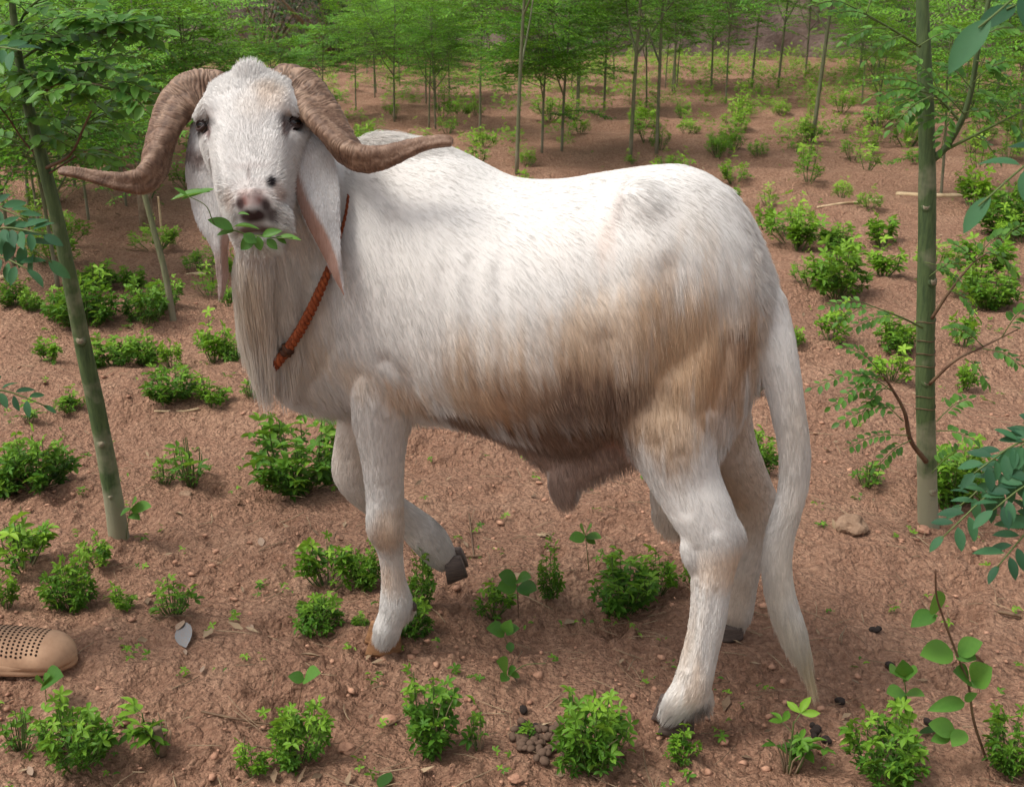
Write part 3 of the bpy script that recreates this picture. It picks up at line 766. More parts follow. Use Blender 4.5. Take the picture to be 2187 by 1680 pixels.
# ---- coat colour: white with cream, tan and brown dirt patches
def Bq(px, py):                                          # place on the body in (along, up) coordinates
    p = unp(px, py, yc(px) - 0.13); return p @ B, p[2]
STAIN = [  # px, py, rx, ry, colour, strength, noise
    (1380, 715, 260, 95, (0.56, 0.41, 0.27), 0.70), (1490, 715, 130, 150, (0.54, 0.38, 0.24), 0.85), (1110, 770, 190, 70, (0.66, 0.54, 0.42), 0.35),
    (1300, 815, 270, 80, (0.43, 0.29, 0.175), 0.78), (1400, 830, 110, 110, (0.60, 0.44, 0.29), 0.7), (1190, 835, 170, 75, (0.27, 0.165, 0.10), 0.85), (1345, 850, 62, 85, (0.20, 0.135, 0.105), 0.92), (1235, 850, 55, 80, (0.21, 0.145, 0.11), 0.85),
    (1220, 915, 200, 42, (0.18, 0.105, 0.065), 0.92), (1260, 955, 130, 40, (0.27, 0.18, 0.135), 0.9), (985, 885, 100, 22, (0.18, 0.105, 0.065), 0.9), (1080, 840, 50, 42, (0.38, 0.20, 0.10), 0.5), (1000, 820, 80, 45, (0.60, 0.47, 0.34), 0.4),
    (1318, 440, 16, 55, (0.42, 0.36, 0.33), 0.55), (1300, 510, 26, 45, (0.55, 0.43, 0.36), 0.45), (1200, 520, 50, 50, (0.70, 0.65, 0.60), 0.25),
    (880, 850, 50, 45, (0.62, 0.46, 0.32), 0.65), (760, 800, 50, 50, (0.70, 0.57, 0.43), 0.45), (690, 750, 60, 50, (0.70, 0.57, 0.43), 0.45),
    (1430, 900, 100, 80, (0.54, 0.40, 0.27), 0.6), (1545, 830, 45, 100, (0.50, 0.32, 0.19), 0.6), (1582, 720, 9, 11, (0.03, 0.018, 0.015), 0.95), (1572, 735, 26, 34, (0.28, 0.17, 0.11), 0.6),
    (640, 620, 100, 240, (0.60, 0.50, 0.38), 0.5), (560, 700, 50, 130, (0.62, 0.53, 0.40), 0.4), (604, 600, 18, 110, (0.56, 0.43, 0.30), 0.5)]
WHITE = np.array([0.625, 0.605, 0.575])
def coat(P, W):
    n = len(P)
    C = np.tile(WHITE, (n, 1))
    u = P @ B; z = P[:, 2]
    lon = vnoise3(u * 60 + 90, P[:, 1] * 0 + 3.3, z * 9 + 90, 5); lon2 = vnoise3(u * 170 + 90, P[:, 1] * 0 + 3.3, z * 20 + 90, 15); big = vnoise3(u * 14 + 50, P[:, 1] * 14 + 50, z * 10 + 50, 6)
    def over(col, f):
        nonlocal C
        f = np.clip(f, 0, 1)[:, None]; C = C * (1 - f) + np.array(col) * f
    notail = 1 - np.clip(W['tail'] * 1.5 - W['thigh'] * 0.5, 0, 1)
    leg = np.clip(np.maximum(W['leg'], W['farleg']) * 1.2, 0, 1) * np.clip((unp(1430, 925, 1.93)[2] - z) / 0.06, 0, 1)
    over((0.60, 0.53, 0.45), 0.30 * np.clip(big + 0.0, 0, 1))
    for px_, py_, rx, ry, col, st in STAIN:
        cu, cz = Bq(px_, py_); mp_ = m_per_px(px_, py_, yc(px_) - 0.13)
        d2 = ((u - cu) / (rx * mp_ * 1.05)) ** 2 + ((z - cz) / (ry * mp_)) ** 2
        k_ = np.clip(1.08 - 0.72 * np.sqrt(d2) + 0.10 * lon + 0.26 * lon2 + 0.30 * big, 0, 1); k_ = k_ * k_ * (3 - 2 * k_)
        over(col, st * k_ * (1 - W['head']) * notail * (1 - 0.5 * leg))
    wv_ = (z - np.interp(u, TUf[:, 0], TUf[:, 2])) / np.interp(u, TUf[:, 0], TUf[:, 3])
    ua, ub = Bq(960, 850)[0], Bq(1400, 850)[0]; um, ur = (ua + ub) / 2, abs(ua - ub) / 2
    over((0.22, 0.145, 0.105), 0.92 * np.clip((-0.80 - wv_) / 0.10 + 0.4 * lon2, 0, 1) * np.clip((1.08 - np.abs(u - um) / ur) * 6, 0, 1) * (1 - W['leg']) * (1 - W['scrotum']) * W['torso'])
    over((0.56, 0.43, 0.32), 0.65 * np.clip(W['farleg'] - W['torso'] * 0.3, 0, 1) * np.clip(0.8 + 0.5 * big, 0, 1))
    over((0.58, 0.46, 0.34), 0.6 * W['scrotum'] * (1 - W['leg']))
    over((0.33, 0.225, 0.175), 0.92 * np.clip(W['sheath'] * 1.3 - 0.5 * W['leg'], 0, 1))
    sz = unp(1203, 1075, 2.05)[2]
    over((0.62, 0.50, 0.40), W['sheath'] * np.clip((sz + 0.004 - z) / 0.012, 0, 1))
    l = W['leg'] * (z < 0.34)
    over((0.56, 0.42, 0.30), l * np.clip(0.46 + 0.8 * big + 0.3 * lon2, 0, 0.8))
    for (px_, py_, Y_, r_, col, st) in [(815, 1150, 2.07, 0.030, (0.62, 0.44, 0.30), 0.6), (858, 1100, 2.10, 0.04, (0.66, 0.50, 0.36), 0.5), (845, 1240, 2.10, 0.03, (0.66, 0.48, 0.34), 0.5),
             (1545, 1210, 1.86, 0.035, (0.62, 0.46, 0.32), 0.6), (1560, 1180, 1.88, 0.03, (0.64, 0.5, 0.38), 0.5), (918, 1128, 2.33, 0.017, (0.05, 0.035, 0.028), 0.95), (932, 1150, 2.34, 0.012, (0.05, 0.035, 0.028), 0.9),
             (960, 1188, 2.35, 0.02, (0.14, 0.10, 0.08), 0.8), (1496, 1502, 1.86, 0.013, (0.05, 0.035, 0.03), 0.95), (795, 960, 2.24, 0.05, (0.58, 0.44, 0.32), 0.4), (1425, 1520, 1.84, 0.02, (0.45, 0.38, 0.33), 0.4),
             (1335, 940, 1.98, 0.035, (0.60, 0.36, 0.28), 0.8), (878, 1292, 2.13, 0.008, (0.2, 0.12, 0.07), 0.7)]:
        c_ = unp(px_, py_, Y_); d = np.linalg.norm(P - c_, axis=1) / r_
        over(col, st * np.clip(1.6 - d, 0, 1) * np.clip(0.9 + 0.4 * lon, 0, 1.2))
    tz = unp(1690, 1300, 1.93)[2]
    over((0.62, 0.49, 0.30), W['tail'] * np.clip((tz + 0.02 - z) / 0.08, 0, 1) * 0.85)
    over((0.64, 0.56, 0.44), W['tail'] * 0.60 * np.clip(0.5 + big, 0, 1))
    # head markings, and shadow below the nose pad painted into the coat colour
    x, s, nn = hcoord(P); hd_ = W['head']
    def hsp(cx_, cs_, rx, rs, col, st, front=True):
        d = np.sqrt(((x - cx_) / rx) ** 2 + ((s - cs_) / rs) ** 2)
        f = st * np.clip(1.7 - d * 1.1 + 0.25 * lon, 0, 1) * hd_
        if front: f = f * (nn > -0.06)
        over(col, f)
    over((0.66, 0.64, 0.615), hd_ * 0.85)
    hsp(0.03, 0.030, 0.024, 0.014, (0.56, 0.44, 0.33), 0.45); hsp(0.012, 0.06, 0.026, 0.026, (0.66, 0.58, 0.50), 0.35); hsp(0.04, 0.05, 0.02, 0.02, (0.60, 0.46, 0.34), 0.4)
    hsp(0.0, 0.168, 0.03, 0.006, (0.50, 0.43, 0.40), 0.35); hsp(0.0, 0.182, 0.003, 0.011, (0.34, 0.28, 0.26), 0.5); hsp(0, 0.198, 0.030, 0.007, (0.50, 0.43, 0.40), 0.35)
    hsp(0.033, 0.196, 0.0080, 0.0090, (0.015, 0.012, 0.014), 1.0)
    for (ex_, es_), sx in zip(EYE_XS, (-1, 1)):
        hsp(ex_, es_ + 0.002, 0.018, 0.012, (0.04, 0.024, 0.022), 0.95); hsp(ex_ - sx * 0.011, es_ + 0.022, 0.005, 0.012, (0.12, 0.07, 0.06), 0.85)
        hsp(ex_ - sx * 0.006, es_ + 0.012, 0.008, 0.008, (0.20, 0.12, 0.11), 0.6)
    hsp(-0.032, 0.222, 0.006, 0.018, (0.52, 0.38, 0.30), 0.4); hsp(0.042, 0.212, 0.006, 0.014, (0.42, 0.28, 0.22), 0.6)
    hsp(0.003, 0.212, 0.024, 0.006, (0.42, 0.32, 0.29), 0.8); hsp(0.003, 0.226, 0.021, 0.010, (0.23, 0.115, 0.10), 1.0); hsp(0.004, 0.250, 0.023, 0.012, (0.035, 0.018, 0.018), 1.0)  # last spot: the shadow under the nose, put into the skin colour
    hsp(-0.016, 0.230, 0.006, 0.009, (0.05, 0.025, 0.025), 0.9); hsp(0.024, 0.234, 0.007, 0.010, (0.030, 0.018, 0.018), 0.95); hsp(0.032, 0.250, 0.008, 0.013, (0.04, 0.025, 0.025), 0.9); hsp(0.044, 0.258, 0.005, 0.006, (0.10, 0.08, 0.08), 0.8)
    hsp(0.005, 0.272, 0.028, 0.008, (0.10, 0.05, 0.048), 0.9); hsp(0.010, 0.294, 0.014, 0.006, (0.22, 0.16, 0.15), 0.6)
    return C
Wv, Fv = classify(RV)
Cv = coat(RV, Wv)

# skin under the hair
m, t, b = newmat('ram_skin', 0.7, 0.25); M['skin'] = m
at = N(t, 'ShaderNodeAttribute'); at.attribute_name = 'coat'
cc = mixc(t, 0.08, at.outputs['Color'], (0.70, 0.60, 0.55), 'MULTIPLY')
t.links.new(cc, b.inputs['Base Color'])
bump(t, b, noise_n(t, 260, 3, vec=objvec(t)), 0.3, 0.002)
m, t, b = newmat('ram_fur', 0.8, 0.10); M['fur'] = m
at = N(t, 'ShaderNodeAttribute'); at.attribute_name = 'coat'
hi_ = t.nodes.new('ShaderNodeHairInfo')
dk = N(t, 'ShaderNodeMapRange'); t.links.new(hi_.outputs['Random'], dk.inputs[0]); dk.inputs[3].default_value = 0.91; dk.inputs[4].default_value = 1.10
vv = t.nodes.new('ShaderNodeVectorMath'); vv.operation = 'SCALE'; t.links.new(at.outputs['Color'], vv.inputs[0]); t.links.new(dk.outputs[0], vv.inputs['Scale'])
t.links.new(vv.outputs[0], b.inputs['Base Color'])

RB = HO * 0
base = unp(1100, 1450, 2.1); base[2] = 0.0
ram = empty('ram', base)
tag(ram, 'big white ram with long twisted brown horns, drooping ears and dirty belly, chewing green leaves', 'ram')
me = meshdata('body', RV - base, RQ, M['skin'])
a = me.attributes.new('coat', 'FLOAT_COLOR', 'POINT'); a.data.foreach_set('color', np.concatenate([Cv, np.ones((len(Cv), 1))], 1).astype(np.float32).ravel())
ram_body = link('body', me, ram)

# ---- fur: short strands on the whole skin, longer on withers, dewlap, belly and tail
def make_fur(V, Q, n_hair, name, parent, clsfn, coatfn, lenfn, dens=None, seed=3, nseg=5, rad=0.00031):
    R = np.random.RandomState(seed)
    tri = np.concatenate([Q[:, [0, 1, 2]], Q[:, [0, 2, 3]]])
    a, b_, c = V[tri[:, 0]], V[tri[:, 1]], V[tri[:, 2]]
    nrm = np.cross(b_ - a, c - a); ar = np.linalg.norm(nrm, axis=1)
    if dens is not None: ar_w = ar * dens((a + b_ + c) / 3)
    else: ar_w = ar
    cdf = np.cumsum(ar_w); cdf /= cdf[-1]
    ti = np.searchsorted(cdf, R.rand(n_hair)); ti = np.clip(ti, 0, len(tri) - 1)
    u = R.rand(n_hair); v = R.rand(n_hair); f = u + v > 1; u[f] = 1 - u[f]; v[f] = 1 - v[f]
    P = a[ti] + (b_ - a)[ti] * u[:, None] + (c - a)[ti] * v[:, None]
    # smooth normals
    vn = np.zeros_like(V)
    for j in range(3):
        for k in range(3): vn[:, k] += np.bincount(tri[:, j], nrm[:, k], len(V))
    vn /= np.linalg.norm(vn, axis=1)[:, None] + 1e-12
    w0 = 1 - u - v
    Nn = vn[tri[ti, 0]] * w0[:, None] + vn[tri[ti, 1]] * u[:, None] + vn[tri[ti, 2]] * v[:, None]
    Nn /= np.linalg.norm(Nn, axis=1)[:, None] + 1e-12
    W, flow = clsfn(P)
    L, lift, keep, rs = lenfn(P, W, Nn)
    C = coatfn(P, W)
    P, Nn, flow, L, lift, C, rs = (q[keep] for q in (P, Nn, flow, L, lift, C, rs))
    n = len(P)
    dt_ = (flow * Nn).sum(1)[:, None]; T = flow - Nn * dt_ * np.where(dt_ > 0.35, 0.30, 1.0)
    T /= np.linalg.norm(T, axis=1)[:, None] + 1e-6
    T = T + R.normal(0, 0.06, (n, 3)); T /= np.linalg.norm(T, axis=1)[:, None] + 1e-6
    L = L * R.uniform(0.7, 1.15, n)
    s = np.linspace(0, 1, nseg)
    pts = np.zeros((n, nseg, 3))
    grav = np.array([0, 0, -1.0])
    for i, si in enumerate(s):
        up = lift * (si - np.where(lift < 0.3, 0.85, 0.55) * si * si)
        pts[:, i] = P + T * (L * si)[:, None] + Nn * (L * up)[:, None] + grav * (np.clip(L - 0.012, 0, 1) * si * si * 0.6)[:, None]
    # clumps
    ng_ = max(8, n // 8); gi = R.choice(n, ng_, replace=False)
    kd = KDTree(ng_)
    for k_, g_ in enumerate(gi): kd.insert(P[g_], k_)
    kd.balance()
    near = np.fromiter((kd.find(p)[1] for p in P.tolist()), dtype=np.int64, count=n)
    tipoff = pts[gi[near]] - P[gi[near]][:, None, :]
    target = P[gi[near]][:, None, :] + tipoff * (L / L[gi[near]])[:, None, None]
    cf = (0.32 * s ** 1.3)[None, :, None] * (np.where(np.linalg.norm(P - P[gi[near]], axis=1) < 0.018, 1, 0) * np.clip((L - 0.006) / 0.006, 0.12, 1))[:, None, None]
    pts = pts * (1 - cf) + target * cf
    ctint = R.normal(1.0, 0.018, ng_)[near]
    lum = C.mean(1); C = np.clip(C * (1 + (ctint - 1) * (1 + 7 * np.clip(0.8 - lum, 0, 1)) + R.normal(0, 1, n) * 0.16 * np.clip(0.8 - lum, 0, 1))[:, None], 0.002, 0.9)
    hc = bpy.data.hair_curves.new(name)
    hc.add_curves([nseg] * n)
    pos = hc.attributes['position'] if 'position' in hc.attributes else hc.attributes.new('position', 'FLOAT_VECTOR', 'POINT')
    pos.data.foreach_set('vector', (pts - base).astype(np.float32).ravel())
    ra = hc.attributes.new('radius', 'FLOAT', 'POINT') if 'radius' not in hc.attributes else hc.attributes['radius']
    prof = np.array([1.0, 0.95, 0.8, 0.55, 0.15])[:nseg]
    ra.data.foreach_set('value', ((rad * rs)[:, None] * prof[None, :]).astype(np.float32).ravel())
    ca = hc.attributes.new('coat', 'FLOAT_COLOR', 'CURVE')
    ca.data.foreach_set('color', np.concatenate([C, np.ones((n, 1))], 1).astype(np.float32).ravel())
    hc.materials.append(M['fur'])
    o = bpy.data.objects.new(name, hc); COL.objects.link(o); o.parent = parent
    return o, n
withers = unp(835, 270, 2.19); pollp = hp(0, 0.0, -0.03)
EYES = [hp(ex_, es_, -0.030) + np.array([0, 0.004, 0]) for ex_, es_ in EYE_XS]
def fur_len(P, W, Nn):
    n = len(P)
    L = np.full(n, 0.0175); lift = np.full(n, 0.08); rs = np.ones(n)
    up = np.clip(Nn[:, 2], 0, 1)
    dW = np.linalg.norm((P - withers) * np.array([0.55, 0.8, 1.2]), axis=1)
    k_ = np.clip(1.6 - dW / 0.065, 0, 1) * np.clip(up * 1.4, 0, 1)
    L = L + 0.026 * k_; lift = lift + 1.0 * k_
    zz = P[:, 2]
    belly = W['torso'] * np.clip(-Nn[:, 2] + 0.25, 0, 1) * (zz < 0.5)
    L = L + 0.013 * belly
    L = L + 0.008 * W['thigh'] * np.clip(1 - W['leg'], 0, 1)
    lg = np.maximum(W['leg'], W['farleg']); L = L * (1 - 0.30 * np.clip(lg, 0, 1) * (zz < 0.45)); L = L + np.where((zz < 0.062) & (W['tail'] < 0.3), 0.006, 0); lift = lift * (1 - 0.3 * lg)
    L = L + 0.026 * np.clip(W['dewlap'] * 1.1, 0, 1) * (1 - W['head']); rs += 0.2 * W['dewlap']
    L = L + 0.008 * W['neck'] * (1 - W['head'])
    tz = unp(1690, 1330, 1.93)[2]
    L = L + W['tail'] * (0.004 + 0.060 * np.clip((tz + 0.06 - zz) / 0.10, 0, 1)) * (1 - W['torso'])
    h_ = W['head']
    L = L * (1 - h_) + h_ * 0.0075
    lift = lift * (1 - h_) + h_ * 0.10
    dp = np.linalg.norm(P - pollp, axis=1); kp = np.clip(1.7 - dp / 0.017, 0, 1)
    L = L + 0.013 * kp; lift = lift + 1.0 * kp
    # long fringe at the bottom of the dewlap
    dz = unp(560, 760, 2.05)
    kd_ = np.clip(1.5 - np.linalg.norm(P - dz, axis=1) / 0.035, 0, 1) * W['dewlap']; L = L + 0.018 * kd_
    keep = np.ones(n, bool)
    for e in EYES: keep &= np.linalg.norm(P - e, axis=1) > 0.0160
    x, s, nn = hcoord(P)
    nose = (np.abs(x - 0.004) < 0.027) & (s > 0.214) & (s < 0.282) & (nn > -0.03)
    keep &= ~nose
    return L, lift, keep, rs
def fur_dens(P):
    x, s, nn = hcoord(P); hd_ = (np.abs(x) < 0.11) & (s > -0.03) & (s < 0.33) & (np.abs(nn + 0.05) < 0.12)
    tt_ = unp(1698, 1350, 1.93); return 1 + 2.6 * hd_ + 1.2 * (P[:, 2] < 0.42) + 9 * (np.linalg.norm(P - tt_, axis=1) < 0.05)
fur, nf = make_fur(RV, RQ, 330000, 'fur', ram, classify, coat, fur_len, fur_dens)
print('hairs', nf, flush=True)
# ------------------------------------------------------------------ ears
m, t, b = newmat('ear_skin', 0.65, 0.25); M['ear'] = m
at = N(t, 'ShaderNodeAttribute'); at.attribute_name = 'coat'
mp = t.nodes.new('ShaderNodeMapping'); t.links.new(objvec(t), mp.inputs[0]); mp.inputs['Scale'].default_value = (1, 1, 0.15)
st = noise_n(t, 420, 3, 0.7, mp.outputs[0])
cc = mixc(t, 1.0, at.outputs['Color'], ramp(t, st, [(0.3, (0.72, 0.66, 0.62)), (0.7, (1, 1, 1))]), 'MULTIPLY')
t.links.new(cc, b.inputs['Base Color']); b.inputs['Subsurface Weight'].default_value = 0.0
bump(t, b, st, 0.35, 0.002)
def make_ear(pts, ridge, side, pink):
    """pts (px,py,Y,half width px); ridge: where the fold stands across the ear (-1..1) along it; side: +1 ear on the picture's right"""
    P = []
    for px_, py_, Y_, w_ in pts:
        h_, _ = hit(px_, py_)
        if h_ is not None and Y_ > h_[1] - 0.02 and py_ > 300: Y_ = h_[1] - 0.02
        P.append([*unp(px_, py_, Y_), w_ * m_per_px(px_, py_, Y_)])
    P = np.array(P); n = 44
    C = catmull(P, n); R_ = np.interp(np.linspace(0, 1, n), np.linspace(0, 1, len(ridge)), ridge)
    pk = np.interp(np.linspace(0, 1, n), np.linspace(0, 1, len(pink)), pink)
    C[:, 1] = np.convolve(np.pad(C[:, 1], 3, 'edge'), np.ones(7) / 7, 'valid')
    T = np.gradient(C[:, :3], axis=0); T /= np.linalg.norm(T, axis=1)[:, None]
    Wd = np.array([1.0, -0.05 * side, 0]); nu = 25
    V = []; K = []
    for i in range(n):
        wd = Wd - T[i] * (Wd @ T[i]); wd /= np.linalg.norm(wd)
        dd = np.cross(T[i], wd); dd /= np.linalg.norm(dd)
        if dd[1] < 0: dd = -dd                            # away from the camera
        hw = max(C[i, 3], 0.0008)
        for face in (0, 1):
            us = np.linspace(-1, 1, nu) if face == 0 else np.linspace(1, -1, nu)
            for u in us:
                r_ = R_[i]
                dep = abs(u - r_) ** 1.25 * 0.42 * hw
                th = 0.0022 * (1 - 0.75 * u * u) * min(1, hw / 0.008)
                wav = 0.0018 * math.sin(i * 0.55 + u * 1.5) * abs(u)
                V.append(C[i, :3] + wd * hw * u + dd * (dep + wav + (th if face else -th)))
                K.append(float(np.clip((r_ * side - u * side) / 0.30 + 0.2, 0, 1)) * (1 if face == 0 else 0) * pk[i])
    V = np.array(V); K = np.array(K); ring = 2 * nu
    Fs = []
    for i in range(n - 1):
        for k in range(ring):
            k2 = (k + 1) % ring
            Fs.append((i * ring + k, (i + 1) * ring + k, (i + 1) * ring + k2, i * ring + k2))
    Fs.append(tuple(range(ring))); Fs.append(tuple((n - 1) * ring + k for k in range(ring))[::-1])
    white = np.array([0.60, 0.59, 0.58]); pk_c = np.array([0.42, 0.27, 0.22])
    nz = vnoise3(V[:, 0] * 70 + 30, V[:, 1] * 20 + 30, V[:, 2] * 25 + 30, 3)
    col = white * (1 - K[:, None]) + pk_c * K[:, None]
    col = col * (1 - 0.10 * np.clip(nz, 0, 1))[:, None]
    return V, Fs, col, K
def ear_obj(args, topstain):
    V, Fs, col, K = make_ear(*args)
    zt = V[:, 2].max(); zb = V[:, 2].min(); rel = (zt - V[:, 2]) / (zt - zb)
    nz = vnoise3(V[:, 0] * 90 + 30, V[:, 1] * 20 + 30, V[:, 2] * 60 + 30, 9)
    f = np.clip(topstain * 1.3 * (1 - np.abs(rel - 0.17) / 0.12) + 0.7 * nz * (rel < 0.35), 0, 1) * topstain
    col = col * (1 - f[:, None]) + np.array([0.11, 0.06, 0.045]) * f[:, None]
    g_ = np.clip((rel - 0.66) / 0.1, 0, 1) * (0.8 if topstain > 0.5 else 0.15)
    col = col * (1 - g_[:, None]) + np.array([0.36, 0.26, 0.22]) * g_[:, None]
    me = meshdata('ear', V - base, Fs, M['ear'])
    a = me.attributes.new('coat', 'FLOAT_COLOR', 'POINT'); a.data.foreach_set('color', np.concatenate([col, np.ones((len(col), 1))], 1).astype(np.float32).ravel())
    o = link('ear', me, ram)
    q = np.array([f_ for f_ in Fs if len(f_) == 4])
    kd = KDTree(len(V))
    for i_, p in enumerate(V.tolist()): kd.insert(p, i_)
    kd.balance()
    def cls(P): return {}, np.tile(np.array([0.04, -0.02, -1.0]), (len(P), 1))
    def ct(P, W):
        ii = [kd.find(p)[1] for p in P.tolist()]; return col[ii]
    def ln(P, W, Nn):
        ii = np.array([kd.find(p)[1] for p in P.tolist()]); kk = K[ii]
        return np.full(len(P), 0.0075), np.full(len(P), 0.22), (kk < 0.5) & (nr.rand(len(P)) < 0.95), np.full(len(P), 0.8)
    f_, _ = make_fur(V, q, 9000, 'ear_fur', ram, cls, ct, ln, seed=8)
    f_.parent = o
    return o
er = [(656, 258, 2.07, 24), (660, 305, 2.035, 37), (668, 370, 2.02, 46), (680, 440, 2.0, 42), (697, 505, 1.99, 29), (712, 560, 1.98, 17), (724, 600, 1.98, 9), (735, 630, 1.98, 2)]
ear_obj((er, [-0.9, -0.85, -0.55, -0.25, 0.25, 0.65, 0.6, 0.6], 1, [0.3, 0.6, 0.9, 1, 1, 1, 1, 1]), 0.25)
el = [(425, 255, 2.08, 18), (426, 300, 2.04, 32), (432, 370, 2.02, 43), (446, 440, 2.01, 41), (461, 495, 2.0, 30), (470, 540, 2.0, 15), (474, 590, 2.0, 12), (471, 638, 2.0, 4)]
ear_obj((el, [0.6, 0.7, 0.8, 0.7, 0.3, 0.0, 0.0, 0.0], -1, [0.2, 0.2, 0.2, 0.3, 0.8, 1, 1, 1]), 0.8)

# ------------------------------------------------------------------ horns
m, t, b = newmat('horn', 0.62, 0.35); M['horn'] = m
at = N(t, 'ShaderNodeAttribute'); at.attribute_name = 'tint'
at2 = N(t, 'ShaderNodeAttribute'); at2.attribute_name = 'worn'
nn_ = noise_n(t, 60, 5, 0.7, objvec(t))
c1 = ramp(t, nn_, [(0.28, (0.070, 0.036, 0.022)), (0.5, (0.165, 0.095, 0.060)), (0.75, (0.32, 0.21, 0.145))])
c1 = mixc(t, at2.outputs['Fac'], c1, (0.42, 0.29, 0.20))
f_ = N(t, 'ShaderNodeMapRange'); t.links.new(at.outputs['Fac'], f_.inputs[0]); f_.inputs[3].default_value = 1.0; f_.inputs[4].default_value = 0.0
c1 = mixc(t, f_.outputs[0], c1, (0.035, 0.018, 0.012))
t.links.new(c1, b.inputs['Base Color']); bump(t, b, noise_n(t, 500, 4, 0.7, objvec(t)), 0.5, 0.001)
def make_horn(pts, seed, twist0, twist1):
    P = np.array([[*unp(a, b_, c), r * m_per_px(a, b_, c)] for a, b_, c, r in pts])
    n = 430; C = catmull(P, n); seg = 40
    arc = np.concatenate([[0], np.cumsum(np.linalg.norm(np.diff(C[:, :3], axis=0), axis=1))]); tot = arc[-1]
    T = np.gradient(C[:, :3], axis=0); T /= np.linalg.norm(T, axis=1)[:, None]
    V = []; tint = []; worn = []
    a_ = np.cross(T[0], [0, 1, 0.0]); a_ /= np.linalg.norm(a_)
    for i in range(n):
        a_ = a_ - T[i] * (a_ @ T[i]); a_ /= np.linalg.norm(a_); b2 = np.cross(T[i], a_)
        f = arc[i] / tot; fade = 1 - f * 0.85
        tw = twist0 + (twist1 - twist0) * f
        th = np.linspace(0, 2 * math.pi, seg, endpoint=False)
        lob = 1 + 0.13 * np.cos(2 * (th - tw)) + 0.13 * np.cos(3 * (th - tw) + 0.5) + 0.03 * np.cos(th - tw)
        nz = vnoise2(np.cos(th) * 1.3 + seed * 5, np.sin(th) * 1.3 + arc[i] * 60, seed)
        ph = arc[i] / 0.0062 + nz * 1.5 + 0.9 * math.sin(arc[i] * 90) + 0.6 * math.sin(arc[i] * 231 + seed)
        fr = ph - np.floor(ph)
        ringd = np.where(fr < 0.75, np.sin(fr / 0.75 * math.pi) ** 0.6, 0)
        big_ = 0.5 + 0.5 * np.sin(arc[i] / 0.024 * 2 * math.pi + nz)
        rr = C[i, 3] * lob + (0.0026 * ringd + 0.0014 * big_) * fade - 0.001
        rr = np.maximum(rr, 0.0012)
        V.append(C[i, :3] + np.outer(np.cos(th) * rr, a_) + np.outer(np.sin(th) * rr, b2))
        tint.append(np.clip(ringd + 0.25 + 0.7 * f, 0, 1)); worn.append(np.clip(vnoise2(np.cos(th) * 2 + seed * 7, np.sin(th) * 2 + arc[i] * 22, seed + 3) * 0.9 + 0.15 - f * 0.5, 0, 1))
    V = np.concatenate(V); Fs = []
    I = np.arange(n * seg).reshape(n, seg); I2 = np.roll(I, -1, axis=1)
    Fq = np.stack([I[:-1], I2[:-1], I2[1:], I[1:]], -1).reshape(-1, 4)
    Fs = Fq.tolist() + [list(I[0][::-1]), list(I[-1])]
    me = meshdata('horn', V - base, Fs, M['horn'], True, np.concatenate(tint))
    a = me.attributes.new('worn', 'FLOAT', 'POINT'); a.data.foreach_set('value', np.concatenate(worn).astype(np.float32))
    return link('horn', me, ram)
make_horn([(500, 200, 2.09, 36), (455, 192, 2.095, 41), (412, 197, 2.09, 42), (378, 228, 2.08, 40), (357, 272, 2.06, 36), (340, 318, 2.04, 33), (328, 356, 2.02, 32), (304, 386, 2.0, 27),
           (266, 390, 1.985, 19), (225, 384, 1.98, 15), (180, 374, 1.975, 12), (148, 368, 1.97, 11), (128, 367, 1.97, 8), (124, 367, 1.97, 3)], 3, 0.3, 3.4)
make_horn([(575, 195, 2.09, 36), (618, 186, 2.095, 42), (652, 204, 2.08, 43), (688, 248, 2.05, 38), (716, 290, 2.02, 35), (744, 322, 2.0, 33), (782, 340, 1.985, 29), (828, 336, 1.975, 23),
           (870, 321, 1.97, 18), (910, 308, 1.965, 14), (945, 303, 1.96, 12.5), (963, 304, 1.96, 10), (968, 305, 1.96, 3)], 5, 2.8, -0.3)

# ------------------------------------------------------------------ eyes
m, t, b = newmat('eye', 0.08, 0.6); M['eye'] = m
b.inputs['Base Color'].default_value = (0.020, 0.010, 0.006, 1)
m, t, b = newmat('eyelid', 0.5, 0.3); M['lid'] = m
b.inputs['Base Color'].default_value = (0.045, 0.028, 0.026, 1)
m, t, b = newmat('pale_eyelash', 0.6, 0.2); M['pupil'] = m
b.inputs['Base Color'].default_value = (0.003, 0.003, 0.003, 1)
def sphere_np(nu, nv):
    V = [(0, 0, 1)]; Fs = []
    for i in range(1, nv):
        ph = math.pi * i / nv
        for k in range(nu): V.append((math.sin(ph) * math.cos(2 * math.pi * k / nu), math.sin(ph) * math.sin(2 * math.pi * k / nu), math.cos(ph)))
    V.append((0, 0, -1)); L = len(V) - 1
    for k in range(nu): Fs.append((0, 1 + k, 1 + (k + 1) % nu)); Fs.append((L, L - nu + (k + 1) % nu, L - nu + k))
    for i in range(nv - 2):
        for k in range(nu):
            a = 1 + i * nu + k; b_ = 1 + i * nu + (k + 1) % nu
            Fs.append((a, a + nu, b_ + nu, b_))
    return np.array(V), Fs
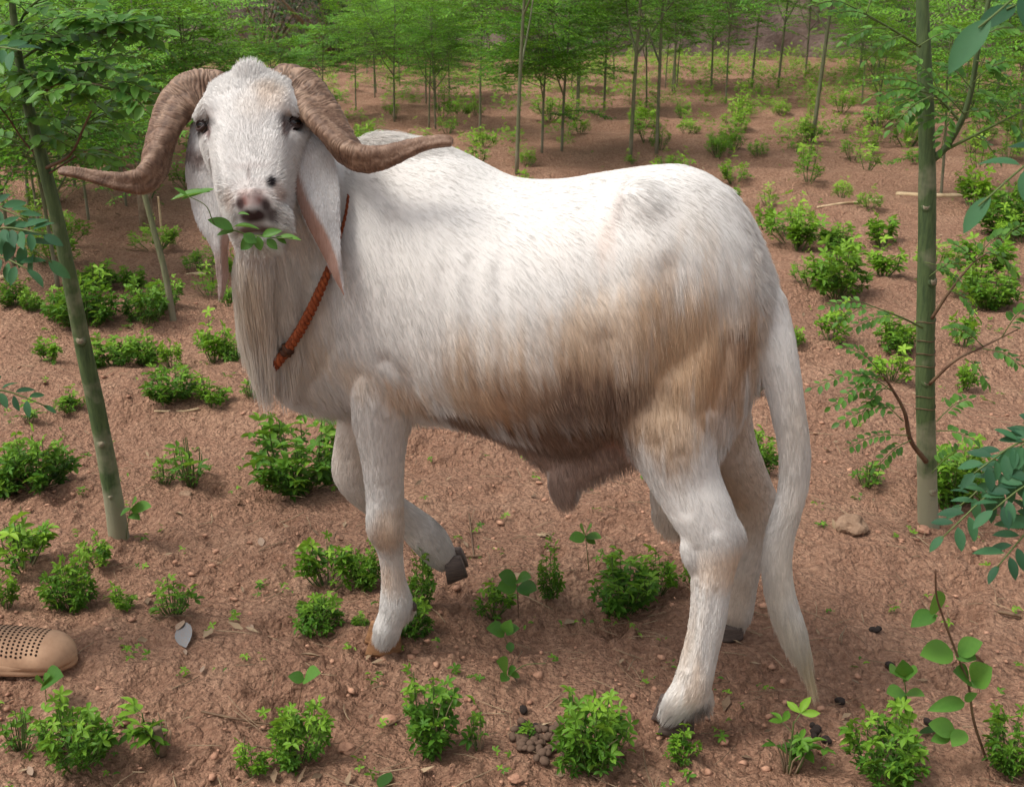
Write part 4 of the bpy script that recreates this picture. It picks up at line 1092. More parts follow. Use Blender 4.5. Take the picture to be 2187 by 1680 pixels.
for k_, (ex, ey) in enumerate([(437, 270), (627, 265)]):
    sx = -1 if k_ == 0 else 1
    out = Xh * sx * 0.70 + Nh * 0.72 - A0 * 0.05; out /= np.linalg.norm(out)
    ec = EYES[k_]
    v, f = sphere_np(24, 16)
    eo = link('eye', meshdata('eye', v * 0.0130 + ec - base, f, M['eye']), ram)
    # horizontal pupil, a shallow dark bar on the ball
    side = np.cross(out, A0); side /= np.linalg.norm(side); upv = np.cross(side, out)
    V = []; Fs = []
    for i in range(9):
        for j in range(3):
            a_ = (i - 4) / 4 * 0.50; e_ = (j - 1) * 0.17 * math.cos((i - 4) / 4 * 1.2)
            d_ = out * math.cos(a_) * math.cos(e_) + side * math.sin(a_) + upv * math.sin(e_)
            V.append(ec + d_ / np.linalg.norm(d_) * 0.01312 - base)
    for i in range(8):
        for j in range(2): Fs.append((i * 3 + j, i * 3 + j + 1, i * 3 + j + 4, i * 3 + j + 3))
    link('pupil', meshdata('pupil', V, Fs, M['pupil']), eo)
    # upper and lower lids as fleshy rims
    for up_ in (1, -1):
        P = []
        for s_ in np.linspace(-1, 1, 13):
            a_ = s_ * 1.05; e_ = up_ * (0.62 if up_ > 0 else 0.42) * math.cos(s_ * 1.45) 
            d_ = out * math.cos(a_) * math.cos(e_) + side * math.sin(a_) + upv * math.sin(e_) * 1.0
            P.append(ec + d_ / np.linalg.norm(d_) * 0.0136 - base)
        v, f = tube(P, [0.0008] + [0.0024 if up_ > 0 else 0.0016] * 11 + [0.0008], 8)
        link('eyelid', meshdata('eyelid', v, f, M['lid']), ram)
    EYES[k_] = ec

# ------------------------------------------------------------------ hooves
def hoof_mat(name, a, b2):
    m, t, b = newmat(name, 0.6, 0.3)
    mp = t.nodes.new('ShaderNodeMapping'); t.links.new(objvec(t), mp.inputs[0]); mp.inputs['Scale'].default_value = (0.4, 0.4, 2.5)
    c = noise_n(t, 90, 4, 0.7, mp.outputs[0])
    t.links.new(ramp(t, c, [(0.3, a), (0.7, b2)]), b.inputs['Base Color']); bump(t, b, c, 0.4, 0.002); return m
M['hoof_tan'] = hoof_mat('tan_hoof', (0.16, 0.075, 0.035), (0.34, 0.18, 0.085))
M['hoof_dark'] = hoof_mat('dark_hoof', (0.05, 0.035, 0.03), (0.15, 0.11, 0.09))
def claw(L, W, Hh, side):
    """toe points along +X, sole at z=0, inner wall at y=0"""
    n = 14; prof = []
    for k in range(n):
        a_ = 2 * math.pi * k / n
        x = math.cos(a_); y = math.sin(a_)
        px_ = (0.5 + 0.5 * x) * L
        wy = W * (0.5 + 0.5 * y) if y > 0 else W * 0.5 * (1 + y)
        tp = 1 - 0.55 * max(0, x) ** 2
        prof.append((px_, W * 0.5 + (wy - W * 0.5) * tp * 1.0))
    V = []; Fs = []; zs = [0, 0.12, 0.5, 0.85, 1.0]
    for z in zs:
        for x, y in prof:
            sc = 1 - 0.30 * z
            xx = x * (1 - 0.24 * z) + 0.02 * L * z
            yy = (y - W * 0.5) * (1 - 0.10 * z) * (1.06 if z in (0.12,) else 1) + W * 0.5
            zz = z * Hh * (1 - 0.28 * (1 - x / L))
            V.append((xx, yy * side + side * 0.0015, zz))
    for i in range(len(zs) - 1):
        for k in range(n):
            k2 = (k + 1) % n
            q = (i * n + k, i * n + k2, (i + 1) * n + k2, (i + 1) * n + k)
            Fs.append(q if side > 0 else q[::-1])
    Fs.append(tuple(range(n))[::-1] if side > 0 else tuple(range(n))); top = tuple((len(zs) - 1) * n + k for k in range(n)); Fs.append(top if side > 0 else top[::-1])
    return np.array(V), Fs
def hoof(at_, fwd, up, L, W, Hh, mat, spread=0.10):
    f_ = np.array(fwd, float); f_ /= np.linalg.norm(f_); u_ = np.array(up, float); u_ -= f_ * (u_ @ f_); u_ /= np.linalg.norm(u_); l_ = np.cross(u_, f_)
    h = None
    for side in (1, -1):
        v, f = claw(L, W, Hh, side)
        a_ = spread * side; v = v @ np.array([[math.cos(a_), math.sin(a_), 0], [-math.sin(a_), math.cos(a_), 0], [0, 0, 1]])
        Vw = at_ + np.outer(v[:, 0], f_) + np.outer(v[:, 1], l_) + np.outer(v[:, 2], u_)
        link('hoof', meshdata('hoof', Vw - base, f, mat), ram)
def onG(px, py, dz=-0.004):
    p = G(px, py); p[2] = dz; return p
for px_, py_, Y_, r_ in ((882, 1296, 2.135, 9), (868, 1300, 2.16, 8), (1498, 1502, 1.872, 13), (1480, 1504, 1.90, 10), (934, 1150, 2.335, 10), (1583, 1322, 2.195, 8)):
    c_ = unp(px_, py_, Y_); s_ = r_ * m_per_px(px_, py_, Y_)
    v, f = tube([c_ + np.array([-0.5, 0, 0.9]) * s_ - base, c_ - base, c_ + np.array([0.55, 0, -0.8]) * s_ - base], [s_ * 1.0, s_ * 1.05, s_ * 0.45], 10)
    link('dewclaw', meshdata('dewclaw', v, f, M['hoof_dark']), ram)
fw = np.array([-0.96, -0.10, 0.0]); UPZ = (0, 0, 1)
q = unp(856, 1380, 2.165); q[2] = 0.0; hoof(q, (-0.97, -0.14, 0), UPZ, 0.074, 0.029, 0.050, M['hoof_tan'])
q = unp(1476, 1540, 1.900); q[2] = 0.0; hoof(q, (-0.97, -0.12, 0), UPZ, 0.070, 0.030, 0.052, M['hoof_dark'])
q = unp(1582, 1335, 2.215); q[2] = 0.0; hoof(q, (-0.96, -0.15, 0), UPZ, 0.062, 0.028, 0.036, M['hoof_dark'])
q = unp(950, 1180, 2.345); hoof(q, (0.10, 0.02, -0.99), (0.98, 0, 0.10), 0.066, 0.032, 0.044, M['hoof_dark'])

# ------------------------------------------------------------------ rope round the neck
m, t, b = newmat('orange_rope', 0.75, 0.25); M['rope'] = m
c = noise_n(t, 160, 4, 0.7, objvec(t))
t.links.new(ramp(t, c, [(0.3, (0.10, 0.022, 0.008)), (0.55, (0.26, 0.060, 0.018)), (0.8, (0.42, 0.13, 0.04))]), b.inputs['Base Color'])
bump(t, b, noise_n(t, 900, 2, vec=objvec(t)), 0.6, 0.0006)
m, t, b = newmat('grimy_tape', 0.7, 0.25); M['tape'] = m
t.links.new(ramp(t, noise_n(t, 120, 4, vec=objvec(t)), [(0.35, (0.02, 0.01, 0.007)), (0.7, (0.12, 0.045, 0.02))]), b.inputs['Base Color'])
RP = [(744, 420, 0.0024), (738, 460, 0.0026), (724, 512, 0.0036), (710, 556, 0.005), (700, 590, 0.0065), (684, 630, 0.0078), (664, 672, 0.0084), (642, 712, 0.0086), (616, 750, 0.0086), (592, 780, 0.0086), (568, 806, 0.0084)]
near = []
for px_, py_, r_ in RP:
    h_, n_ = hit(px_, py_)
    if h_ is None: h_ = unp(px_, py_, 2.03); n_ = np.array([0, -1, 0])
    k_ = np.clip((r_ - 0.0034) / 0.004, 0, 1)
    n2 = np.array([0, -0.94, 0.33]); near.append([*(h_ + n2 * (0.001 + 0.018 * k_)), r_])
far = []
for x_, y_, z_, r_ in near:
    loc, no_, i_, d_ = bvh.ray_cast(Vector((x_ + 0.03, 3.0, z_)), Vector((0, -1, 0)))
    if loc is not None and loc[1] > y_ + 0.03: far.append([loc[0], loc[1] + 0.008, loc[2], 0.0078])
far = far[::-1]
mid0 = near[-1]; top_ = near[0]
loop = near + [[mid0[0] - 0.012, mid0[1] + 0.03, mid0[2] - 0.012, 0.008]] + far
tp = unp(742, 330, 2.15)
loop += [[tp[0], 2.17, tp[2] - 0.02, 0.004]]
loop = np.array(loop)
C = catmull(np.vstack([loop, loop[:1]]), 620)
T = np.gradient(C[:, :3], axis=0); T /= np.linalg.norm(T, axis=1)[:, None]
arc = np.concatenate([[0], np.cumsum(np.linalg.norm(np.diff(C[:, :3], axis=0), axis=1))])
rope = empty('neck_rope', near[-1][:3]); tag(rope, 'thin twisted orange rope tied round the neck of the white ram', 'rope')
a_ = np.cross(T[0], [0, 1, 0]); A_ = []
for i in range(len(C)):
    a_ = a_ - T[i] * (a_ @ T[i]); a_ /= np.linalg.norm(a_); A_.append((a_.copy(), np.cross(T[i], a_)))
for s_ in range(3):
    P = []
    for i in range(len(C)):
        th = -arc[i] / 0.030 * 2 * math.pi + s_ * 2 * math.pi / 3
        P.append(C[i, :3] + (A_[i][0] * math.cos(th) + A_[i][1] * math.sin(th)) * C[i, 3] * 0.60)
    v, f = tube(P, C[:, 3] * 0.50, 8, seed=s_)
    link('strand', meshdata('strand', v - np.array(near[-1][:3]), f, M['rope']), rope)
i0 = int(620 * 8.0 / len(loop)) - 6
v, f = tube(C[i0:i0 + 13, :3], C[i0:i0 + 13, 3] * np.interp(np.arange(13), [0, 3, 6, 9, 12], [1.1, 1.45, 1.15, 1.4, 1.1]), 12, wob=0.25)
link('knot', meshdata('knot', v - np.array(near[-1][:3]), f, M['tape']), rope)
# ------------------------------------------------------------------ leaf shapes
def leaflet_np(nl=5, wid=0.5, fold=0.12, curl=0.12, tipw=0.55, nw=2):
    """along +Y from 0 to 1, width along X, normal +Z"""
    V = []; Fs = []
    ts = np.linspace(0, 1, nl + 1)
    for t_ in ts:
        w_ = wid * 0.5 * (math.sin(math.pi * min(1, t_ ** tipw)) ** 0.75 if 0 < t_ < 1 else 0.03)
        for k in range(-1, 2) if nw == 2 else range(0, 2):
            x = k * w_ if nw == 2 else (k * 2 - 1) * w_
            V.append((x, t_, fold * abs(x) * 1.6 - curl * t_ * t_))
    c_ = 3 if nw == 2 else 2
    for i in range(nl):
        for k in range(c_ - 1): Fs.append((i * c_ + k, i * c_ + k + 1, (i + 1) * c_ + k + 1, (i + 1) * c_ + k))
    return np.array(V), Fs
LF_BIG = [leaflet_np(7, w_, f_, c_, 0.9) for w_, f_, c_ in ((0.58, 0.20, 0.10), (0.54, 0.30, 0.2), (0.62, 0.12, 0.05))]
LF_MID = [leaflet_np(4, w_, f_, c_, 1.15) for w_, f_, c_ in ((0.46, 0.4, 0.15), (0.42, 0.6, 0.3), (0.5, 0.3, 0.1))]
LF_SM = [leaflet_np(2, 0.42, 0.3, c_, 1.0, 1) for c_ in (0.1, 0.25)]
def compound(kind='mid', nleaf=3, seed=0):
    """a clover-like leaf: leaflets round the end of a short stalk; unit leaflet length"""
    r_ = random.Random(seed); mb = MB()
    lib = LF_MID if kind == 'mid' else LF_SM
    for k in range(nleaf):
        a_ = (k - (nleaf - 1) / 2) * (1.15 if nleaf <= 3 else 2 * math.pi / nleaf) + r_.uniform(-0.15, 0.15)
        v, f = lib[k % len(lib)]
        m_ = Matrix.Translation((0, 0.0, 0)) @ Matrix.Rotation(-a_, 4, 'Z') @ Matrix.Rotation(r_.uniform(-0.15, 0.45), 4, 'X') @ Matrix.Rotation(r_.uniform(-0.3, 0.3), 4, 'Y') @ Matrix.Scale(r_.uniform(0.8, 1.1), 4)
        mb.add(xf(m_, v), f)
    return np.concatenate(mb.v), mb.f
COMP = [compound('mid', n_, s_) for s_, n_ in enumerate((3, 3, 5, 4, 5))]
COMP_S = [compound('sm', n_, s_ + 9) for s_, n_ in enumerate((3, 5, 4))]

# ------------------------------------------------------------------ low fodder bushes
def bush_proto(style, seed):
    """returns dict of mesh data (stems, foliage) and a list of transforms for single large leaves; height about h metres"""
    r_ = random.Random(seed)
    P = dict(dense=(0.15, 0.085, 27, 9, 0.024, 0.0), loose=(0.13, 0.06, 13, 7, 0.024, 0.15), tall=(0.19, 0.05, 12, 13, 0.022, 0.1), cut=(0.11, 0.05, 16, 3, 0.022, 0.55),
             dark=(0.10, 0.06, 24, 8, 0.020, 0.0), sprig=(0.10, 0.022, 3, 5, 0.026, 0.2), far=(0.14, 0.08, 22, 8, 0.020, 0.0), farl=(0.15, 0.06, 11, 7, 0.022, 0.2))[style]
    h, w_, ns, nl, ll, bare = P
    far = style.startswith('far')
    st = MB(); fo = MB(); leaves = []
    for s_ in range(ns):
        a_ = r_.uniform(0, 2 * math.pi); rr = w_ * math.sqrt(r_.random())
        tipx, tipy = rr * math.cos(a_), rr * math.sin(a_)
        hh = h * (1 - 0.45 * (rr / w_) ** 2) * (r_.uniform(0.6, 1.1) if r_.random() < 0.86 else r_.uniform(1.15, 1.5))
        b0 = np.array([tipx * 0.22, tipy * 0.22, -0.012]); tip = np.array([tipx, tipy, hh])
        midp = b0 * 0.45 + tip * 0.55 + np.array([tipx * 0.22, tipy * 0.22, hh * 0.05])
        C = catmull([b0, midp, tip], 5 if far else 7)
        if not far or s_ % 2 == 0:
            v, f = tube(C, np.linspace(0.0022, 0.0009, len(C)), 4 if far else 5, False)
            st.add(v, f)
        cutstem = r_.random() < bare
        for k in range(nl):
            t_ = (0.18 if style in ('tall', 'dense', 'dark') else 0.35) + (0.82 if style in ('tall', 'dense', 'dark') else 0.65) * (k + r_.random()) / nl
            if cutstem and t_ > 0.6: continue
            t_ = min(t_, 1)
            i_ = t_ * (len(C) - 1); j_ = min(int(i_), len(C) - 2); p = C[j_] + (C[j_ + 1] - C[j_]) * (i_ - j_)
            la = r_.uniform(0, 2 * math.pi) if rr < w_ * 0.3 else a_ + r_.gauss(0, 1.3)
            top = k >= nl - 1
            d_ = Vector((math.cos(la), math.sin(la), r_.uniform(-0.1, 0.5) + (0.7 if top else 0)))
            off = ll * r_.uniform(0.3, 0.9)
            pos = Vector(p) + d_.normalized() * off
            sc = ll * r_.uniform(0.6, 1.15) * (1.15 if t_ > 0.7 else 0.9)
            mt = place(frame(d_, (r_.gauss(0, 0.3), r_.gauss(0, 0.3), 1), r_.uniform(-0.5, 0.5)), pos, sc)
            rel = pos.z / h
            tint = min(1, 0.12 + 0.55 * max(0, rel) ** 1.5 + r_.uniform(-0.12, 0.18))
            if not far:
                v, f = tube([p, np.array(pos)], 0.0006, 3, False); st.add(v, f)
            if (not far) and t_ > 0.55 and len(leaves) < 46 and rr > 0.0 and r_.random() < (0.30 if ns > 20 else 0.65):
                leaves.append((mt, r_.randrange(5), tint))
            else:
                v, f = (COMP_S if far else COMP)[r_.randrange(3 if far else 5)]
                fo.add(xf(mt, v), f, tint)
    return dict(stem=st, fo=fo, leaves=leaves, h=h, w=w_)
LEAFME = {}
for i_ in range(5):
    for j_, tn in enumerate((0.25, 0.5, 0.75)):
        v, f = COMP[i_]; LEAFME[(i_, j_)] = meshdata('leaf', v, f, M['clover'], True, np.full(len(v), tn))
PROTO = {}
for st_, n_ in (('dense', 3), ('loose', 3), ('tall', 2), ('cut', 2), ('dark', 2), ('sprig', 3), ('far', 5), ('farl', 4)):
    for k in range(n_):
        p = bush_proto(st_, 100 + k * 7 + len(st_) * 13)
        fm = M['clover_far'] if st_ in ('far', 'farl', 'loose') else M['clover']
        p['fme'] = p['fo'].data('foliage', fm); p['sme'] = p['stem'].data('stem', M['stem'])
        rd = random.Random(k + 55); mbd = MB()
        for _ in range(7):
            a_ = rd.uniform(0, 6.28); r_ = p['w'] * rd.uniform(0.3, 1.25); hh_ = p['h'] * rd.uniform(0.1, 0.75)
            v, f = tube(catmull([(math.cos(a_) * r_ * 0.2, math.sin(a_) * r_ * 0.2, -0.01), (math.cos(a_) * r_ * 0.7, math.sin(a_) * r_ * 0.7, hh_ * 0.7), (math.cos(a_ + 0.3) * r_, math.sin(a_ + 0.3) * r_, hh_)], 5), [0.0014, 0.0013, 0.0011, 0.001, 0.0007], 4)
            mbd.add(v, f)
        p['dry'] = mbd.data('dry_stem', M['straw'])
        # same bush with every leaf joined, for those standing farther off
        mb = MB(); mb.v = list(p['fo'].v); mb.f = list(p['fo'].f); mb.t = list(p['fo'].t); mb.n = p['fo'].n
        for mt, li, tn in p['leaves']:
            v, f = COMP[li]; mb.add(xf(mt, v), f, tn)
        p['allme'] = mb.data('foliage', fm)
        PROTO[(st_, k)] = p
stub_v, stub_f = tube([(0, 0, -0.02), (0.002, 0.001, 0.03), (0.004, 0, 0.055)], [0.008, 0.0072, 0.0066], 9, wob=0.1)
STUB = meshdata('stub', stub_v, stub_f, M['wood'])
def bush(px, py, hpx, style, label, group=None, near=True, stub=False, wide=1.0, idx=None, loc=None, sc=None):
    k = rnd.randrange(len([1 for a in PROTO if a[0] == style])) if idx is None else idx
    p = PROTO[(style, k)]
    if loc is None: loc = G(px, py)
    if sc is None:
        dist = loc[1] / ray(px, py)[1]; sc = hpx * dist / FPX / (p['h'] * 1.0)
    r = empty('fodder_bush', (loc[0], loc[1], loc[2] - 0.004), rnd.uniform(0, 6.28), sc)
    r.scale = (sc * wide, sc * wide, sc)
    tag(r, label, 'bush', group)
    if near:
        tag(link('foliage', p['fme'], r), kind='stuff')
        tag(link('stem', p['sme'], r), kind='stuff'); tag(link('dry_stem', p['dry'], r), kind='stuff')
        for mt, li, tn in p['leaves']:
            o = link('leaf', LEAFME[(li, 0 if tn < 0.38 else 1 if tn < 0.62 else 2)], r); o.matrix_local = mt
    else:
        tag(link('foliage', p['allme'], r), kind='stuff'); tag(link('stem', p['sme'], r), kind='stuff')
    if stub:
        o = link('stub', STUB, r)
    return r
BUSHES = [
 # px, py of the base, height px, style, wide, stub, label
 (640, 1042, 150, 'dense', 1.15, 1, 'big dense fodder bush just left of the bent front leg of the ram'),
 (410, 1032, 105, 'cut', 1.1, 0, 'half-grazed bush with bare cut stems right of the leaning trunk base'),
 (352, 1032, 55, 'cut', 0.9, 0, 'small stubby bush of bare stems right beside the half-grazed bush'),
 (85, 1040, 110, 'dense', 1.1, 0, 'wide leafy bush left of the leaning green trunk, the larger of a pair'),
 (15, 1045, 80, 'dark', 1.2, 0, 'dark bush cut by the picture edge beside the wide leafy bush'),
 (50, 1212, 120, 'loose', 1.2, 0, 'light green loose bush at the left edge above the tan shoe'),
 (155, 1298, 110, 'dense', 0.95, 0, 'bushy light green plant with long stems just above the shoe toe'),
 (212, 1215, 70, 'loose', 1.1, 0, 'small upright tuft of pale leaves behind the plant above the shoe'),
 (370, 1312, 75, 'cut', 1.3, 0, 'low plant with row of curved bare stems above the bluish dry leaf'),
 (262, 1300, 55, 'loose', 1.2, 0, 'flat low plant of broad leaves left of the curved bare stems'),
 (12, 1295, 90, 'loose', 0.7, 0, 'thin pale plant at the left picture edge above the shoe heel'),
 (700, 1252, 115, 'loose', 1.15, 0, 'leafy upright plant in front row left of the standing front leg'),
 (778, 1252, 95, 'dense', 0.85, 1, 'bush touching the shin of the standing front leg'),
 (680, 1345, 75, 'dark', 1.2, 0, 'dark compact bush left of the tan front hoof'),
 (770, 1335, 26, 'dark', 1.3, 0, 'tiny dark tuft pressed to the soil beside the tan front hoof'),
 (905, 1300, 110, 'tall', 0.9, 0, 'tall thin plant beneath the lifted hoof of the ram'),
 (880, 1352, 75, 'dark', 1.0, 0, 'dark plant growing against the back of the tan front hoof'),
 (1055, 1310, 75, 'loose', 1.2, 1, 'small bright plant left of the thin red-stemmed seedling under the belly'),
 (1172, 1278, 110, 'tall', 0.8, 1, 'upright tufted plant on a short stump under the belly'),
 (1335, 1300, 110, 'dense', 1.35, 0, 'wide ragged clump under the belly nearest the hind legs'),
 (1405, 1262, 95, 'loose', 0.9, 0, 'airy clump with raised sprigs left of the near hind shin'),
 (1478, 1250, 65, 'loose', 0.8, 0, 'small plant peeping out between the two hind legs'),
 (925, 1608, 175, 'tall', 1.15, 1, 'tallest bush of the front row, growing from a pale stump'),
 (1025, 1598, 95, 'sprig', 1.0, 0, 'thin grassy sprig right of the tallest front bush'),
 (1265, 1635, 170, 'dense', 1.0, 1, 'large dark leafy bush in the front row left of the hind hoof'),
 (1455, 1622, 70, 'loose', 1.2, 0, 'low narrow-leaved plant growing over the dark hind hoof'),
 (45, 1600, 100, 'cut', 1.1, 0, 'grazed plant with bare green stalks below the shoe'),
 (160, 1632, 140, 'dense', 1.05, 0, 'wide bush in the bottom left corner right of the bare stalks'),
 (345, 1605, 110, 'sprig', 1.4, 1, 'slender two-branched plant right of the wide bottom left bush'),
 (640, 1625, 130, 'dense', 0.95, 1, 'bush on a thick pale stump at the bottom below the front hoof'),
 (540, 1650, 75, 'loose', 1.1, 0, 'weak sprawling plant left of the bush on a thick stump'),
 (1885, 1660, 150, 'dense', 1.05, 1, 'round dark bush with one tall stalk at the bottom below the tail'),
 (1685, 1650, 120, 'sprig', 1.5, 0, 'wispy branching weed left of the round dark bottom bush'),
 (2160, 1640, 130, 'dense', 0.9, 0, 'bright bush cut by the right picture edge near the bottom'),
 (1130, 1575, 40, 'sprig', 1.4, 0, 'little weed lying low between the two large front bushes'),
 (1325, 1560, 35, 'sprig', 1.2, 0, 'tiny weed behind the large dark bush in the front row') ,
 (365, 850, 70, 'dense', 1.3, 0, 'leftmost of three bushes in a row left of the dangling rope end'),
 (452, 862, 62, 'loose', 1.3, 0, 'middle bush of the three left of the chest of the ram'),
 (535, 848, 50, 'cut', 1.2, 0, 'bush with spread stems just under the long throat hair'),
 (245, 778, 62, 'dense', 1.45, 0, 'broad low bush right of the pale knot on the leaning trunk'),
 (315, 776, 55, 'dark', 0.9, 0, 'small dark bush right of the broad low bush'),
 (368, 783, 62, 'loose', 0.8, 0, 'narrow pale bush in the row level with the broad low bush'),
 (457, 772, 85, 'loose', 0.9, 0, 'two-tiered plant with a raised leaf head left of the throat hair'),
 (495, 772, 50, 'dark', 0.9, 0, 'small bush half hidden by the throat hair of the ram'),
 (105, 772, 55, 'loose', 1.2, 0, 'lone bush left of the leaning trunk in bare soil'),
 (28, 650, 55, 'dense', 1.0, 0, 'left bush of the small pair near the left picture edge'),
 (66, 662, 42, 'dense', 1.0, 0, 'right bush of the small pair near the left picture edge'),
 (190, 690, 95, 'dense', 1.2, 0, 'large round bush directly behind the leaning trunk'),
 (130, 680, 60, 'dark', 1.0, 0, 'dark leafy bush at the foot of the thin dark trunk at left'),
 (310, 678, 85, 'dense', 0.9, 0, 'upright bright bush left of the thin leaning pole'),
 (352, 655, 60, 'dense', 1.1, 0, 'bush at the foot of the thin leaning pole'),
 (210, 612, 45, 'dense', 1.8, 0, 'wide low bright patch of bush behind the large round one'),
 (285, 615, 45, 'dense', 1.2, 0, 'low bush behind the upright bright bush by the pole'),
 (150, 878, 42, 'loose', 1.5, 0, 'creeping pale plant just left of the leaning trunk in mid height'),
 (60, 905, 40, 'sprig', 1.8, 0, 'sprawling thin weed left of the leaning trunk in shade'),
 (488, 655, 45, 'loose', 0.9, 0, 'small bush under the tip of the ram\'s brown-stained ear'),
 (498, 590, 45, 'loose', 0.7, 0, 'small plant seen between the ear tip and the throat'),
 (1785, 632, 105, 'dense', 1.1, 0, 'large bright bush to the right of the rump, left of the thick trunk'),
 (1778, 730, 82, 'loose', 0.9, 0, 'upright yellowish bush below the large bright bush'),
 (1915, 752, 75, 'dense', 1.1, 0, 'rounded bush partly behind the thick green trunk'),
 (1902, 812, 62, 'loose', 1.3, 0, 'pale yellow-green bush below the rounded bush by the trunk'),
 (2112, 655, 85, 'dense', 1.2, 0, 'large round bush right of the thick trunk near the picture edge'),
 (2058, 740, 80, 'loose', 0.8, 0, 'upright pale plant right of the trunk below the large round bush'),
 (2058, 832, 62, 'loose', 1.0, 0, 'small bright plant right of the wound vines on the trunk'),
 (1612, 1010, 85, 'dense', 0.9, 0, 'bush standing between the hind leg and the hanging tail'),
 (1612, 842, 55, 'loose', 0.8, 0, 'little plant left of the tail just under the rump'),
 (1700, 738, 45, 'loose', 0.9, 0, 'little pale plant just right of the tail root'),
 (1852, 1035, 62, 'cut', 1.5, 0, 'grazed bush with dark stems left of the base of the thick trunk'),
 (2035, 1072, 140, 'dense', 0.95, 0, 'tall dark bush right behind the base of the thick trunk'),
 (2175, 1130, 60, 'sprig', 1.2, 0, 'thin weeds on the soil right of the thick trunk'),
 (1705, 534, 78, 'loose', 0.9, 0, 'open bush above the large bright one, right of the rump'),
 (1635, 492, 58, 'loose', 0.8, 0, 'narrow bush closest to the upper curve of the rump'),
 (1787, 532, 48, 'dark', 1.2, 0, 'small round dark bush beside a curled dry stalk'),
 (1886, 512, 72, 'loose', 1.1, 0, 'bush left of the thick trunk with pale top shoots'),
 (1885, 590, 62, 'loose', 1.4, 0, 'faint sprawling bush left of the thick trunk'),
 (2095, 590, 95, 'loose', 1.2, 0, 'feathery bush above the large round one right of the trunk'),
 (1556, 440, 42, 'dense', 0.9, 0, 'small bush peeping over the curve of the rump'),
 (2160, 500, 100, 'dense', 1.2, 0, 'dense bush at the right picture edge under the hanging leaves'),
 (2080, 450, 90, 'loose', 1.0, 0, 'dark-leaved plant just right of the trunk beside the pale pole'),
]
for B_ in BUSHES:
    px_, py_, h_, st_, wd_, sb_, lb_ = B_
    bush(px_, py_, h_ * (1.12 if st_ in ('tall', 'sprig') else 0.98), st_, lb_, 'fodder bushes in rows between the saplings', near=(py_ > 830), stub=bool(sb_), wide=wd_ * (0.86 if py_ > 1100 else 0.95))
# short names of the saplings, used to say what a far plant stands beside
LAND = [(1103, 384, 'the dark-stemmed sapling over the back'), (1157, 343, 'the pale-stemmed sapling'), (1199, 323, 'the low forked sapling'), (1345, 349, 'the straight sapling over the hip'), (1402, 328, 'the sapling beside the straight one'), (1550, 222, 'the small round-crowned sapling'),
 (1605, 187, 'the sapling right of the round-crowned one'), (1519, 192, 'the sapling behind the round-crowned one'), (1661, 187, 'the thin sapling halfway to the wall'), (1734, 303, 'the tall upright sapling'), (1835, 162, 'the far sapling near the thick trunk'), (1985, 330, 'the thick green trunk'),
 (2060, 215, 'the sapling beyond the thick trunk'), (2120, 260, 'the sapling behind the curved branch'), (1440, 205, 'the bushy sapling above the hip'), (1290, 235, 'the bushy sapling above the back'), (1025, 285, 'the horn tip over the back'), (842, 262, 'the withers'), (640, 250, 'the top of the right-hand horn'),
 (520, 300, 'the poll of the ram'), (420, 330, 'the left-hand horn'), (300, 400, 'the long left-hand horn tip'), (200, 380, 'the leaning trunk'), (60, 430, 'the left picture edge'), (720, 160, 'the wall shrubs over the head'), (1900, 420, 'the long pale pole'), (1600, 360, 'the curve of the rump'), (2180, 300, 'the right picture edge')]
USED = set()
def where(p, size, form, noun):
    q = proj(np.array([p[0], p[1], p[2]])); c_ = sorted(LAND, key=lambda l: (l[0] - q[0]) ** 2 + ((l[1] - q[1]) * 1.6) ** 2)
    for l in c_[:6]:
        dx_, dy_ = q[0] - l[0], q[1] - l[1]
        rel = ('right of' if dx_ > 0 else 'left of') if abs(dx_) > abs(dy_) * 1.3 else ('nearer than' if dy_ > 0 else 'farther off than')
        for extra in ('', ' slightly', ' well'):
            lb = f'{size} {form} {noun}{extra} {rel} {l[2]}'
            if lb not in USED: USED.add(lb); return lb
    return lb
# far part of the field: bushes in loose rows
cnt = 0
placed = []
for row, Y0 in enumerate(np.arange(4.9, 11.2, 0.42)):
    x = -0.50 * Y0 - 0.3 + rnd.uniform(0, 0.2)
    while x < 0.50 * Y0 + 0.3:
        x += rnd.uniform(0.20, 0.62) * (1 + 0.02 * Y0)
        y = Y0 + rnd.gauss(0, 0.09)
        p = np.array([x, y, hgt(x, y)])
        dx = x / y
        dens = 0.80 if dx > 0.0 else 0.62
        if dx > 0.0: dens = 0.72 + 0.5 * vnoise2(np.array(x * 0.9), np.array(y * 0.9), 61)
        if rnd.random() > dens: continue
        # skip where the ram's back hides the ground
        if cnt >= 218: break
        side_ = 'left' if dx < -0.14 else 'middle' if dx < 0.14 else 'right'
        near_ = y < 7.2
        lb_ = {('left', True): 'small fodder bush beneath the leafy saplings behind the left horn', ('middle', True): 'small fodder bush in the rows just beyond the back of the ram',
               ('right', True): 'small fodder bush among rows between the rump and thick right trunk',
               ('left', False): 'tiny far fodder bush under the dense saplings at the mud wall', ('middle', False): 'tiny far fodder bush among thin sapling stems above the back of the ram',
               ('right', False): 'tiny far fodder bush in the distant rows left of the thick right trunk'}[(side_, near_)]
        st_ = 'far' if rnd.random() < 0.6 else 'farl'
        sc_ = rnd.uniform(0.6, 1.3) * (1.15 if y > 9 else 1); lb_ = where(p, 'tiny' if sc_ < 0.85 else 'small' if sc_ < 1.15 else 'broad', 'dense' if st_ == 'far' else 'airy', 'fodder bush')
        bush(0, 0, 0, st_, lb_, 'far fodder bushes of the field, ' + side_ + (' near' if near_ else ' distant'), near=False, loc=p, sc=sc_, wide=rnd.uniform(0.9, 1.5))
        cnt += 1
print('far bushes', cnt, flush=True)
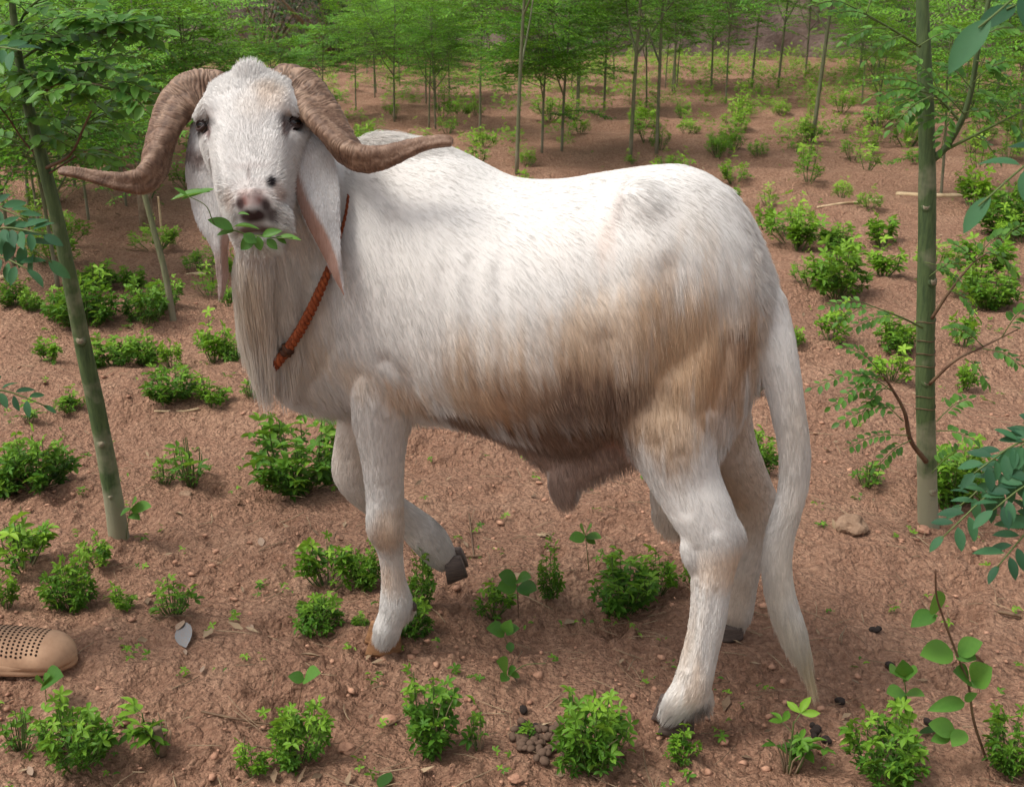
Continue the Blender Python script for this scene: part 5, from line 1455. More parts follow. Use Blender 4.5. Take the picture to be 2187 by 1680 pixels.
# beyond them the rows run on to the wall, too many and too small to tell apart
mb = MB(); msh = []
for k in range(4):
    m0 = PROTO[('far', k)]['fo']; V0 = np.concatenate(m0.v); T0 = np.concatenate(m0.t); F0 = [f for j, f in enumerate(m0.f) if (j // 12) % 3 == 0]
    msh.append((V0, F0, T0))
for Y0 in np.arange(8.5, 16.8, 0.46):
    x = -0.5 * Y0
    while x < 0.5 * Y0:
        x += rnd.uniform(0.14, 0.45); y = Y0 + rnd.gauss(0, 0.1)
        if y < 11.2 and cnt > 0 and rnd.random() < 0.72: continue
        if x / y < -0.1 and rnd.random() < 0.4: continue
        s_ = rnd.uniform(0.7, 1.5); a_ = rnd.uniform(0, 6.28); V0, F0, T0 = msh[rnd.randrange(4)]
        R_ = np.array([[math.cos(a_), -math.sin(a_), 0], [math.sin(a_), math.cos(a_), 0], [0, 0, 1]])
        mb.add(V0 @ R_.T * s_ * np.array([1.2, 1.2, 1]) + np.array([x, y, hgt(x, y)]), F0, T0)
tag(link('distant_fodder_plants', mb.data('distant_fodder_plants', M['clover_far'])), 'rows of low green fodder plants running on to the mud wall', 'plants', kind='stuff')
# tiny weeds between the rows
mb = MB()
for i in range(520):
    yv = 1.4 * (9.0 / 1.4) ** rnd.random(); xv = rnd.uniform(-1, 1) * (0.46 * yv + 0.1)
    z = hgt(xv, yv)
    for k in range(rnd.randrange(2, 5)):
        a_ = rnd.uniform(0, 6.28); v, f = COMP[rnd.randrange(5)] if rnd.random() < 0.6 else LF_MID[1]
        mt = place(frame((math.cos(a_), math.sin(a_), rnd.uniform(0.1, 1.2)), (0, 0, 1)), Vector((xv + rnd.gauss(0, 0.008), yv + rnd.gauss(0, 0.008), z + rnd.uniform(0.002, 0.02))), rnd.uniform(0.006, 0.015))
        mb.add(xf(mt, v), f, rnd.uniform(0.1, 0.8))
tag(link('tiny_weeds', mb.data('tiny_weeds', M['clover'])), 'tiny green weeds sprouting all over the soil', 'weeds', kind='stuff')

# ------------------------------------------------------------------ moringa saplings
def frond_np(L, npin, nlf, ll, seed, lib, droop=0.35, mb=None, stm=None, M0=None, tintbase=0.4):
    """feathery leaf built along +Y: pinnae both sides, leaflets on each"""
    r_ = random.Random(seed)
    for k in range(npin):
        t_ = 0.22 + 0.78 * (k + 0.5) / npin
        for sd_ in (-1, 1):
            y = L * t_; z = -droop * L * t_ * t_
            pl = L * 0.42 * (1 - 0.55 * t_) * r_.uniform(0.85, 1.1)
            ang = sd_ * (1.05 - 0.35 * t_) + r_.uniform(-0.1, 0.1)
            d_ = np.array([math.sin(ang), math.cos(ang), r_.uniform(-0.35, 0.05)])
            p0 = np.array([0, y, z])
            if stm is not None:
                v, f = tube([p0, p0 + d_ * pl * 0.9 + np.array([0, 0, -0.15 * pl])], 0.0012, 3, False); stm.add(xf(M0, v), f)
            for j in range(nlf):
                s_ = (j + 0.7) / nlf
                for s2 in (-1, 1) if j < nlf - 1 else (0,):
                    pp = p0 + d_ * pl * s_ + np.array([0, 0, -0.18 * pl * s_ * s_])
                    a2 = ang + s2 * 0.95 + r_.uniform(-0.25, 0.25)
                    dl = Vector((math.sin(a2), math.cos(a2), r_.uniform(-0.5, 0.1)))
                    mt = place(frame(dl, (r_.gauss(0, 0.25), r_.gauss(0, 0.25), 1)), Vector(pp), ll * r_.uniform(0.75, 1.15))
                    v, f = lib[r_.randrange(len(lib))]
                    mb.add(xf(M0 @ mt, v), f, min(1, max(0, tintbase + r_.uniform(-0.2, 0.2))))
    P = [(0, L * s_, -droop * L * s_ * s_) for s_ in np.linspace(0, 1, 6)]
    if stm is not None:
        v, f = tube(P, np.linspace(0.0028, 0.001, 6), 4, False); stm.add(xf(M0, v), f)
def tree_proto(h, crown0, nfr, fl, seed, forks=2, ll=0.021):
    r_ = random.Random(seed)
    tr = MB(); br = []; cr = MB(); stm = MB()
    lean = np.array([r_.uniform(-0.06, 0.06), r_.uniform(-0.05, 0.05), 0])
    C = catmull([np.array([0, 0, -0.05]), lean * 0.3 * h + np.array([0, 0, h * 0.35]), lean * 0.8 * h + np.array([r_.uniform(-.02, .02), 0, h * 0.7]), lean * h + np.array([0, 0, h])], 14)
    rad = np.linspace(0.0125, 0.004, 14) * (h / 1.6) ** 0.5
    v, f = tube(C, rad, 9, wob=0.06, seed=seed); tr.add(v, f)
    axes = [(C, crown0)]
    for k in range(forks):
        i_ = r_.randrange(4, 9); a_ = r_.uniform(0, 6.28)
        L_ = h * r_.uniform(0.22, 0.38)
        p0 = C[i_]; d_ = np.array([math.cos(a_) * 0.55, math.sin(a_) * 0.55, 1.0])
        Cb = catmull([p0, p0 + d_ * L_ * 0.5 + np.array([math.cos(a_), math.sin(a_), 0]) * L_ * 0.1, p0 + d_ * L_], 8)
        v, f = tube(Cb, np.linspace(rad[i_] * 0.7, 0.003, 8), 6, False, seed=k); mb2 = MB(); mb2.add(v, f); br.append(mb2)
        axes.append((Cb, 0.25))
    for k in range(nfr):
        Ca, c0 = axes[0] if (k % (forks + 1) == 0 or forks == 0) else axes[1 + r_.randrange(len(axes) - 1)]
        t_ = c0 + (1 - c0) * r_.random() ** 0.8
        i_ = t_ * (len(Ca) - 1); j_ = min(int(i_), len(Ca) - 2); p = Ca[j_] + (Ca[j_ + 1] - Ca[j_]) * (i_ - j_)
        a_ = k * 2.4 + r_.uniform(-0.4, 0.4); el = r_.uniform(0.05, 0.7) + 0.5 * (t_ > 0.9)
        d_ = (math.cos(a_) * math.cos(el), math.sin(a_) * math.cos(el), math.sin(el))
        M0 = place(frame(d_), Vector(p))
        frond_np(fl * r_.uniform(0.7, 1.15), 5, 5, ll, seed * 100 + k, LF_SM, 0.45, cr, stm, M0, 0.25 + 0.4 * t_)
    return dict(trunk=tr.data('trunk', M['bark_far']), br=[x.data('branch', M['bark_far']) for x in br], crown=cr.data('crown', M['moringa']), twig=stm.data('leaf_stalks', M['stem']), h=h)
TP = [tree_proto(1.9, 0.38, 50, 0.46, 1, 3, 0.030), tree_proto(2.1, 0.44, 50, 0.44, 2, 3, 0.030), tree_proto(1.3, 0.16, 60, 0.46, 3, 4, 0.031), tree_proto(1.05, 0.05, 62, 0.44, 4, 5, 0.031), tree_proto(1.45, 0.14, 66, 0.48, 5, 5, 0.031)]
tcount = 0
def sapling(px, py, k, sc, label, group='moringa saplings of the plantation', loc=None, rz=None, lean=0.0):
    global tcount
    p = TP[k]; loc = G(px, py) if loc is None else loc
    r = empty('moringa_sapling', (loc[0], loc[1], loc[2]), rnd.uniform(0, 6.28) if rz is None else rz, sc); tcount += 1
    if lean: r.rotation_euler = (0, lean, 0)
    tag(r, label, 'tree', group)
    link('trunk', p['trunk'], r); 
    for x in p['br']: link('branch', x, r)
    c_ = link('crown', p['crown'], r); tag(link('leaf_stalk', p['twig'], c_), kind='stuff'); tag(c_, kind='stuff')
    return r
SAP = [
 (1103, 384, 0, 1.00, 'dark-stemmed sapling whose trunk meets the middle of the ram\'s back'),
 (1157, 343, 3, 1.0, 'sapling with a pale yellowish stem right of the dark-stemmed one'),
 (1199, 323, 3, 1.1, 'low forked sapling between the pale stem and the straight one'),
 (1345, 349, 1, 1.0, 'straight sapling rising behind the hip of the ram'),
 (1402, 328, 0, 0.95, 'sapling just right of the straight one that rises over the hip'),
 (1550, 222, 2, 0.9, 'small sapling with rounded crown in the middle distance above the rump'),
 (1605, 187, 0, 1.0, 'sapling behind and right of the small round-crowned one'),
 (1519, 192, 4, 1.0, 'sapling far behind the small round-crowned one'),
 (1661, 187, 1, 0.95, 'thin sapling halfway to the wall left of the tall trunk'),
 (1734, 303, 1, 1.15, 'tall dark upright sapling alone between rump and thick trunk'),
 (1835, 162, 0, 1.1, 'far sapling midway between tall upright sapling and thick trunk'),
 (1870, 190, 2, 1.0, 'leafy sapling close to the left of the thick trunk in the distance'),
 (1720, 160, 4, 1.05, 'far sapling behind the tall dark upright one'),
 (2060, 215, 4, 1.0, 'sapling right of the thick trunk in the distance'),
 (2120, 260, 2, 1.1, 'leafy sapling at right behind the curved branch'),
 (2175, 330, 3, 1.2, 'low leafy sapling at the right picture edge'),
 (1440, 205, 4, 1.0, 'bushy sapling in second row above the hip'),
 (1290, 235, 4, 1.0, 'bushy sapling in second row left of the straight stem'),
 (1232, 245, 2, 1.0, 'leafy sapling filling the gap above the middle of the back'),
 (1025, 285, 2, 0.9, 'light green sapling right of the ram\'s right-hand horn tip'),
 (960, 215, 3, 0.75, 'low sapling above the horn tip that crosses the back'),
 (842, 262, 4, 0.78, 'dense sapling directly behind the ram\'s withers'),
 (760, 235, 2, 0.62, 'dense sapling between the horn and the withers'),
 (690, 250, 3, 0.72, 'dense sapling rising over the curve of the right-hand horn'),
 (590, 285, 3, 0.70, 'leafy sapling right behind the poll of the ram'),
 (520, 300, 3, 0.70, 'leafy sapling behind the ram\'s forehead'),
 (420, 330, 3, 1.0, 'sapling just behind the left-hand horn'),
 (350, 350, 3, 1.0, 'broad sapling left of the left-hand horn'),
 (300, 395, 3, 1.05, 'low sapling whose leaves hang above the long horn tip'),
 (240, 365, 2, 0.9, 'sapling behind the leaning trunk, right side'),
 (160, 400, 4, 0.8, 'sapling filling the gap right behind the leaning trunk'),
 (60, 430, 3, 1.0, 'low sapling left of the leaning trunk, in second row'),
 (20, 350, 2, 0.85, 'sapling at the left picture edge behind the rest'),
 (30, 565, 3, 0.95, 'low feathery sapling at the left picture edge between the trunk and the edge'),
 (85, 490, 2, 0.7, 'feathery sapling just left of the middle of the leaning trunk'),
 (270, 440, 3, 0.75, 'small feathery sapling under the long left-hand horn tip'),
 (190, 470, 3, 0.8, 'small feathery sapling just right of the leaning trunk'),
 (390, 290, 3, 1.1, 'feathery sapling close behind the curve of the left-hand horn'),
 (200, 330, 3, 1.3, 'leafy low sapling filling the space right of the leaning trunk top'),
 (125, 615, 3, 0.95, 'thin dark-stemmed sapling just left of the leaning trunk'),
 (100, 300, 4, 0.7, 'sapling in the far rows at the upper left'),
 (2010, 420, 3, 0.9, 'sapling with drooping leaves half hidden by the thick trunk'),
]
for px_, py_, k_, s_, lb_ in SAP:
    r = sapling(px_, py_, k_, s_, lb_)
gl = {'left': 'far moringa sapling in the green mass along the wall, behind the head', 'middle': 'far moringa sapling in the green band above the back of the ram', 'right': 'far moringa sapling in the distant rows toward the right of the wall'}
for i_ in range(230):
    y = 9.5 + 7.0 * rnd.random(); x = rnd.uniform(-0.48, 0.50) * y
    dx = x / y
    if dx < -0.12 and y > 13.0: continue
    if dx < 0.12 and y > 15.2: continue
    keep = 0.6 if dx < -0.05 else 0.16 if y < 12.5 else 0.30
    if dx > 0.1 and y < 11: keep = 0.2
    if rnd.random() > keep: continue
    short = 0.42 if dx < -0.12 else 0.85
    sd_ = 'left' if dx < -0.12 else 'middle' if dx < 0.12 else 'right'
    kk_ = rnd.choice([2, 3, 4, 3, 2]) if sd_ == 'left' else rnd.choice([2, 3, 4, 4, 0]); sk_ = rnd.uniform(0.6, 0.9) * short; q_ = np.array([x, y, hgt(x, y)])
    sapling(0, 0, kk_, sk_, where(q_, 'short' if sk_ < 0.5 else 'slender', {0: 'high-crowned', 2: 'leafy', 3: 'bushy', 4: 'feathery'}[kk_], 'sapling'), 'far moringa saplings, ' + sd_ + ' part', loc=np.array([x, y, hgt(x, y)]))
print('saplings', tcount, flush=True)
# dark shrubs in front of and above the wall
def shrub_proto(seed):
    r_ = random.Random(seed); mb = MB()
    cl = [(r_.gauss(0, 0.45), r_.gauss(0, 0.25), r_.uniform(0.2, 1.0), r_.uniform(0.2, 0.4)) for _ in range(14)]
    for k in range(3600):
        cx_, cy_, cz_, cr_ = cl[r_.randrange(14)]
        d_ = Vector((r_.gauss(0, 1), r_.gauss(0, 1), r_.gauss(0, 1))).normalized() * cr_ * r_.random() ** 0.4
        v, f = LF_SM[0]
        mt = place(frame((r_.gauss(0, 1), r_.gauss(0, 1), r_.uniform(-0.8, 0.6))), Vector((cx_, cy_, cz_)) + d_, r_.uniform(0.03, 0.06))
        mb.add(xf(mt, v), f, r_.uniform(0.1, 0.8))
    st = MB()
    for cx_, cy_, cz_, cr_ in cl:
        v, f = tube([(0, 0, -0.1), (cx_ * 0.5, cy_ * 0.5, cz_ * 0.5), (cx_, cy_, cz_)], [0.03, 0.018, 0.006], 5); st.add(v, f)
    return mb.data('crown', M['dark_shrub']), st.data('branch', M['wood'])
SH = [shrub_proto(1), shrub_proto(2)]
for i_, (x_, y_, s_, lb_) in enumerate([(-3.2, 16.4, 1.15, 'dark shrub hanging over the mud wall behind the head, left part'), (-2.2, 16.5, 1.3, 'dark shrub against the mud wall straight above the poll'), (-1.4, 16.3, 0.9, 'smaller dark shrub against the wall right of the poll'),
        (-6.6, 16.5, 1.0, 'dark shrub against the wall at the far left'), (4.9, 16.6, 0.9, 'dark shrub against the wall at upper right'), (-4.2, 18.6, 1.3, 'dark shrub beyond the low stretch of the wall'), (-6.2, 19.0, 1.5, 'dark shrub beyond the wall at the upper left corner')]):
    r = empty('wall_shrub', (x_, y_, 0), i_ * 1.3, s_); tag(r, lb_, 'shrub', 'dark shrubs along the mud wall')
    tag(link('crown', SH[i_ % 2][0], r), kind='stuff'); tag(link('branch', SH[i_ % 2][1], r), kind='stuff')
# ------------------------------------------------------------------ the two near trees
LEAFLET = []
for i_ in range(3):
    for tn in (0.3, 0.6):
        v, f = LF_BIG[i_]; LEAFLET.append(meshdata('leaflet', v, f, M['moringa_near'], True, np.full(len(v), tn)))
def spray(parent, P0, P1, n, ll, seed, droop=0.12, origin=(0, 0, 0), up=(0, -0.25, 1), rr=0.0014, lib=None):
    """one compound leaf: a stalk from P0 to P1 carrying opposite oval leaflets; each leaflet its own object"""
    r_ = random.Random(seed); lib = lib or LEAFLET
    P0 = np.array(P0, float); P1 = np.array(P1, float); L = np.linalg.norm(P1 - P0)
    mid = (P0 + P1) / 2 + np.array([0, 0, droop * L])
    C = catmull([P0, mid, P1], 9); O = np.array(origin)
    v, f = tube(C - P0, np.linspace(rr, rr * 0.5, 9), 5)
    fr = link('frond', meshdata('frond', v, f, M['stem']), parent, tuple(P0 - O))
    for k in range(n):
        t_ = 0.22 + 0.78 * (k + 0.5) / n
        i2 = t_ * 8; j = min(int(i2), 7); p = C[j] + (C[j + 1] - C[j]) * (i2 - j); d_ = C[j + 1] - C[j]; d_ /= np.linalg.norm(d_)
        last = k == n - 1
        for sd_ in ((-1, 1) if not last else (0,)):
            if r_.random() < 0.06: continue
            sidev = np.cross(d_, np.array(up)); sidev /= np.linalg.norm(sidev)
            dl = d_ * (0.55 if not last else 1) + sidev * sd_ * r_.uniform(0.7, 1.1) + np.array([0, 0, r_.uniform(-0.35, 0.1)])
            upv = Vector(up) + Vector((r_.gauss(0, 0.3), r_.gauss(0, 0.3), r_.gauss(0, 0.2)))
            s_ = ll * r_.uniform(0.8, 1.12)
            dn = Vector(dl).normalized()
            o = link('leaflet', lib[r_.randrange(6)], fr)
            o.matrix_local = place(frame(dl, upv), Vector(p - P0) + dn * 0.004, s_)
    return fr
def disc_knot(parent, c, n_, r, O, h=0.0022):
    n_ = np.array(n_, float); n_ /= np.linalg.norm(n_)
    v, f = tube([np.array(c) - n_ * h * 2 - O, np.array(c) + n_ * h * 0.4 - O, np.array(c) + n_ * h - O], [r * 1.35, r * 1.2, r * 0.9], 14, wob=0.1)
    k = link('knot', meshdata('knot', v, f, M['bark_green']), parent)
    v, f = tube([np.array(c) + n_ * h * 0.5 - O, np.array(c) + n_ * (h + 0.0008) - O], [r * 0.82, r * 0.78], 14, wob=0.08)
    link('cut_face', meshdata('cut_face', v, f, M['cutwood']), k)
# left, leaning
gb = G(255, 1148); YL = gb[1]
LT = [(256, 1160, YL, 22), (252, 1130, YL, 21), (238, 1040, YL - 0.01, 20), (208, 880, YL - 0.02, 18.5), (178, 740, YL - 0.03, 17.5), (148, 590, YL - 0.05, 16), (118, 450, YL - 0.06, 14.5), (82, 310, YL - 0.08, 12.5), (52, 190, YL - 0.1, 10.5), (35, 90, YL - 0.12, 8.5), (22, -40, YL - 0.14, 6.5), (10, -200, YL - 0.16, 4.5)]
t1 = empty('moringa_tree', gb); tag(t1, 'slim green moringa tree leaning left at the left side, large oval leaves on top', 'tree', 'near moringa trees')
C = np.array([[*unp(a, b_, c), r * m_per_px(a, b_, c)] for a, b_, c, r in LT]); C[0, 2] = -0.03
Cc = catmull(C, 60)
v, f = tube(Cc[:, :3] - gb, Cc[:, 3] * (1 + 0.05 * np.array([vnoise2(np.array(i * 0.35), np.array(0.5), 3) for i in range(60)])), 20, wob=0.03)
link('trunk', meshdata('trunk', v, f, M['bark_green']), t1)
for px_, py_, r_ in ((177, 714, 0.0105), (222, 945, 0.0085), (240, 1060, 0.006)):
    dists = [abs((CY - FPX * 0) * 0 + np.linalg.norm(Cc[i, :3] - unp(px_, py_, YL - 0.03))) for i in range(60)]; i_ = int(np.argmin(dists))
    disc_knot(t1, Cc[i_, :3] + np.array([0.1, -1, 0.2]) * Cc[i_, 3] * 0.9, (0.1, -1, 0.25), r_, gb)
def limb(parent, pts, O, name='branch', mat='bark_green', seg=8):
    P = np.array([[*unp(a, b_, c), r * m_per_px(a, b_, c)] for a, b_, c, r in pts]); Cb = catmull(P, 6 * len(P))
    v, f = tube(Cb[:, :3] - O, Cb[:, 3], seg, wob=0.04)
    link(name, meshdata(name, v, f, M[mat]), parent); return Cb
yb = YL - 0.08
lb = [limb(t1, [(96, 360, yb, 4), (150, 330, yb - .02, 3.2), (180, 270, yb - .05, 2.4), (205, 215, yb - .08, 1.6)], gb, mat='redstem'),
      limb(t1, [(70, 225, yb, 4), (120, 180, yb - .05, 3.4), (200, 180, yb - .1, 2.6), (270, 200, yb - .12, 1.5)], gb, mat='redstem'),
      limb(t1, [(40, 130, yb, 3.5), (100, 95, yb - .05, 3), (180, 75, yb - .1, 2.2), (260, 70, yb - .15, 1.2)], gb, mat='stem'),
      limb(t1, [(95, 350, yb, 3), (50, 300, yb, 2.5), (0, 230, yb - .05, 1.8), (-50, 200, yb - .05, 1)], gb, mat='redstem'),
      limb(t1, [(30, 80, yb, 3), (60, 20, yb - .05, 2.6), (130, -30, yb - .1, 2)], gb, mat='stem'),
      limb(t1, [(105, 370, yb, 2.2), (200, 318, yb + .03, 1.6), (270, 345, yb + .05, 1.0)], gb, mat='redstem')]
SP = []
for k in range(84):
    b_ = lb[[0, 1, 1, 2, 2, 2, 3, 4, 1, 2][k % 10]]; q = b_[rnd.randrange(len(b_) // 5, len(b_))][:3]
    ang = rnd.uniform(-0.9, 3.6); L = rnd.uniform(0.09, 0.17)
    tgt = q + np.array([math.cos(ang) * L, rnd.uniform(-0.08, 0.08), math.sin(ang) * L * 0.35 - 0.01])
    SP.append((q, tgt))
for a, b_ in [((150, 95), (350, 80)), ((170, 110), (375, 85)), ((140, 60), (300, 62)), ((180, 150), (320, 130)), ((200, 180), (350, 215)), ((60, 150), (120, 260)), ((90, 60), (230, 25)), ((230, 110), (330, 40)), ((40, 120), (-20, 150)), ((150, 140), (270, 165)), ((60, 30), (10, 0)), ((240, 180), (310, 160))]:
    SP.append((unp(a[0], a[1], yb - 0.1), unp(b_[0], b_[1], yb - 0.16)))
for k, (p, q) in enumerate(SP):
    spray(t1, p, q, 5, 0.032 * rnd.uniform(0.85, 1.15), 900 + k, origin=gb)
# right, upright and thick
gb2 = G(1983, 1118); YT = gb2[1]
RT = [(1984, 1135, YT, 23), (1982, 1100, YT, 21.5), (1979, 980, YT, 20.5), (1976, 820, YT, 19.5), (1978, 640, YT, 19), (1980, 480, YT, 18.2), (1980, 330, YT, 17.6), (1976, 180, YT, 16), (1971, 50, YT, 14), (1968, -60, YT, 12.5), (1960, -260, YT, 10)]
t2 = empty('moringa_tree', gb2); tag(t2, 'upright thick green moringa trunk at the right with vines and cut knots', 'tree', 'near moringa trees')
C = np.array([[*unp(a, b_, c), r * m_per_px(a, b_, c)] for a, b_, c, r in RT]); C[0, 2] = -0.03
Cc = catmull(C, 60)
v, f = tube(Cc[:, :3] - gb2, Cc[:, 3] * (1 + 0.05 * np.array([vnoise2(np.array(i * 0.35), np.array(4.5), 3) for i in range(60)])), 22, wob=0.03)
link('trunk', meshdata('trunk', v, f, M['bark_green']), t2)
def near_t2(px_, py_):
    p = unp(px_, py_, YT); i_ = int(np.argmin(np.linalg.norm(Cc[:, :3] - p, axis=1))); return Cc[i_]
for px_, py_, r_, nx_ in ((1988, 612, 0.0105, 0.5), (1974, 822, 0.012, 0.0), (1966, 436, 0.009, -0.4), (1990, 1052, 0.010, 0.4)):
    c_ = near_t2(px_, py_); disc_knot(t2, c_[:3] + np.array([nx_, -0.85, 0.15]) * c_[3] * 0.92, (nx_, -0.9, 0.3), r_, gb2)
cb = limb(t2, [(1992, 340, YT, 9), (2020, 315, YT - .01, 7.5), (2055, 255, YT - .03, 6.5), (2075, 190, YT - .04, 6), (2088, 110, YT - .05, 5.5), (2108, 20, YT - .06, 5), (2125, -80, YT - .07, 4)], gb2)
c2 = limb(t2, [(2010, 325, YT, 4), (2080, 290, YT - .04, 3), (2150, 255, YT - .08, 2.2), (2210, 225, YT - .1, 1.5)], gb2, mat='stem')
c3 = limb(t2, [(2050, 260, YT, 3), (2010, 215, YT, 2.5), (1985, 200, YT, 1.5)], gb2, mat='stem')
c4 = limb(t2, [(1978, 985, YT - .02, 6), (1945, 940, YT - .04, 5), (1932, 880, YT - .06, 4), (1905, 830, YT - .08, 3), (1885, 800, YT - .1, 2)], gb2, mat='redstem')
c5 = limb(t2, [(1985, 820, YT - .02, 4), (2040, 770, YT - .05, 3), (2100, 740, YT - .06, 2.2), (2180, 700, YT - .08, 1.5)], gb2, mat='redstem')
c6 = limb(t2, [(1990, 680, YT - .02, 4), (2030, 620, YT - .04, 3), (2080, 560, YT - .05, 2), (2130, 530, YT - .06, 1.2)], gb2, mat='redstem')
c7 = limb(t2, [(1965, 100, YT - .02, 3), (1900, 60, YT - .05, 2.4), (1830, 20, YT - .08, 1.6)], gb2, mat='stem')
c8 = limb(t2, [(1970, 700, YT - .03, 2.4), (1930, 680, YT - .07, 2), (1880, 660, YT - .1, 1.3)], gb2, mat='stem')
# thin vines wound round the trunk
for py_ in (700, 728, 762, 790, 832, 856):
    c_ = near_t2(1977, py_); P = []
    ph = rnd.uniform(0, 6)
    for s_ in np.linspace(0, 1, 30):
        a_ = ph + s_ * 6.1; P.append(c_[:3] + np.array([math.cos(a_) * c_[3] * 1.04, math.sin(a_) * c_[3] * 1.04, 0.018 * (s_ - 0.5) + 0.003 * math.sin(a_ * 2)]) - gb2)
    v, f = tube(P, 0.0011, 5); link('vine', meshdata('vine', v, f, M['redstem']), t2)
RSP = [  # sprays px from, to, pairs, leaf mm
 ((1905, 830), (1770, 870), 6, .017), ((1890, 805), (1730, 830), 6, .016), ((1925, 870), (1790, 905), 6, .018), ((1885, 800), (1800, 740), 5, .017), ((1930, 900), (1850, 850), 5, .017), ((1880, 660), (1760, 655), 6, .015), ((1930, 680), (1820, 700), 6, .016),
 ((1900, 820), (1830, 900), 5, .017), ((1945, 940), (1870, 1000), 5, .018), ((1905, 835), (1820, 800), 6, .017), ((1880, 800), (1800, 850), 5, .016), ((1870, 655), (1790, 690), 5, .015), ((1940, 930), (1800, 960), 6, .017),
 ((2100, 740), (2030, 700), 5, .018), ((2140, 720), (2187, 660), 5, .02), ((2060, 765), (2110, 820), 5, .02), ((2100, 745), (2180, 780), 5, .02), ((2030, 620), (2090, 680), 5, .017), ((2080, 560), (2030, 520), 5, .017), ((2110, 540), (2170, 580), 5, .018), ((2080, 560), (2140, 500), 5, .017),
 ((2000, 900), (2070, 850), 5, .02), ((2000, 920), (2080, 940), 5, .02), ((1990, 1010), (2050, 960), 5, .018),
 ((2060, 245), (1960, 180), 6, .017), ((2010, 215), (1900, 230), 6, .017), ((2000, 205), (1880, 170), 6, .017), ((1990, 205), (1900, 280), 6, .016), ((2030, 235), (2010, 320), 5, .017), ((1985, 200), (1860, 210), 7, .017), ((2020, 220), (1940, 120), 6, .017),
 ((2080, 290), (2130, 340), 5, .018), ((2150, 255), (2187, 300), 5, .018), ((2120, 265), (2180, 200), 5, .018), ((2150, 250), (2100, 200), 5, .017), ((2075, 180), (2150, 130), 6, .018), ((2088, 110), (2010, 60), 6, .018), ((2095, 80), (2170, 60), 6, .018), ((2085, 130), (2150, 170), 6, .018), ((2075, 190), (2010, 140), 6, .017),
 ((1900, 60), (1800, 90), 6, .017), ((1870, 45), (1780, 30), 6, .017), ((1930, 75), (1850, 130), 6, .017), ((1830, 20), (1740, 10), 6, .017), ((1960, 100), (2050, 70), 6, .017), ((1850, 30), (1870, -20), 5, .017), ((2105, 30), (2170, 10), 5, .018), ((2060, 240), (2120, 250), 5, .017),
 ((2000, 205), (1930, 260), 6, .016), ((2045, 250), (1965, 265), 6, .016), ((1975, 560), (2060, 610), 5, .014), ((1985, 590), (2050, 560), 5, .014), ((2130, 530), (2180, 480), 5, .017)]
for k, (a, b_, n_, l_) in enumerate(RSP):
    y_ = YT - 0.06 - 0.05 * rnd.random()
    spray(t2, unp(*a, y_), unp(*b_, y_ - 0.03 + 0.05 * rnd.random()), n_ + 2, l_ * 1.22, 1500 + k, origin=gb2, up=(0, -0.45, 1))

# ------------------------------------------------------------------ leafy branches reaching in from trees outside the picture
LEAFLET_B = []
for i_ in range(3):
    for tn in (0.25, 0.65):
        v, f = leaflet_np(7, 0.44, 0.2, 0.12 + 0.06 * i_, 0.95); LEAFLET_B.append(meshdata('leaflet', v, f, M['moringa_blue_shaded'], True, np.full(len(v), tn)))
def side_tree(px_t, Yt, label, sprs, ll, seed):
    b0 = np.array(unp(px_t, 840, Yt)); gx2 = np.array([b0[0], b0[1], 0.0]); gx2[2] = hgt(gx2[0], gx2[1])
    r = empty('moringa_sapling', gx2); tag(r, label, 'tree')
    P = [gx2 + np.array([0, 0, -0.03]), gx2 + np.array([0.01, 0, 0.5]), gx2 + np.array([-0.01, 0.01, 1.0]), gx2 + np.array([0, 0.02, 1.5])]
    Ct = catmull(P, 20); v, f = tube(Ct - gx2, np.linspace(0.016, 0.006, 20), 12, wob=0.04)
    link('trunk', meshdata('trunk', v, f, M['bark_green']), r)
    for k, (a, b_, y0, y1, n_, l_) in enumerate(sprs):
        p0 = unp(a[0], a[1], y0); p1 = unp(b_[0], b_[1], y1)
        zt = min(1.4, p0[2] + 0.02); t0_ = gx2 + np.array([0, 0, max(0.1, zt - gx2[2])])
        v, f = tube(catmull([t0_ - gx2, (t0_ + p0) / 2 - gx2 + np.array([0, 0, 0.03]), p0 - gx2], 8), np.linspace(0.004, 0.002, 8), 6)
        link('branch', meshdata('branch', v, f, M['stem']), r)
        spray(r, p0, p1, n_, l_, seed + k, origin=gx2, up=(0, -0.55, 0.9), rr=0.0016, lib=LEAFLET_B)
    return r
side_tree(2700, 1.35, 'blurred leafy branch hanging into the right side, large blue-green leaves', [
    ((2260, 985), (2010, 1150), 1.30, 1.25, 9, 0.0281), ((2260, 930), (2080, 1010), 1.30, 1.27, 8, 0.0266), ((2280, 1080), (2130, 1210), 1.28, 1.22, 8, 0.0296), ((2250, 1020), (2120, 1090), 1.26, 1.24, 8, 0.0266), ((2300, 900), (2170, 960), 1.3, 1.28, 7, 0.0296), ((2300, 1150), (2190, 1100), 1.3, 1.28, 7, 0.0296), ((2260, 960), (2050, 1080), 1.33, 1.30, 9, 0.0252)], 0.03, 3000)
side_tree(2620, 1.1, 'blurred branch tip with long leaves at the upper right corner', [
    ((2330, -60), (2090, 60), 1.05, 1.02, 3, .05), ((2330, 300), (2090, 440), 1.12, 1.1, 3, .036), ((2330, 20), (2150, 20), 1.1, 1.05, 3, .045)], 0.03, 3100)
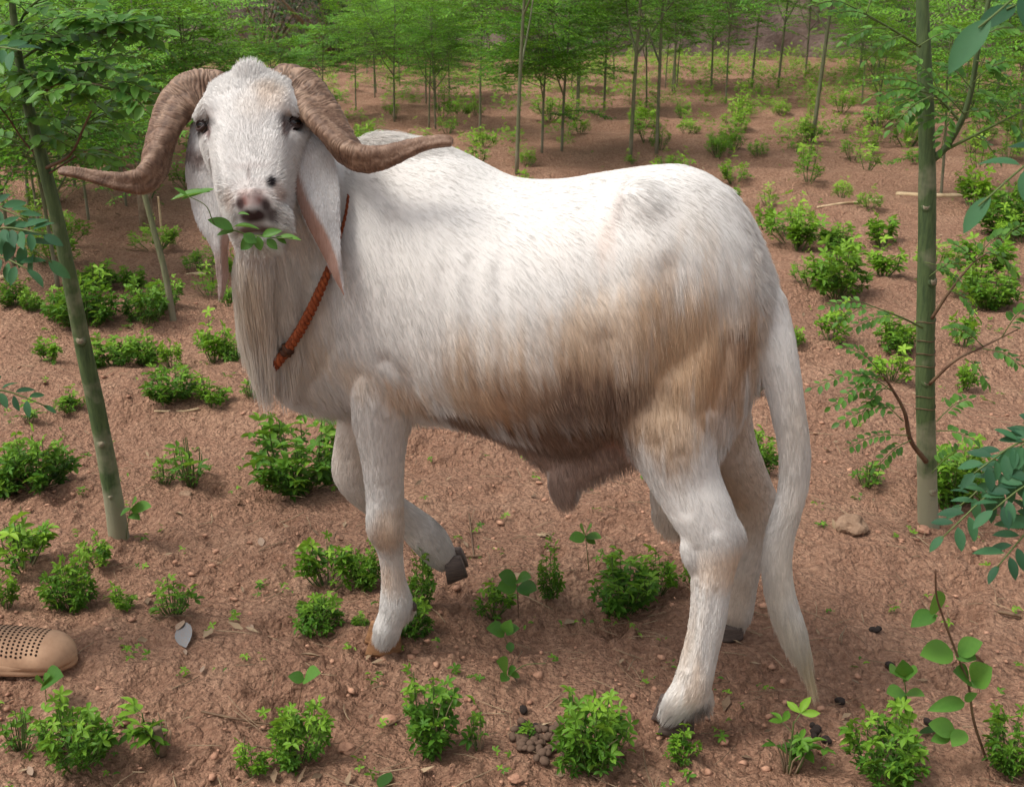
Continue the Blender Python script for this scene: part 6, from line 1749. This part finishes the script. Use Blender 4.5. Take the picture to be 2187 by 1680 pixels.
side_tree(-420, 1.45, 'blurred leafy branch hanging in from the left, pale bluish leaves', [
    ((-90, 480), (110, 560), 1.42, 1.38, 7, 0.0288), ((-80, 520), (95, 500), 1.40, 1.38, 7, 0.0272), ((-60, 560), (60, 575), 1.40, 1.36, 6, 0.0288), ((-90, 450), (60, 470), 1.44, 1.42, 7, 0.0256), ((-80, 840), (100, 868), 1.5, 1.5, 5, 0.0240), ((-90, 150), (60, 110), 1.5, 1.45, 6, 0.0272)], 0.03, 3200)

# ------------------------------------------------------------------ twig of leaves in the ram's mouth
tw = empty('leafy_twig', unp(560, 500, 1.93)); tag(tw, 'green twig with oval leaves held in the mouth of the ram', 'twig'); O = np.array(tw.location)
def mouthY(px_, py_, d=0.012):
    h_, _ = hit(px_, py_); return (h_[1] - d) if h_ is not None else 1.93
ym = mouthY(560, 500)
P = [unp(575, 500, ym + 0.01), unp(540, 503, ym - 0.008), unp(500, 492, ym - 0.02), unp(460, 480, ym - 0.03), unp(440, 440, ym - 0.035), unp(400, 418, ym - 0.04)]
v, f = tube(catmull(P, 24) - O, np.linspace(0.0014, 0.0007, 24), 6); link('stalk', meshdata('stalk', v, f, M['stem']), tw)
P = [unp(540, 503, ym - 0.008), unp(590, 508, ym - 0.02), unp(625, 508, ym - 0.02)]
v, f = tube(catmull(P, 10) - O, 0.001, 6); link('stalk', meshdata('stalk', v, f, M['stem']), tw)
for (a, b_, w_, tilt) in [((498, 490), (445, 466), 1.05, 0.5), ((500, 494), (462, 500), 0.9, 0.4), ((500, 484), (552, 480), 0.36, 0.25), ((508, 457), (530, 455), 0.6, 0.5), ((545, 506), (512, 532), 1.3, 1.2), ((550, 505), (556, 535), 1.25, 1.2), ((560, 505), (598, 490), 0.9, 0.8), ((570, 510), (592, 532), 1.1, 1.2), ((592, 510), (640, 505), 0.7, 0.4), ((590, 505), (612, 520), 0.8, 0.8), ((458, 404), (385, 424), 0.50, 0.35), ((450, 410), (362, 420), 0.45, 0.3), ((400, 418), (372, 400), 0.6, 0.5), ((520, 500), (548, 518), 1.2, 1.0)]:
    yl = min(mouthY(*a), mouthY(*b_)) - 0.012 if a[0] > 430 else mouthY(430, 410) - 0.02
    p0, p1 = unp(*a, yl), unp(*b_, yl - 0.006); L = float(np.linalg.norm(p1 - p0))
    o = link('leaf', LEAFLET[rnd.randrange(6)], tw)
    o.matrix_local = place(frame(p1 - p0, (rnd.uniform(-.1, .1), -tilt, 1 - tilt * 0.4)), Vector(p0 - O), 1.0) @ Matrix.Diagonal((L * 0.95 * w_, L, L, 1))

# ------------------------------------------------------------------ seedlings with a few large leaves
def seedling(stem_px, leaves, label, rs=0.0016, mat='redstem', yoff=0.0):
    g0 = G(*stem_px[0]); r = empty('seedling', g0); tag(r, label, 'seedling', 'seedlings between the bushes'); Yb = g0[1]
    P = [unp(a, b_, Yb - 0.01 * i_) for i_, (a, b_) in enumerate(stem_px)]; P[0] = g0 + np.array([0, 0, -0.01])
    v, f = tube(catmull(P, 5 * len(P)) - g0, np.linspace(rs, rs * 0.6, 5 * len(P)), 6, wob=0.1); link('stem', meshdata('stem', v, f, M[mat]), r)
    for (a, b_, w_) in leaves:
        p0, p1 = unp(*a, Yb - 0.02), unp(*b_, Yb - 0.03 - 0.02 * rnd.random()); L = float(np.linalg.norm(p1 - p0))
        o = link('leaf', LEAFLET[rnd.randrange(6)], r)
        o.matrix_local = place(frame(p1 - p0, (rnd.uniform(-.3, .3), -0.6, 0.9), rnd.uniform(-0.3, 0.3)), Vector(p0 - g0), 1.0) @ Matrix.Diagonal((L * 1.45 * w_, L, L, 1))
    return r
seedling([(2112, 1622), (2080, 1540), (2068, 1460), (2045, 1400), (2015, 1320), (2000, 1270), (1998, 1215)], [((1998, 1310), (2002, 1262), 0.9), ((1996, 1310), (1950, 1330), 0.8), ((2035, 1392), (1970, 1395), 0.8), ((2040, 1395), (2085, 1405), 1.1), ((2045, 1392), (2095, 1370), 0.9),
          ((2075, 1455), (2115, 1425), 1.2), ((2070, 1452), (2048, 1430), 1.0), ((2072, 1455), (2100, 1465), 0.8), ((2060, 1500), (1990, 1510), 0.5), ((2060, 1495), (2085, 1480), 0.6), ((2040, 1560), (1985, 1545), 0.7), ((2030, 1570), (1990, 1580), 0.7), ((2060, 1560), (2035, 1590), 0.8)],
         'tall seedling with brown stem and large round leaves at the lower right', 0.0024)
seedling([(268, 1150), (274, 1110), (280, 1082)], [((280, 1085), (255, 1098), 0.8), ((280, 1085), (288, 1066), 1.0), ((280, 1086), (322, 1080), 0.7), ((276, 1100), (296, 1104), 0.8)], 'seedling with three pale leaves at the foot of the leaning trunk', 0.001, 'stem')
seedling([(1108, 1330), (1106, 1280), (1104, 1238)], [((1104, 1240), (1066, 1226), 0.9), ((1104, 1240), (1128, 1228), 0.9), ((1104, 1250), (1062, 1254), 1.0), ((1106, 1252), (1146, 1258), 1.0), ((1106, 1252), (1130, 1270), 0.9)], 'thin seedling with a red stem and two leaf pairs under the belly', 0.0013)
seedling([(1090, 1385), (1078, 1360)], [((1078, 1350), (1045, 1338), 1.1), ((1080, 1350), (1105, 1338), 1.1), ((1080, 1350), (1088, 1328), 1.0), ((1088, 1370), (1092, 1392), 1.0)], 'grey-green seedling hugging the soil below the red-stemmed one', 0.001, 'stem')
seedling([(636, 1505), (644, 1470), (650, 1448)], [((650, 1450), (618, 1442), 1.0), ((650, 1450), (676, 1432), 1.1)], 'tiny two-leaved seedling above the bush on the thick stump', 0.0009)
seedling([(1258, 1210), (1252, 1160), (1250, 1140)], [((1250, 1145), (1216, 1150), 0.9), ((1250, 1145), (1240, 1122), 0.9), ((1250, 1143), (1262, 1122), 0.9), ((1250, 1145), (1284, 1146), 0.9), ((1252, 1150), (1272, 1160), 0.8)], 'single long-stalked plant with star of leaves left of the hind leg', 0.001, 'stem')
seedling([(98, 1490), (96, 1465), (92, 1450)], [((94, 1458), (122, 1438), 1.0), ((94, 1460), (98, 1440), 0.8), ((92, 1455), (76, 1448), 0.8)], 'tiny seedling under the tan shoe toe', 0.0009, 'stem')
seedling([(1080, 1440), (1120, 1420), (1165, 1416)], [((1082, 1438), (1072, 1410), 1.0), ((1085, 1436), (1100, 1425), 0.9), ((1082, 1440), (1072, 1452), 0.8), ((1090, 1435), (1110, 1446), 0.7)], 'uprooted little plant lying on the mound between the legs', 0.0012, 'stem')
seedling([(1930, 1560), (1936, 1500), (1930, 1440)], [((1930, 1445), (1905, 1430), 0.9), ((1930, 1443), (1930, 1418), 0.9), ((1930, 1445), (1958, 1432), 1.0), ((1934, 1480), (1895, 1478), 0.9), ((1934, 1482), (1970, 1478), 0.9), ((1932, 1480), (1912, 1500), 0.9)], 'long stalk with leaf crown rising out of the round dark bush', 0.0014, 'stem')
seedling([(905, 1255), (925, 1200), (935, 1160)], [((935, 1165), (930, 1135), 0.9), ((935, 1168), (958, 1172), 0.9), ((930, 1180), (900, 1180), 0.9), ((925, 1200), (905, 1215), 0.8)], 'leafy stalk in front of the lifted hoof', 0.0012, 'stem')

# ------------------------------------------------------------------ poles, sticks, stump
def stick(pts, r, label, name='dry_stick', cat='stick', mat='stick'):
    P = [G(*p) for p in pts]; P = [p + np.array([0, 0, r * 0.8]) for p in P]; O = P[0]
    v, f = tube(catmull(P, 8 * len(P)) - O, r, 8, wob=0.15); o = link(name, meshdata(name, v, f, M[mat]), None, tuple(O)); tag(o, label, cat, 'dry sticks on the soil'); return o
stick([(1915, 418), (2000, 422), (2080, 420), (2150, 414)], 0.013, 'long pale pole lying on the soil behind the thick right trunk', 'pale_pole', 'pole')
stick([(1745, 440), (1800, 436), (1838, 433)], 0.006, 'thin pale stick left of the long pale pole')
stick([(1856, 430), (1880, 432)], 0.010, 'short pale piece of stick between the thin stick and the long pole')
stick([(0, 596), (30, 594)], 0.010, 'pale stick at the left picture edge above the small pair of bushes')
stick([(398, 590), (425, 587), (440, 588)], 0.007, 'short pale stick right of the leaning pole near the ram\'s ear')
stick([(2130, 1308), (2180, 1318)], 0.004, 'dark short twig on the soil right of the tall seedling', mat='redstem')
stick([(330, 880), (390, 878), (425, 870)], 0.003, 'thin curved twig under the leftmost of three bushes')
stick([(1000, 1085), (1012, 1190)], 0.0022, 'thin twig on the soil behind the lifted hoof', mat='redstem')
stick([(430, 1520), (500, 1535), (560, 1545), (620, 1550)], 0.0022, 'long thin dark twig on the soil below the ram\'s front hoof', mat='redstem')
stick([(985, 1190), (1030, 1188)], 0.0025, 'thin straight twig just right of the lifted hoof', mat='redstem')
def thinpole(pts, r, label, mat='bark_far'):
    g0 = G(*pts[0]); P = [unp(a, b_, g0[1] + 0.01 * i_) for i_, (a, b_) in enumerate(pts)]; P[0] = g0 - np.array([0, 0, 0.03])
    v, f = tube(catmull(P, 20) - g0, np.linspace(r, r * 0.8, 20), 9, wob=0.08); o = link('bare_pole', meshdata('bare_pole', v, f, M[mat]), None, tuple(g0)); tag(o, label, 'pole')
thinpole([(372, 682), (352, 580), (328, 490), (305, 400)], 0.0125, 'thin bare leaning sapling stem below the left-hand horn')
thinpole([(347, 520), (343, 470), (338, 420)], 0.006, 'very thin pale upright stem right of the leaning bare one', 'stick')
g0 = G(315, 486); v, f = tube([(0, 0, -0.04), (0, 0, 0.10), (-0.01, 0, 0.26)], [0.038, 0.034, 0.032], 12, wob=0.15); o = link('tree_stump', meshdata('tree_stump', v, f, M['wood']), None, tuple(g0)); tag(o, 'short weathered stump behind the leaning bare stem', 'stump')

# ------------------------------------------------------------------ stones, droppings, dry leaves
def stone(px_, py_, wpx, label, seed, mat='stone', sq=0.6):
    g0 = G(px_, py_); s_ = wpx * 0.5 * g0[1] / ray(px_, py_)[1] / FPX
    v, f = blob_np(3, seed, 0.32, sq); v = np.sign(v) * np.abs(v) ** 0.9
    o = link('stone', meshdata('stone', v * s_, f, M[mat], False), None, tuple(g0 + np.array([0, 0, s_ * 0.3]))); tag(o, label, 'stone', 'stones on the soil')
    o.rotation_euler = (0, 0, seed); return o
stone(1820, 1132, 62, 'largest pale angular stone lying left of the thick trunk base', 4)
stone(1972, 1135, 26, 'brown lump of stone at the foot of the thick trunk', 5, 'clod')
stone(398, 1058, 24, 'small pale stone below the half-grazed bush', 6)
stone(740, 1600, 34, 'pale lump at the bottom between stump bush and tallest bush', 8, 'clod', 0.5)
stone(1100, 1665, 30, 'flat dark brown stone beside the heap of droppings', 9, 'clod', 0.5)
stone(830, 1540, 30, 'soil-coloured stone above the tallest front bush', 10, 'clod', 0.5)
DR = []
def dropping(p, s_, label, mat, seed):
    v, f = blob_np(2, seed, 0.12, 0.85); v = v * np.array([1.25, 1, 1])
    if (seed % 5, mat) not in DRM: DRM[(seed % 5, mat)] = meshdata('dropping', v, f, M[mat])
    o = link('dropping', DRM[(seed % 5, mat)], None, tuple(p)); o.scale = (s_, s_, s_); o.rotation_euler = (rnd.uniform(-.4, .4), rnd.uniform(-.4, .4), rnd.uniform(0, 6.28))
    tag(o, label, 'dropping', 'dried animal droppings'); return o
DRM = {}
for k in range(64):
    px_ = 1160 + rnd.gauss(0, 38); py_ = 1588 + rnd.gauss(0, 20); g0 = G(px_, py_)
    dropping(g0 + np.array([0, 0, 0.004 + 0.005 * rnd.random()]), rnd.uniform(0.005, 0.0085), 'dusty brown dropping at the ' + ('back ' if py_ < 1582 else 'front ') + ('left' if px_ < 1150 else 'right') + ' of the heap between the two large front bushes', 'dung_dusty', k)
for px_, py_ in ((1122, 1550), (1108, 1562), (1130, 1566), (1145, 1556), (1118, 1520)):
    g0 = G(px_, py_); dropping(g0 + np.array([0, 0, 0.005]), 0.008, 'black dropping above the brown heap in the front row', 'dung', int(px_))
for grp, lab in ((((1862, 1348), (1870, 1350), (1876, 1346)), 'black dropping in the small clump right of the tail tip'), (((1898, 1422), (1902, 1425)), 'black dropping alone on bare soil right of the tail tip'), (((1793, 1500), (1797, 1503)), 'black dropping on bare soil above the wispy weed'),
                 (((1735, 1553), (1745, 1560), (1740, 1566), (1762, 1582), (1768, 1586), (1738, 1575)), 'black dropping in the clump beside the wispy weed'), (((1980, 1545), (1988, 1548)), 'black dropping between the dark bush and the tall seedling'), (((1795, 735),), 'dark dropping beside the yellowish bush')):
    for px_, py_ in grp:
        g0 = G(px_, py_); dropping(g0 + np.array([0, 0, 0.005]), rnd.uniform(0.006, 0.0085), lab, 'dung', int(px_ + py_))
m, t, b = newmat('dry_leaf_blue', 0.6, 0.4); M['dryblue'] = m
t.links.new(ramp(t, noise_n(t, 55, 4, vec=objvec(t)), [(0.38, (0.26, 0.16, 0.11)), (0.5, (0.18, 0.18, 0.18)), (0.66, (0.16, 0.22, 0.27))]), b.inputs['Base Color'])
m, t, b = newmat('dry_leaf_brown', 0.7, 0.2); M['drybrown'] = m
t.links.new(ramp(t, noise_n(t, 40, 4, vec=objvec(t)), [(0.35, (0.16, 0.10, 0.07)), (0.7, (0.38, 0.28, 0.20))]), b.inputs['Base Color'])
def dryleaf(a, b_, w_, mat, label, lift=0.008):
    p0, p1 = G(*a), G(*b_); L = float(np.linalg.norm(p1 - p0)); v, f = LF_BIG[2]
    o = link('fallen_leaf', meshdata('fallen_leaf', v, f, M[mat])); tag(o, label, 'leaf', 'fallen leaves on the soil')
    o.matrix_world = place(frame(p1 - p0, (rnd.uniform(-.3, .3), -0.4, 1)), Vector(p0 + np.array([0, 0, lift])), 1) @ Matrix.Diagonal((L * w_ * 0.85, L, L * 0.6, 1))
dryleaf((398, 1390), (390, 1332), 0.52, 'dryblue', 'bluish grey dry leaf lying above the toe of the shoe')
dryleaf((380, 1352), (392, 1330), 0.8, 'drybrown', 'brown curled leaf touching the bluish dry leaf')
for a, b_, l_ in (((395, 1390), (398, 1402), 'brown scrap of leaf under the bluish dry leaf'), ((430, 1440), (436, 1425), 'pale curled leaf scrap below the bluish leaf'), ((560, 1170), (556, 1150), 'pale leaf scrap on bare soil left of the front legs'), ((1300, 1270), (1330, 1275), 'yellowish leaf under the ragged clump'),
                  ((1010, 1590), (1030, 1600), 'torn brown leaf beside the grassy sprig'), ((540, 1350), (530, 1338), 'pale dry leaf left of the dark compact bush'), ((2140, 1085), (2155, 1065), 'pale dry blade right of the thick trunk'), ((70, 1660), (60, 1640), 'yellow-green dry leaf in the bottom left corner')):
    dryleaf(a, b_, 0.7, 'drybrown', l_, 0.005)
dryleaf((810, 1690), (835, 1655), 0.9, 'moringa_near', 'pale green fallen leaf at the bottom edge below the stump bush')
dryleaf((2010, 1560), (1960, 1572), 0.6, 'moringa_near', 'fallen green leaf left of the tall seedling')

# ------------------------------------------------------------------ person standing just outside, one clog in view
m, t, b = newmat('tan_rubber', 0.7, 0.3); M['clog'] = m
t.links.new(ramp(t, noise_n(t, 30, 4, 0.65, objvec(t)), [(0.3, (0.36, 0.21, 0.125)), (0.7, (0.50, 0.31, 0.19))]), b.inputs['Base Color'])
bump(t, b, noise_n(t, 200, 3, vec=objvec(t)), 0.25, 0.001)
m, t, b = newmat('dark_hole', 0.9, 0.1); M['hole'] = m; b.inputs['Base Color'].default_value = (0.03, 0.018, 0.012, 1)
m, t, b = newmat('grey_sock', 0.95, 0.1); M['sock'] = m
t.links.new(ramp(t, noise_n(t, 200, 3, vec=objvec(t)), [(0.3, (0.035, 0.037, 0.045)), (0.7, (0.08, 0.085, 0.10))]), b.inputs['Base Color'])
m, t, b = newmat('dark_trousers', 0.95, 0.1); M['trouser'] = m
t.links.new(ramp(t, noise_n(t, 60, 4, vec=objvec(t)), [(0.3, (0.025, 0.028, 0.04)), (0.7, (0.05, 0.055, 0.075))]), b.inputs['Base Color'])
toe = G(162, 1418); Ysh = toe[1]
hoe = 0.285                                               # length of the clog
so_ = np.array([toe[0] - hoe, Ysh + 0.02, toe[2]])        # heel end
fx = (toe - so_); fx[2] = 0; fx /= np.linalg.norm(fx); fy = np.array([-fx[1], fx[0], 0]); 
def shoe_pt(u, th, grow=0.0):
    """u 0 heel .. 1 toe, th round the section from one sole edge over the top (0..pi)"""
    wv = 0.046 * (0.72 + 0.42 * math.sin(min(1, u * 1.02) ** 1.3 * math.pi * 0.72)) * (1 - max(0, (u - 0.80) / 0.2) ** 2.6) ** 0.5 * (1 - max(0, (0.1 - u) / 0.1) ** 2 * 0.5)
    hv = (0.060 - 0.018 * max(0, (u - 0.30) / 0.7) ** 1.2) * (1 - max(0, (u - 0.82) / 0.18) ** 2.4) ** 0.5 if u > 0.3 else 0.060
    wv += grow; hv += grow
    x = u * hoe; y = -math.cos(th) * wv; z = 0.014 + math.sin(th) ** 0.75 * hv
    return so_ + fx * x + fy * y + np.array([0, 0, z])
per = empty('person', so_); tag(per, 'person outside the left edge, one tan perforated rubber clog showing', 'person')
V = []; Fs = []; nu, nt_ = 60, 28
us = 1 - (1 - np.linspace(0.0, 1.0, nu)) ** 1.7
for u in us:
    for k in range(nt_): V.append(shoe_pt(u, math.pi * k / (nt_ - 1)) - so_)
def opening(u, th): return u < 0.37 and 0.62 < th < math.pi - 0.62
for i in range(nu - 1):
    for k in range(nt_ - 1):
        if opening((us[i] + us[i + 1]) / 2, math.pi * (k + .5) / (nt_ - 1)): continue
        Fs.append((i * nt_ + k, i * nt_ + k + 1, (i + 1) * nt_ + k + 1, (i + 1) * nt_ + k))
Fs.append(tuple(k for k in range(nt_)))
upper = link('clog', meshdata('clog', V, Fs, M['clog']), per)
md = upper.modifiers.new('thick', 'SOLIDIFY'); md.thickness = 0.003; md.offset = 0.0
# sole
V = []; Fs = []; ns_ = 48
prof = [(-0.004, 0.0), (0.003, 0.004), (0.0045, 0.011), (0.0025, 0.016), (0.0045, 0.021), (0.001, 0.027)]
ring = []
for k in range(ns_): ring.append((0.5 + 0.5 * math.cos(2 * math.pi * k / ns_), math.sin(2 * math.pi * k / ns_)))
for g_, z in prof:
    for u, s_ in ring:
        th = 0.0 if s_ < 0 else math.pi
        p = shoe_pt(min(0.995, max(0.0, u)), th); cpt = so_ + fx * (u * hoe); side_ = (p - cpt); side_[2] = 0
        w_ = np.linalg.norm(side_); q = cpt + fy * s_ / max(1e-6, 1) * 0 + side_ / (w_ + 1e-9) * (w_ * min(1, abs(s_) ** 0.55) + g_) + fx * g_ * (2 * u - 1); q[2] = so_[2] + z - 0.002
        V.append(q - so_)
for i in range(len(prof) - 1):
    for k in range(ns_): k2 = (k + 1) % ns_; Fs.append((i * ns_ + k, i * ns_ + k2, (i + 1) * ns_ + k2, (i + 1) * ns_ + k))
Fs.append(tuple(range(ns_))[::-1])
link('sole', meshdata('sole', V, Fs, M['clog']), per)
# rows of ventilation holes over the instep: dark pegs, their colour standing for the shade inside
hv_, hf_ = tube([(0, 0, -0.0035), (0, 0, 0.0022)], [0.0020, 0.0024], 8)
HOLE = meshdata('vent_hole', hv_, hf_, M['hole'])
hvn = link('vent_holes', None, upper) if False else None
for i in range(14):
    for j in range(12):
        u = 0.42 + 0.033 * i; th = 0.42 + 0.150 * j + 0.03 * (i % 2)
        if (u > 0.84) or (j < 2 and u < 0.50) or (j < 1 and u > 0.74): continue
        p = shoe_pt(u, th); p2 = shoe_pt(u + 0.01, th); p3 = shoe_pt(u, th + 0.03); nrm_ = np.cross(p2 - p, p3 - p); nrm_ /= np.linalg.norm(nrm_)
        if nrm_[2] < 0 and nrm_[1] > 0: nrm_ = -nrm_
        if nrm_ @ (p - (so_ + fx * u * hoe + np.array([0, 0, 0.03]))) < 0: nrm_ = -nrm_
        o = link('vent_hole', HOLE, upper); zq = Vector(nrm_).to_track_quat('Z', 'Y'); o.matrix_local = Matrix.Translation(Vector(p - so_)) @ zq.to_matrix().to_4x4()
# collar round the opening
P = []
for s_ in np.linspace(0, 1, 30):
    if s_ < 0.35: u = 0.02 + 0.34 * s_ / 0.35; th = 0.62
    elif s_ < 0.65: u = 0.37; th = 0.62 + (math.pi - 1.24) * (s_ - 0.35) / 0.3
    else: u = 0.36 - 0.34 * (s_ - 0.65) / 0.35; th = math.pi - 0.62
    P.append(shoe_pt(u, th, 0.001) - so_)
v, f = tube(catmull(P, 90), 0.0035, 8); link('collar', meshdata('collar', v, f, M['clog']), per)
V = []; Fs = []
# foot and leg as one tapering body, trouser over it
ank = so_ + fx * 0.055
Pf = [so_ + fx * 0.17 + np.array([0, 0, 0.032]), so_ + fx * 0.10 + np.array([0, 0, 0.042]), ank + fx * -0.01 + np.array([0, 0, 0.10]), ank + np.array([0, 0, 0.17]), ank + np.array([-0.01, 0, 0.30]), ank + np.array([-0.015, 0, 0.40]), ank + np.array([-0.01, 0, 0.50])]
v, f = tube(catmull(Pf, 36) - so_, np.interp(np.linspace(0, 1, 36), np.linspace(0, 1, 7), [0.026, 0.034, 0.040, 0.037, 0.050, 0.056, 0.054]), 16); link('sock', meshdata('sock', v, f, M['sock']), per)
Pt = [ank + np.array([0.0, 0, 0.16]), ank + np.array([-0.01, 0, 0.30]), ank + np.array([-0.015, 0, 0.45]), ank + np.array([0.0, 0, 0.62]), ank + np.array([0.0, 0.01, 0.95])]
v, f = tube(catmull(Pt, 40) - so_, np.interp(np.linspace(0, 1, 40), np.linspace(0, 1, 5), [0.070, 0.078, 0.085, 0.090, 0.11]), 18, wob=0.06); link('trouser_leg', meshdata('trouser_leg', v, f, M['trouser']), per)
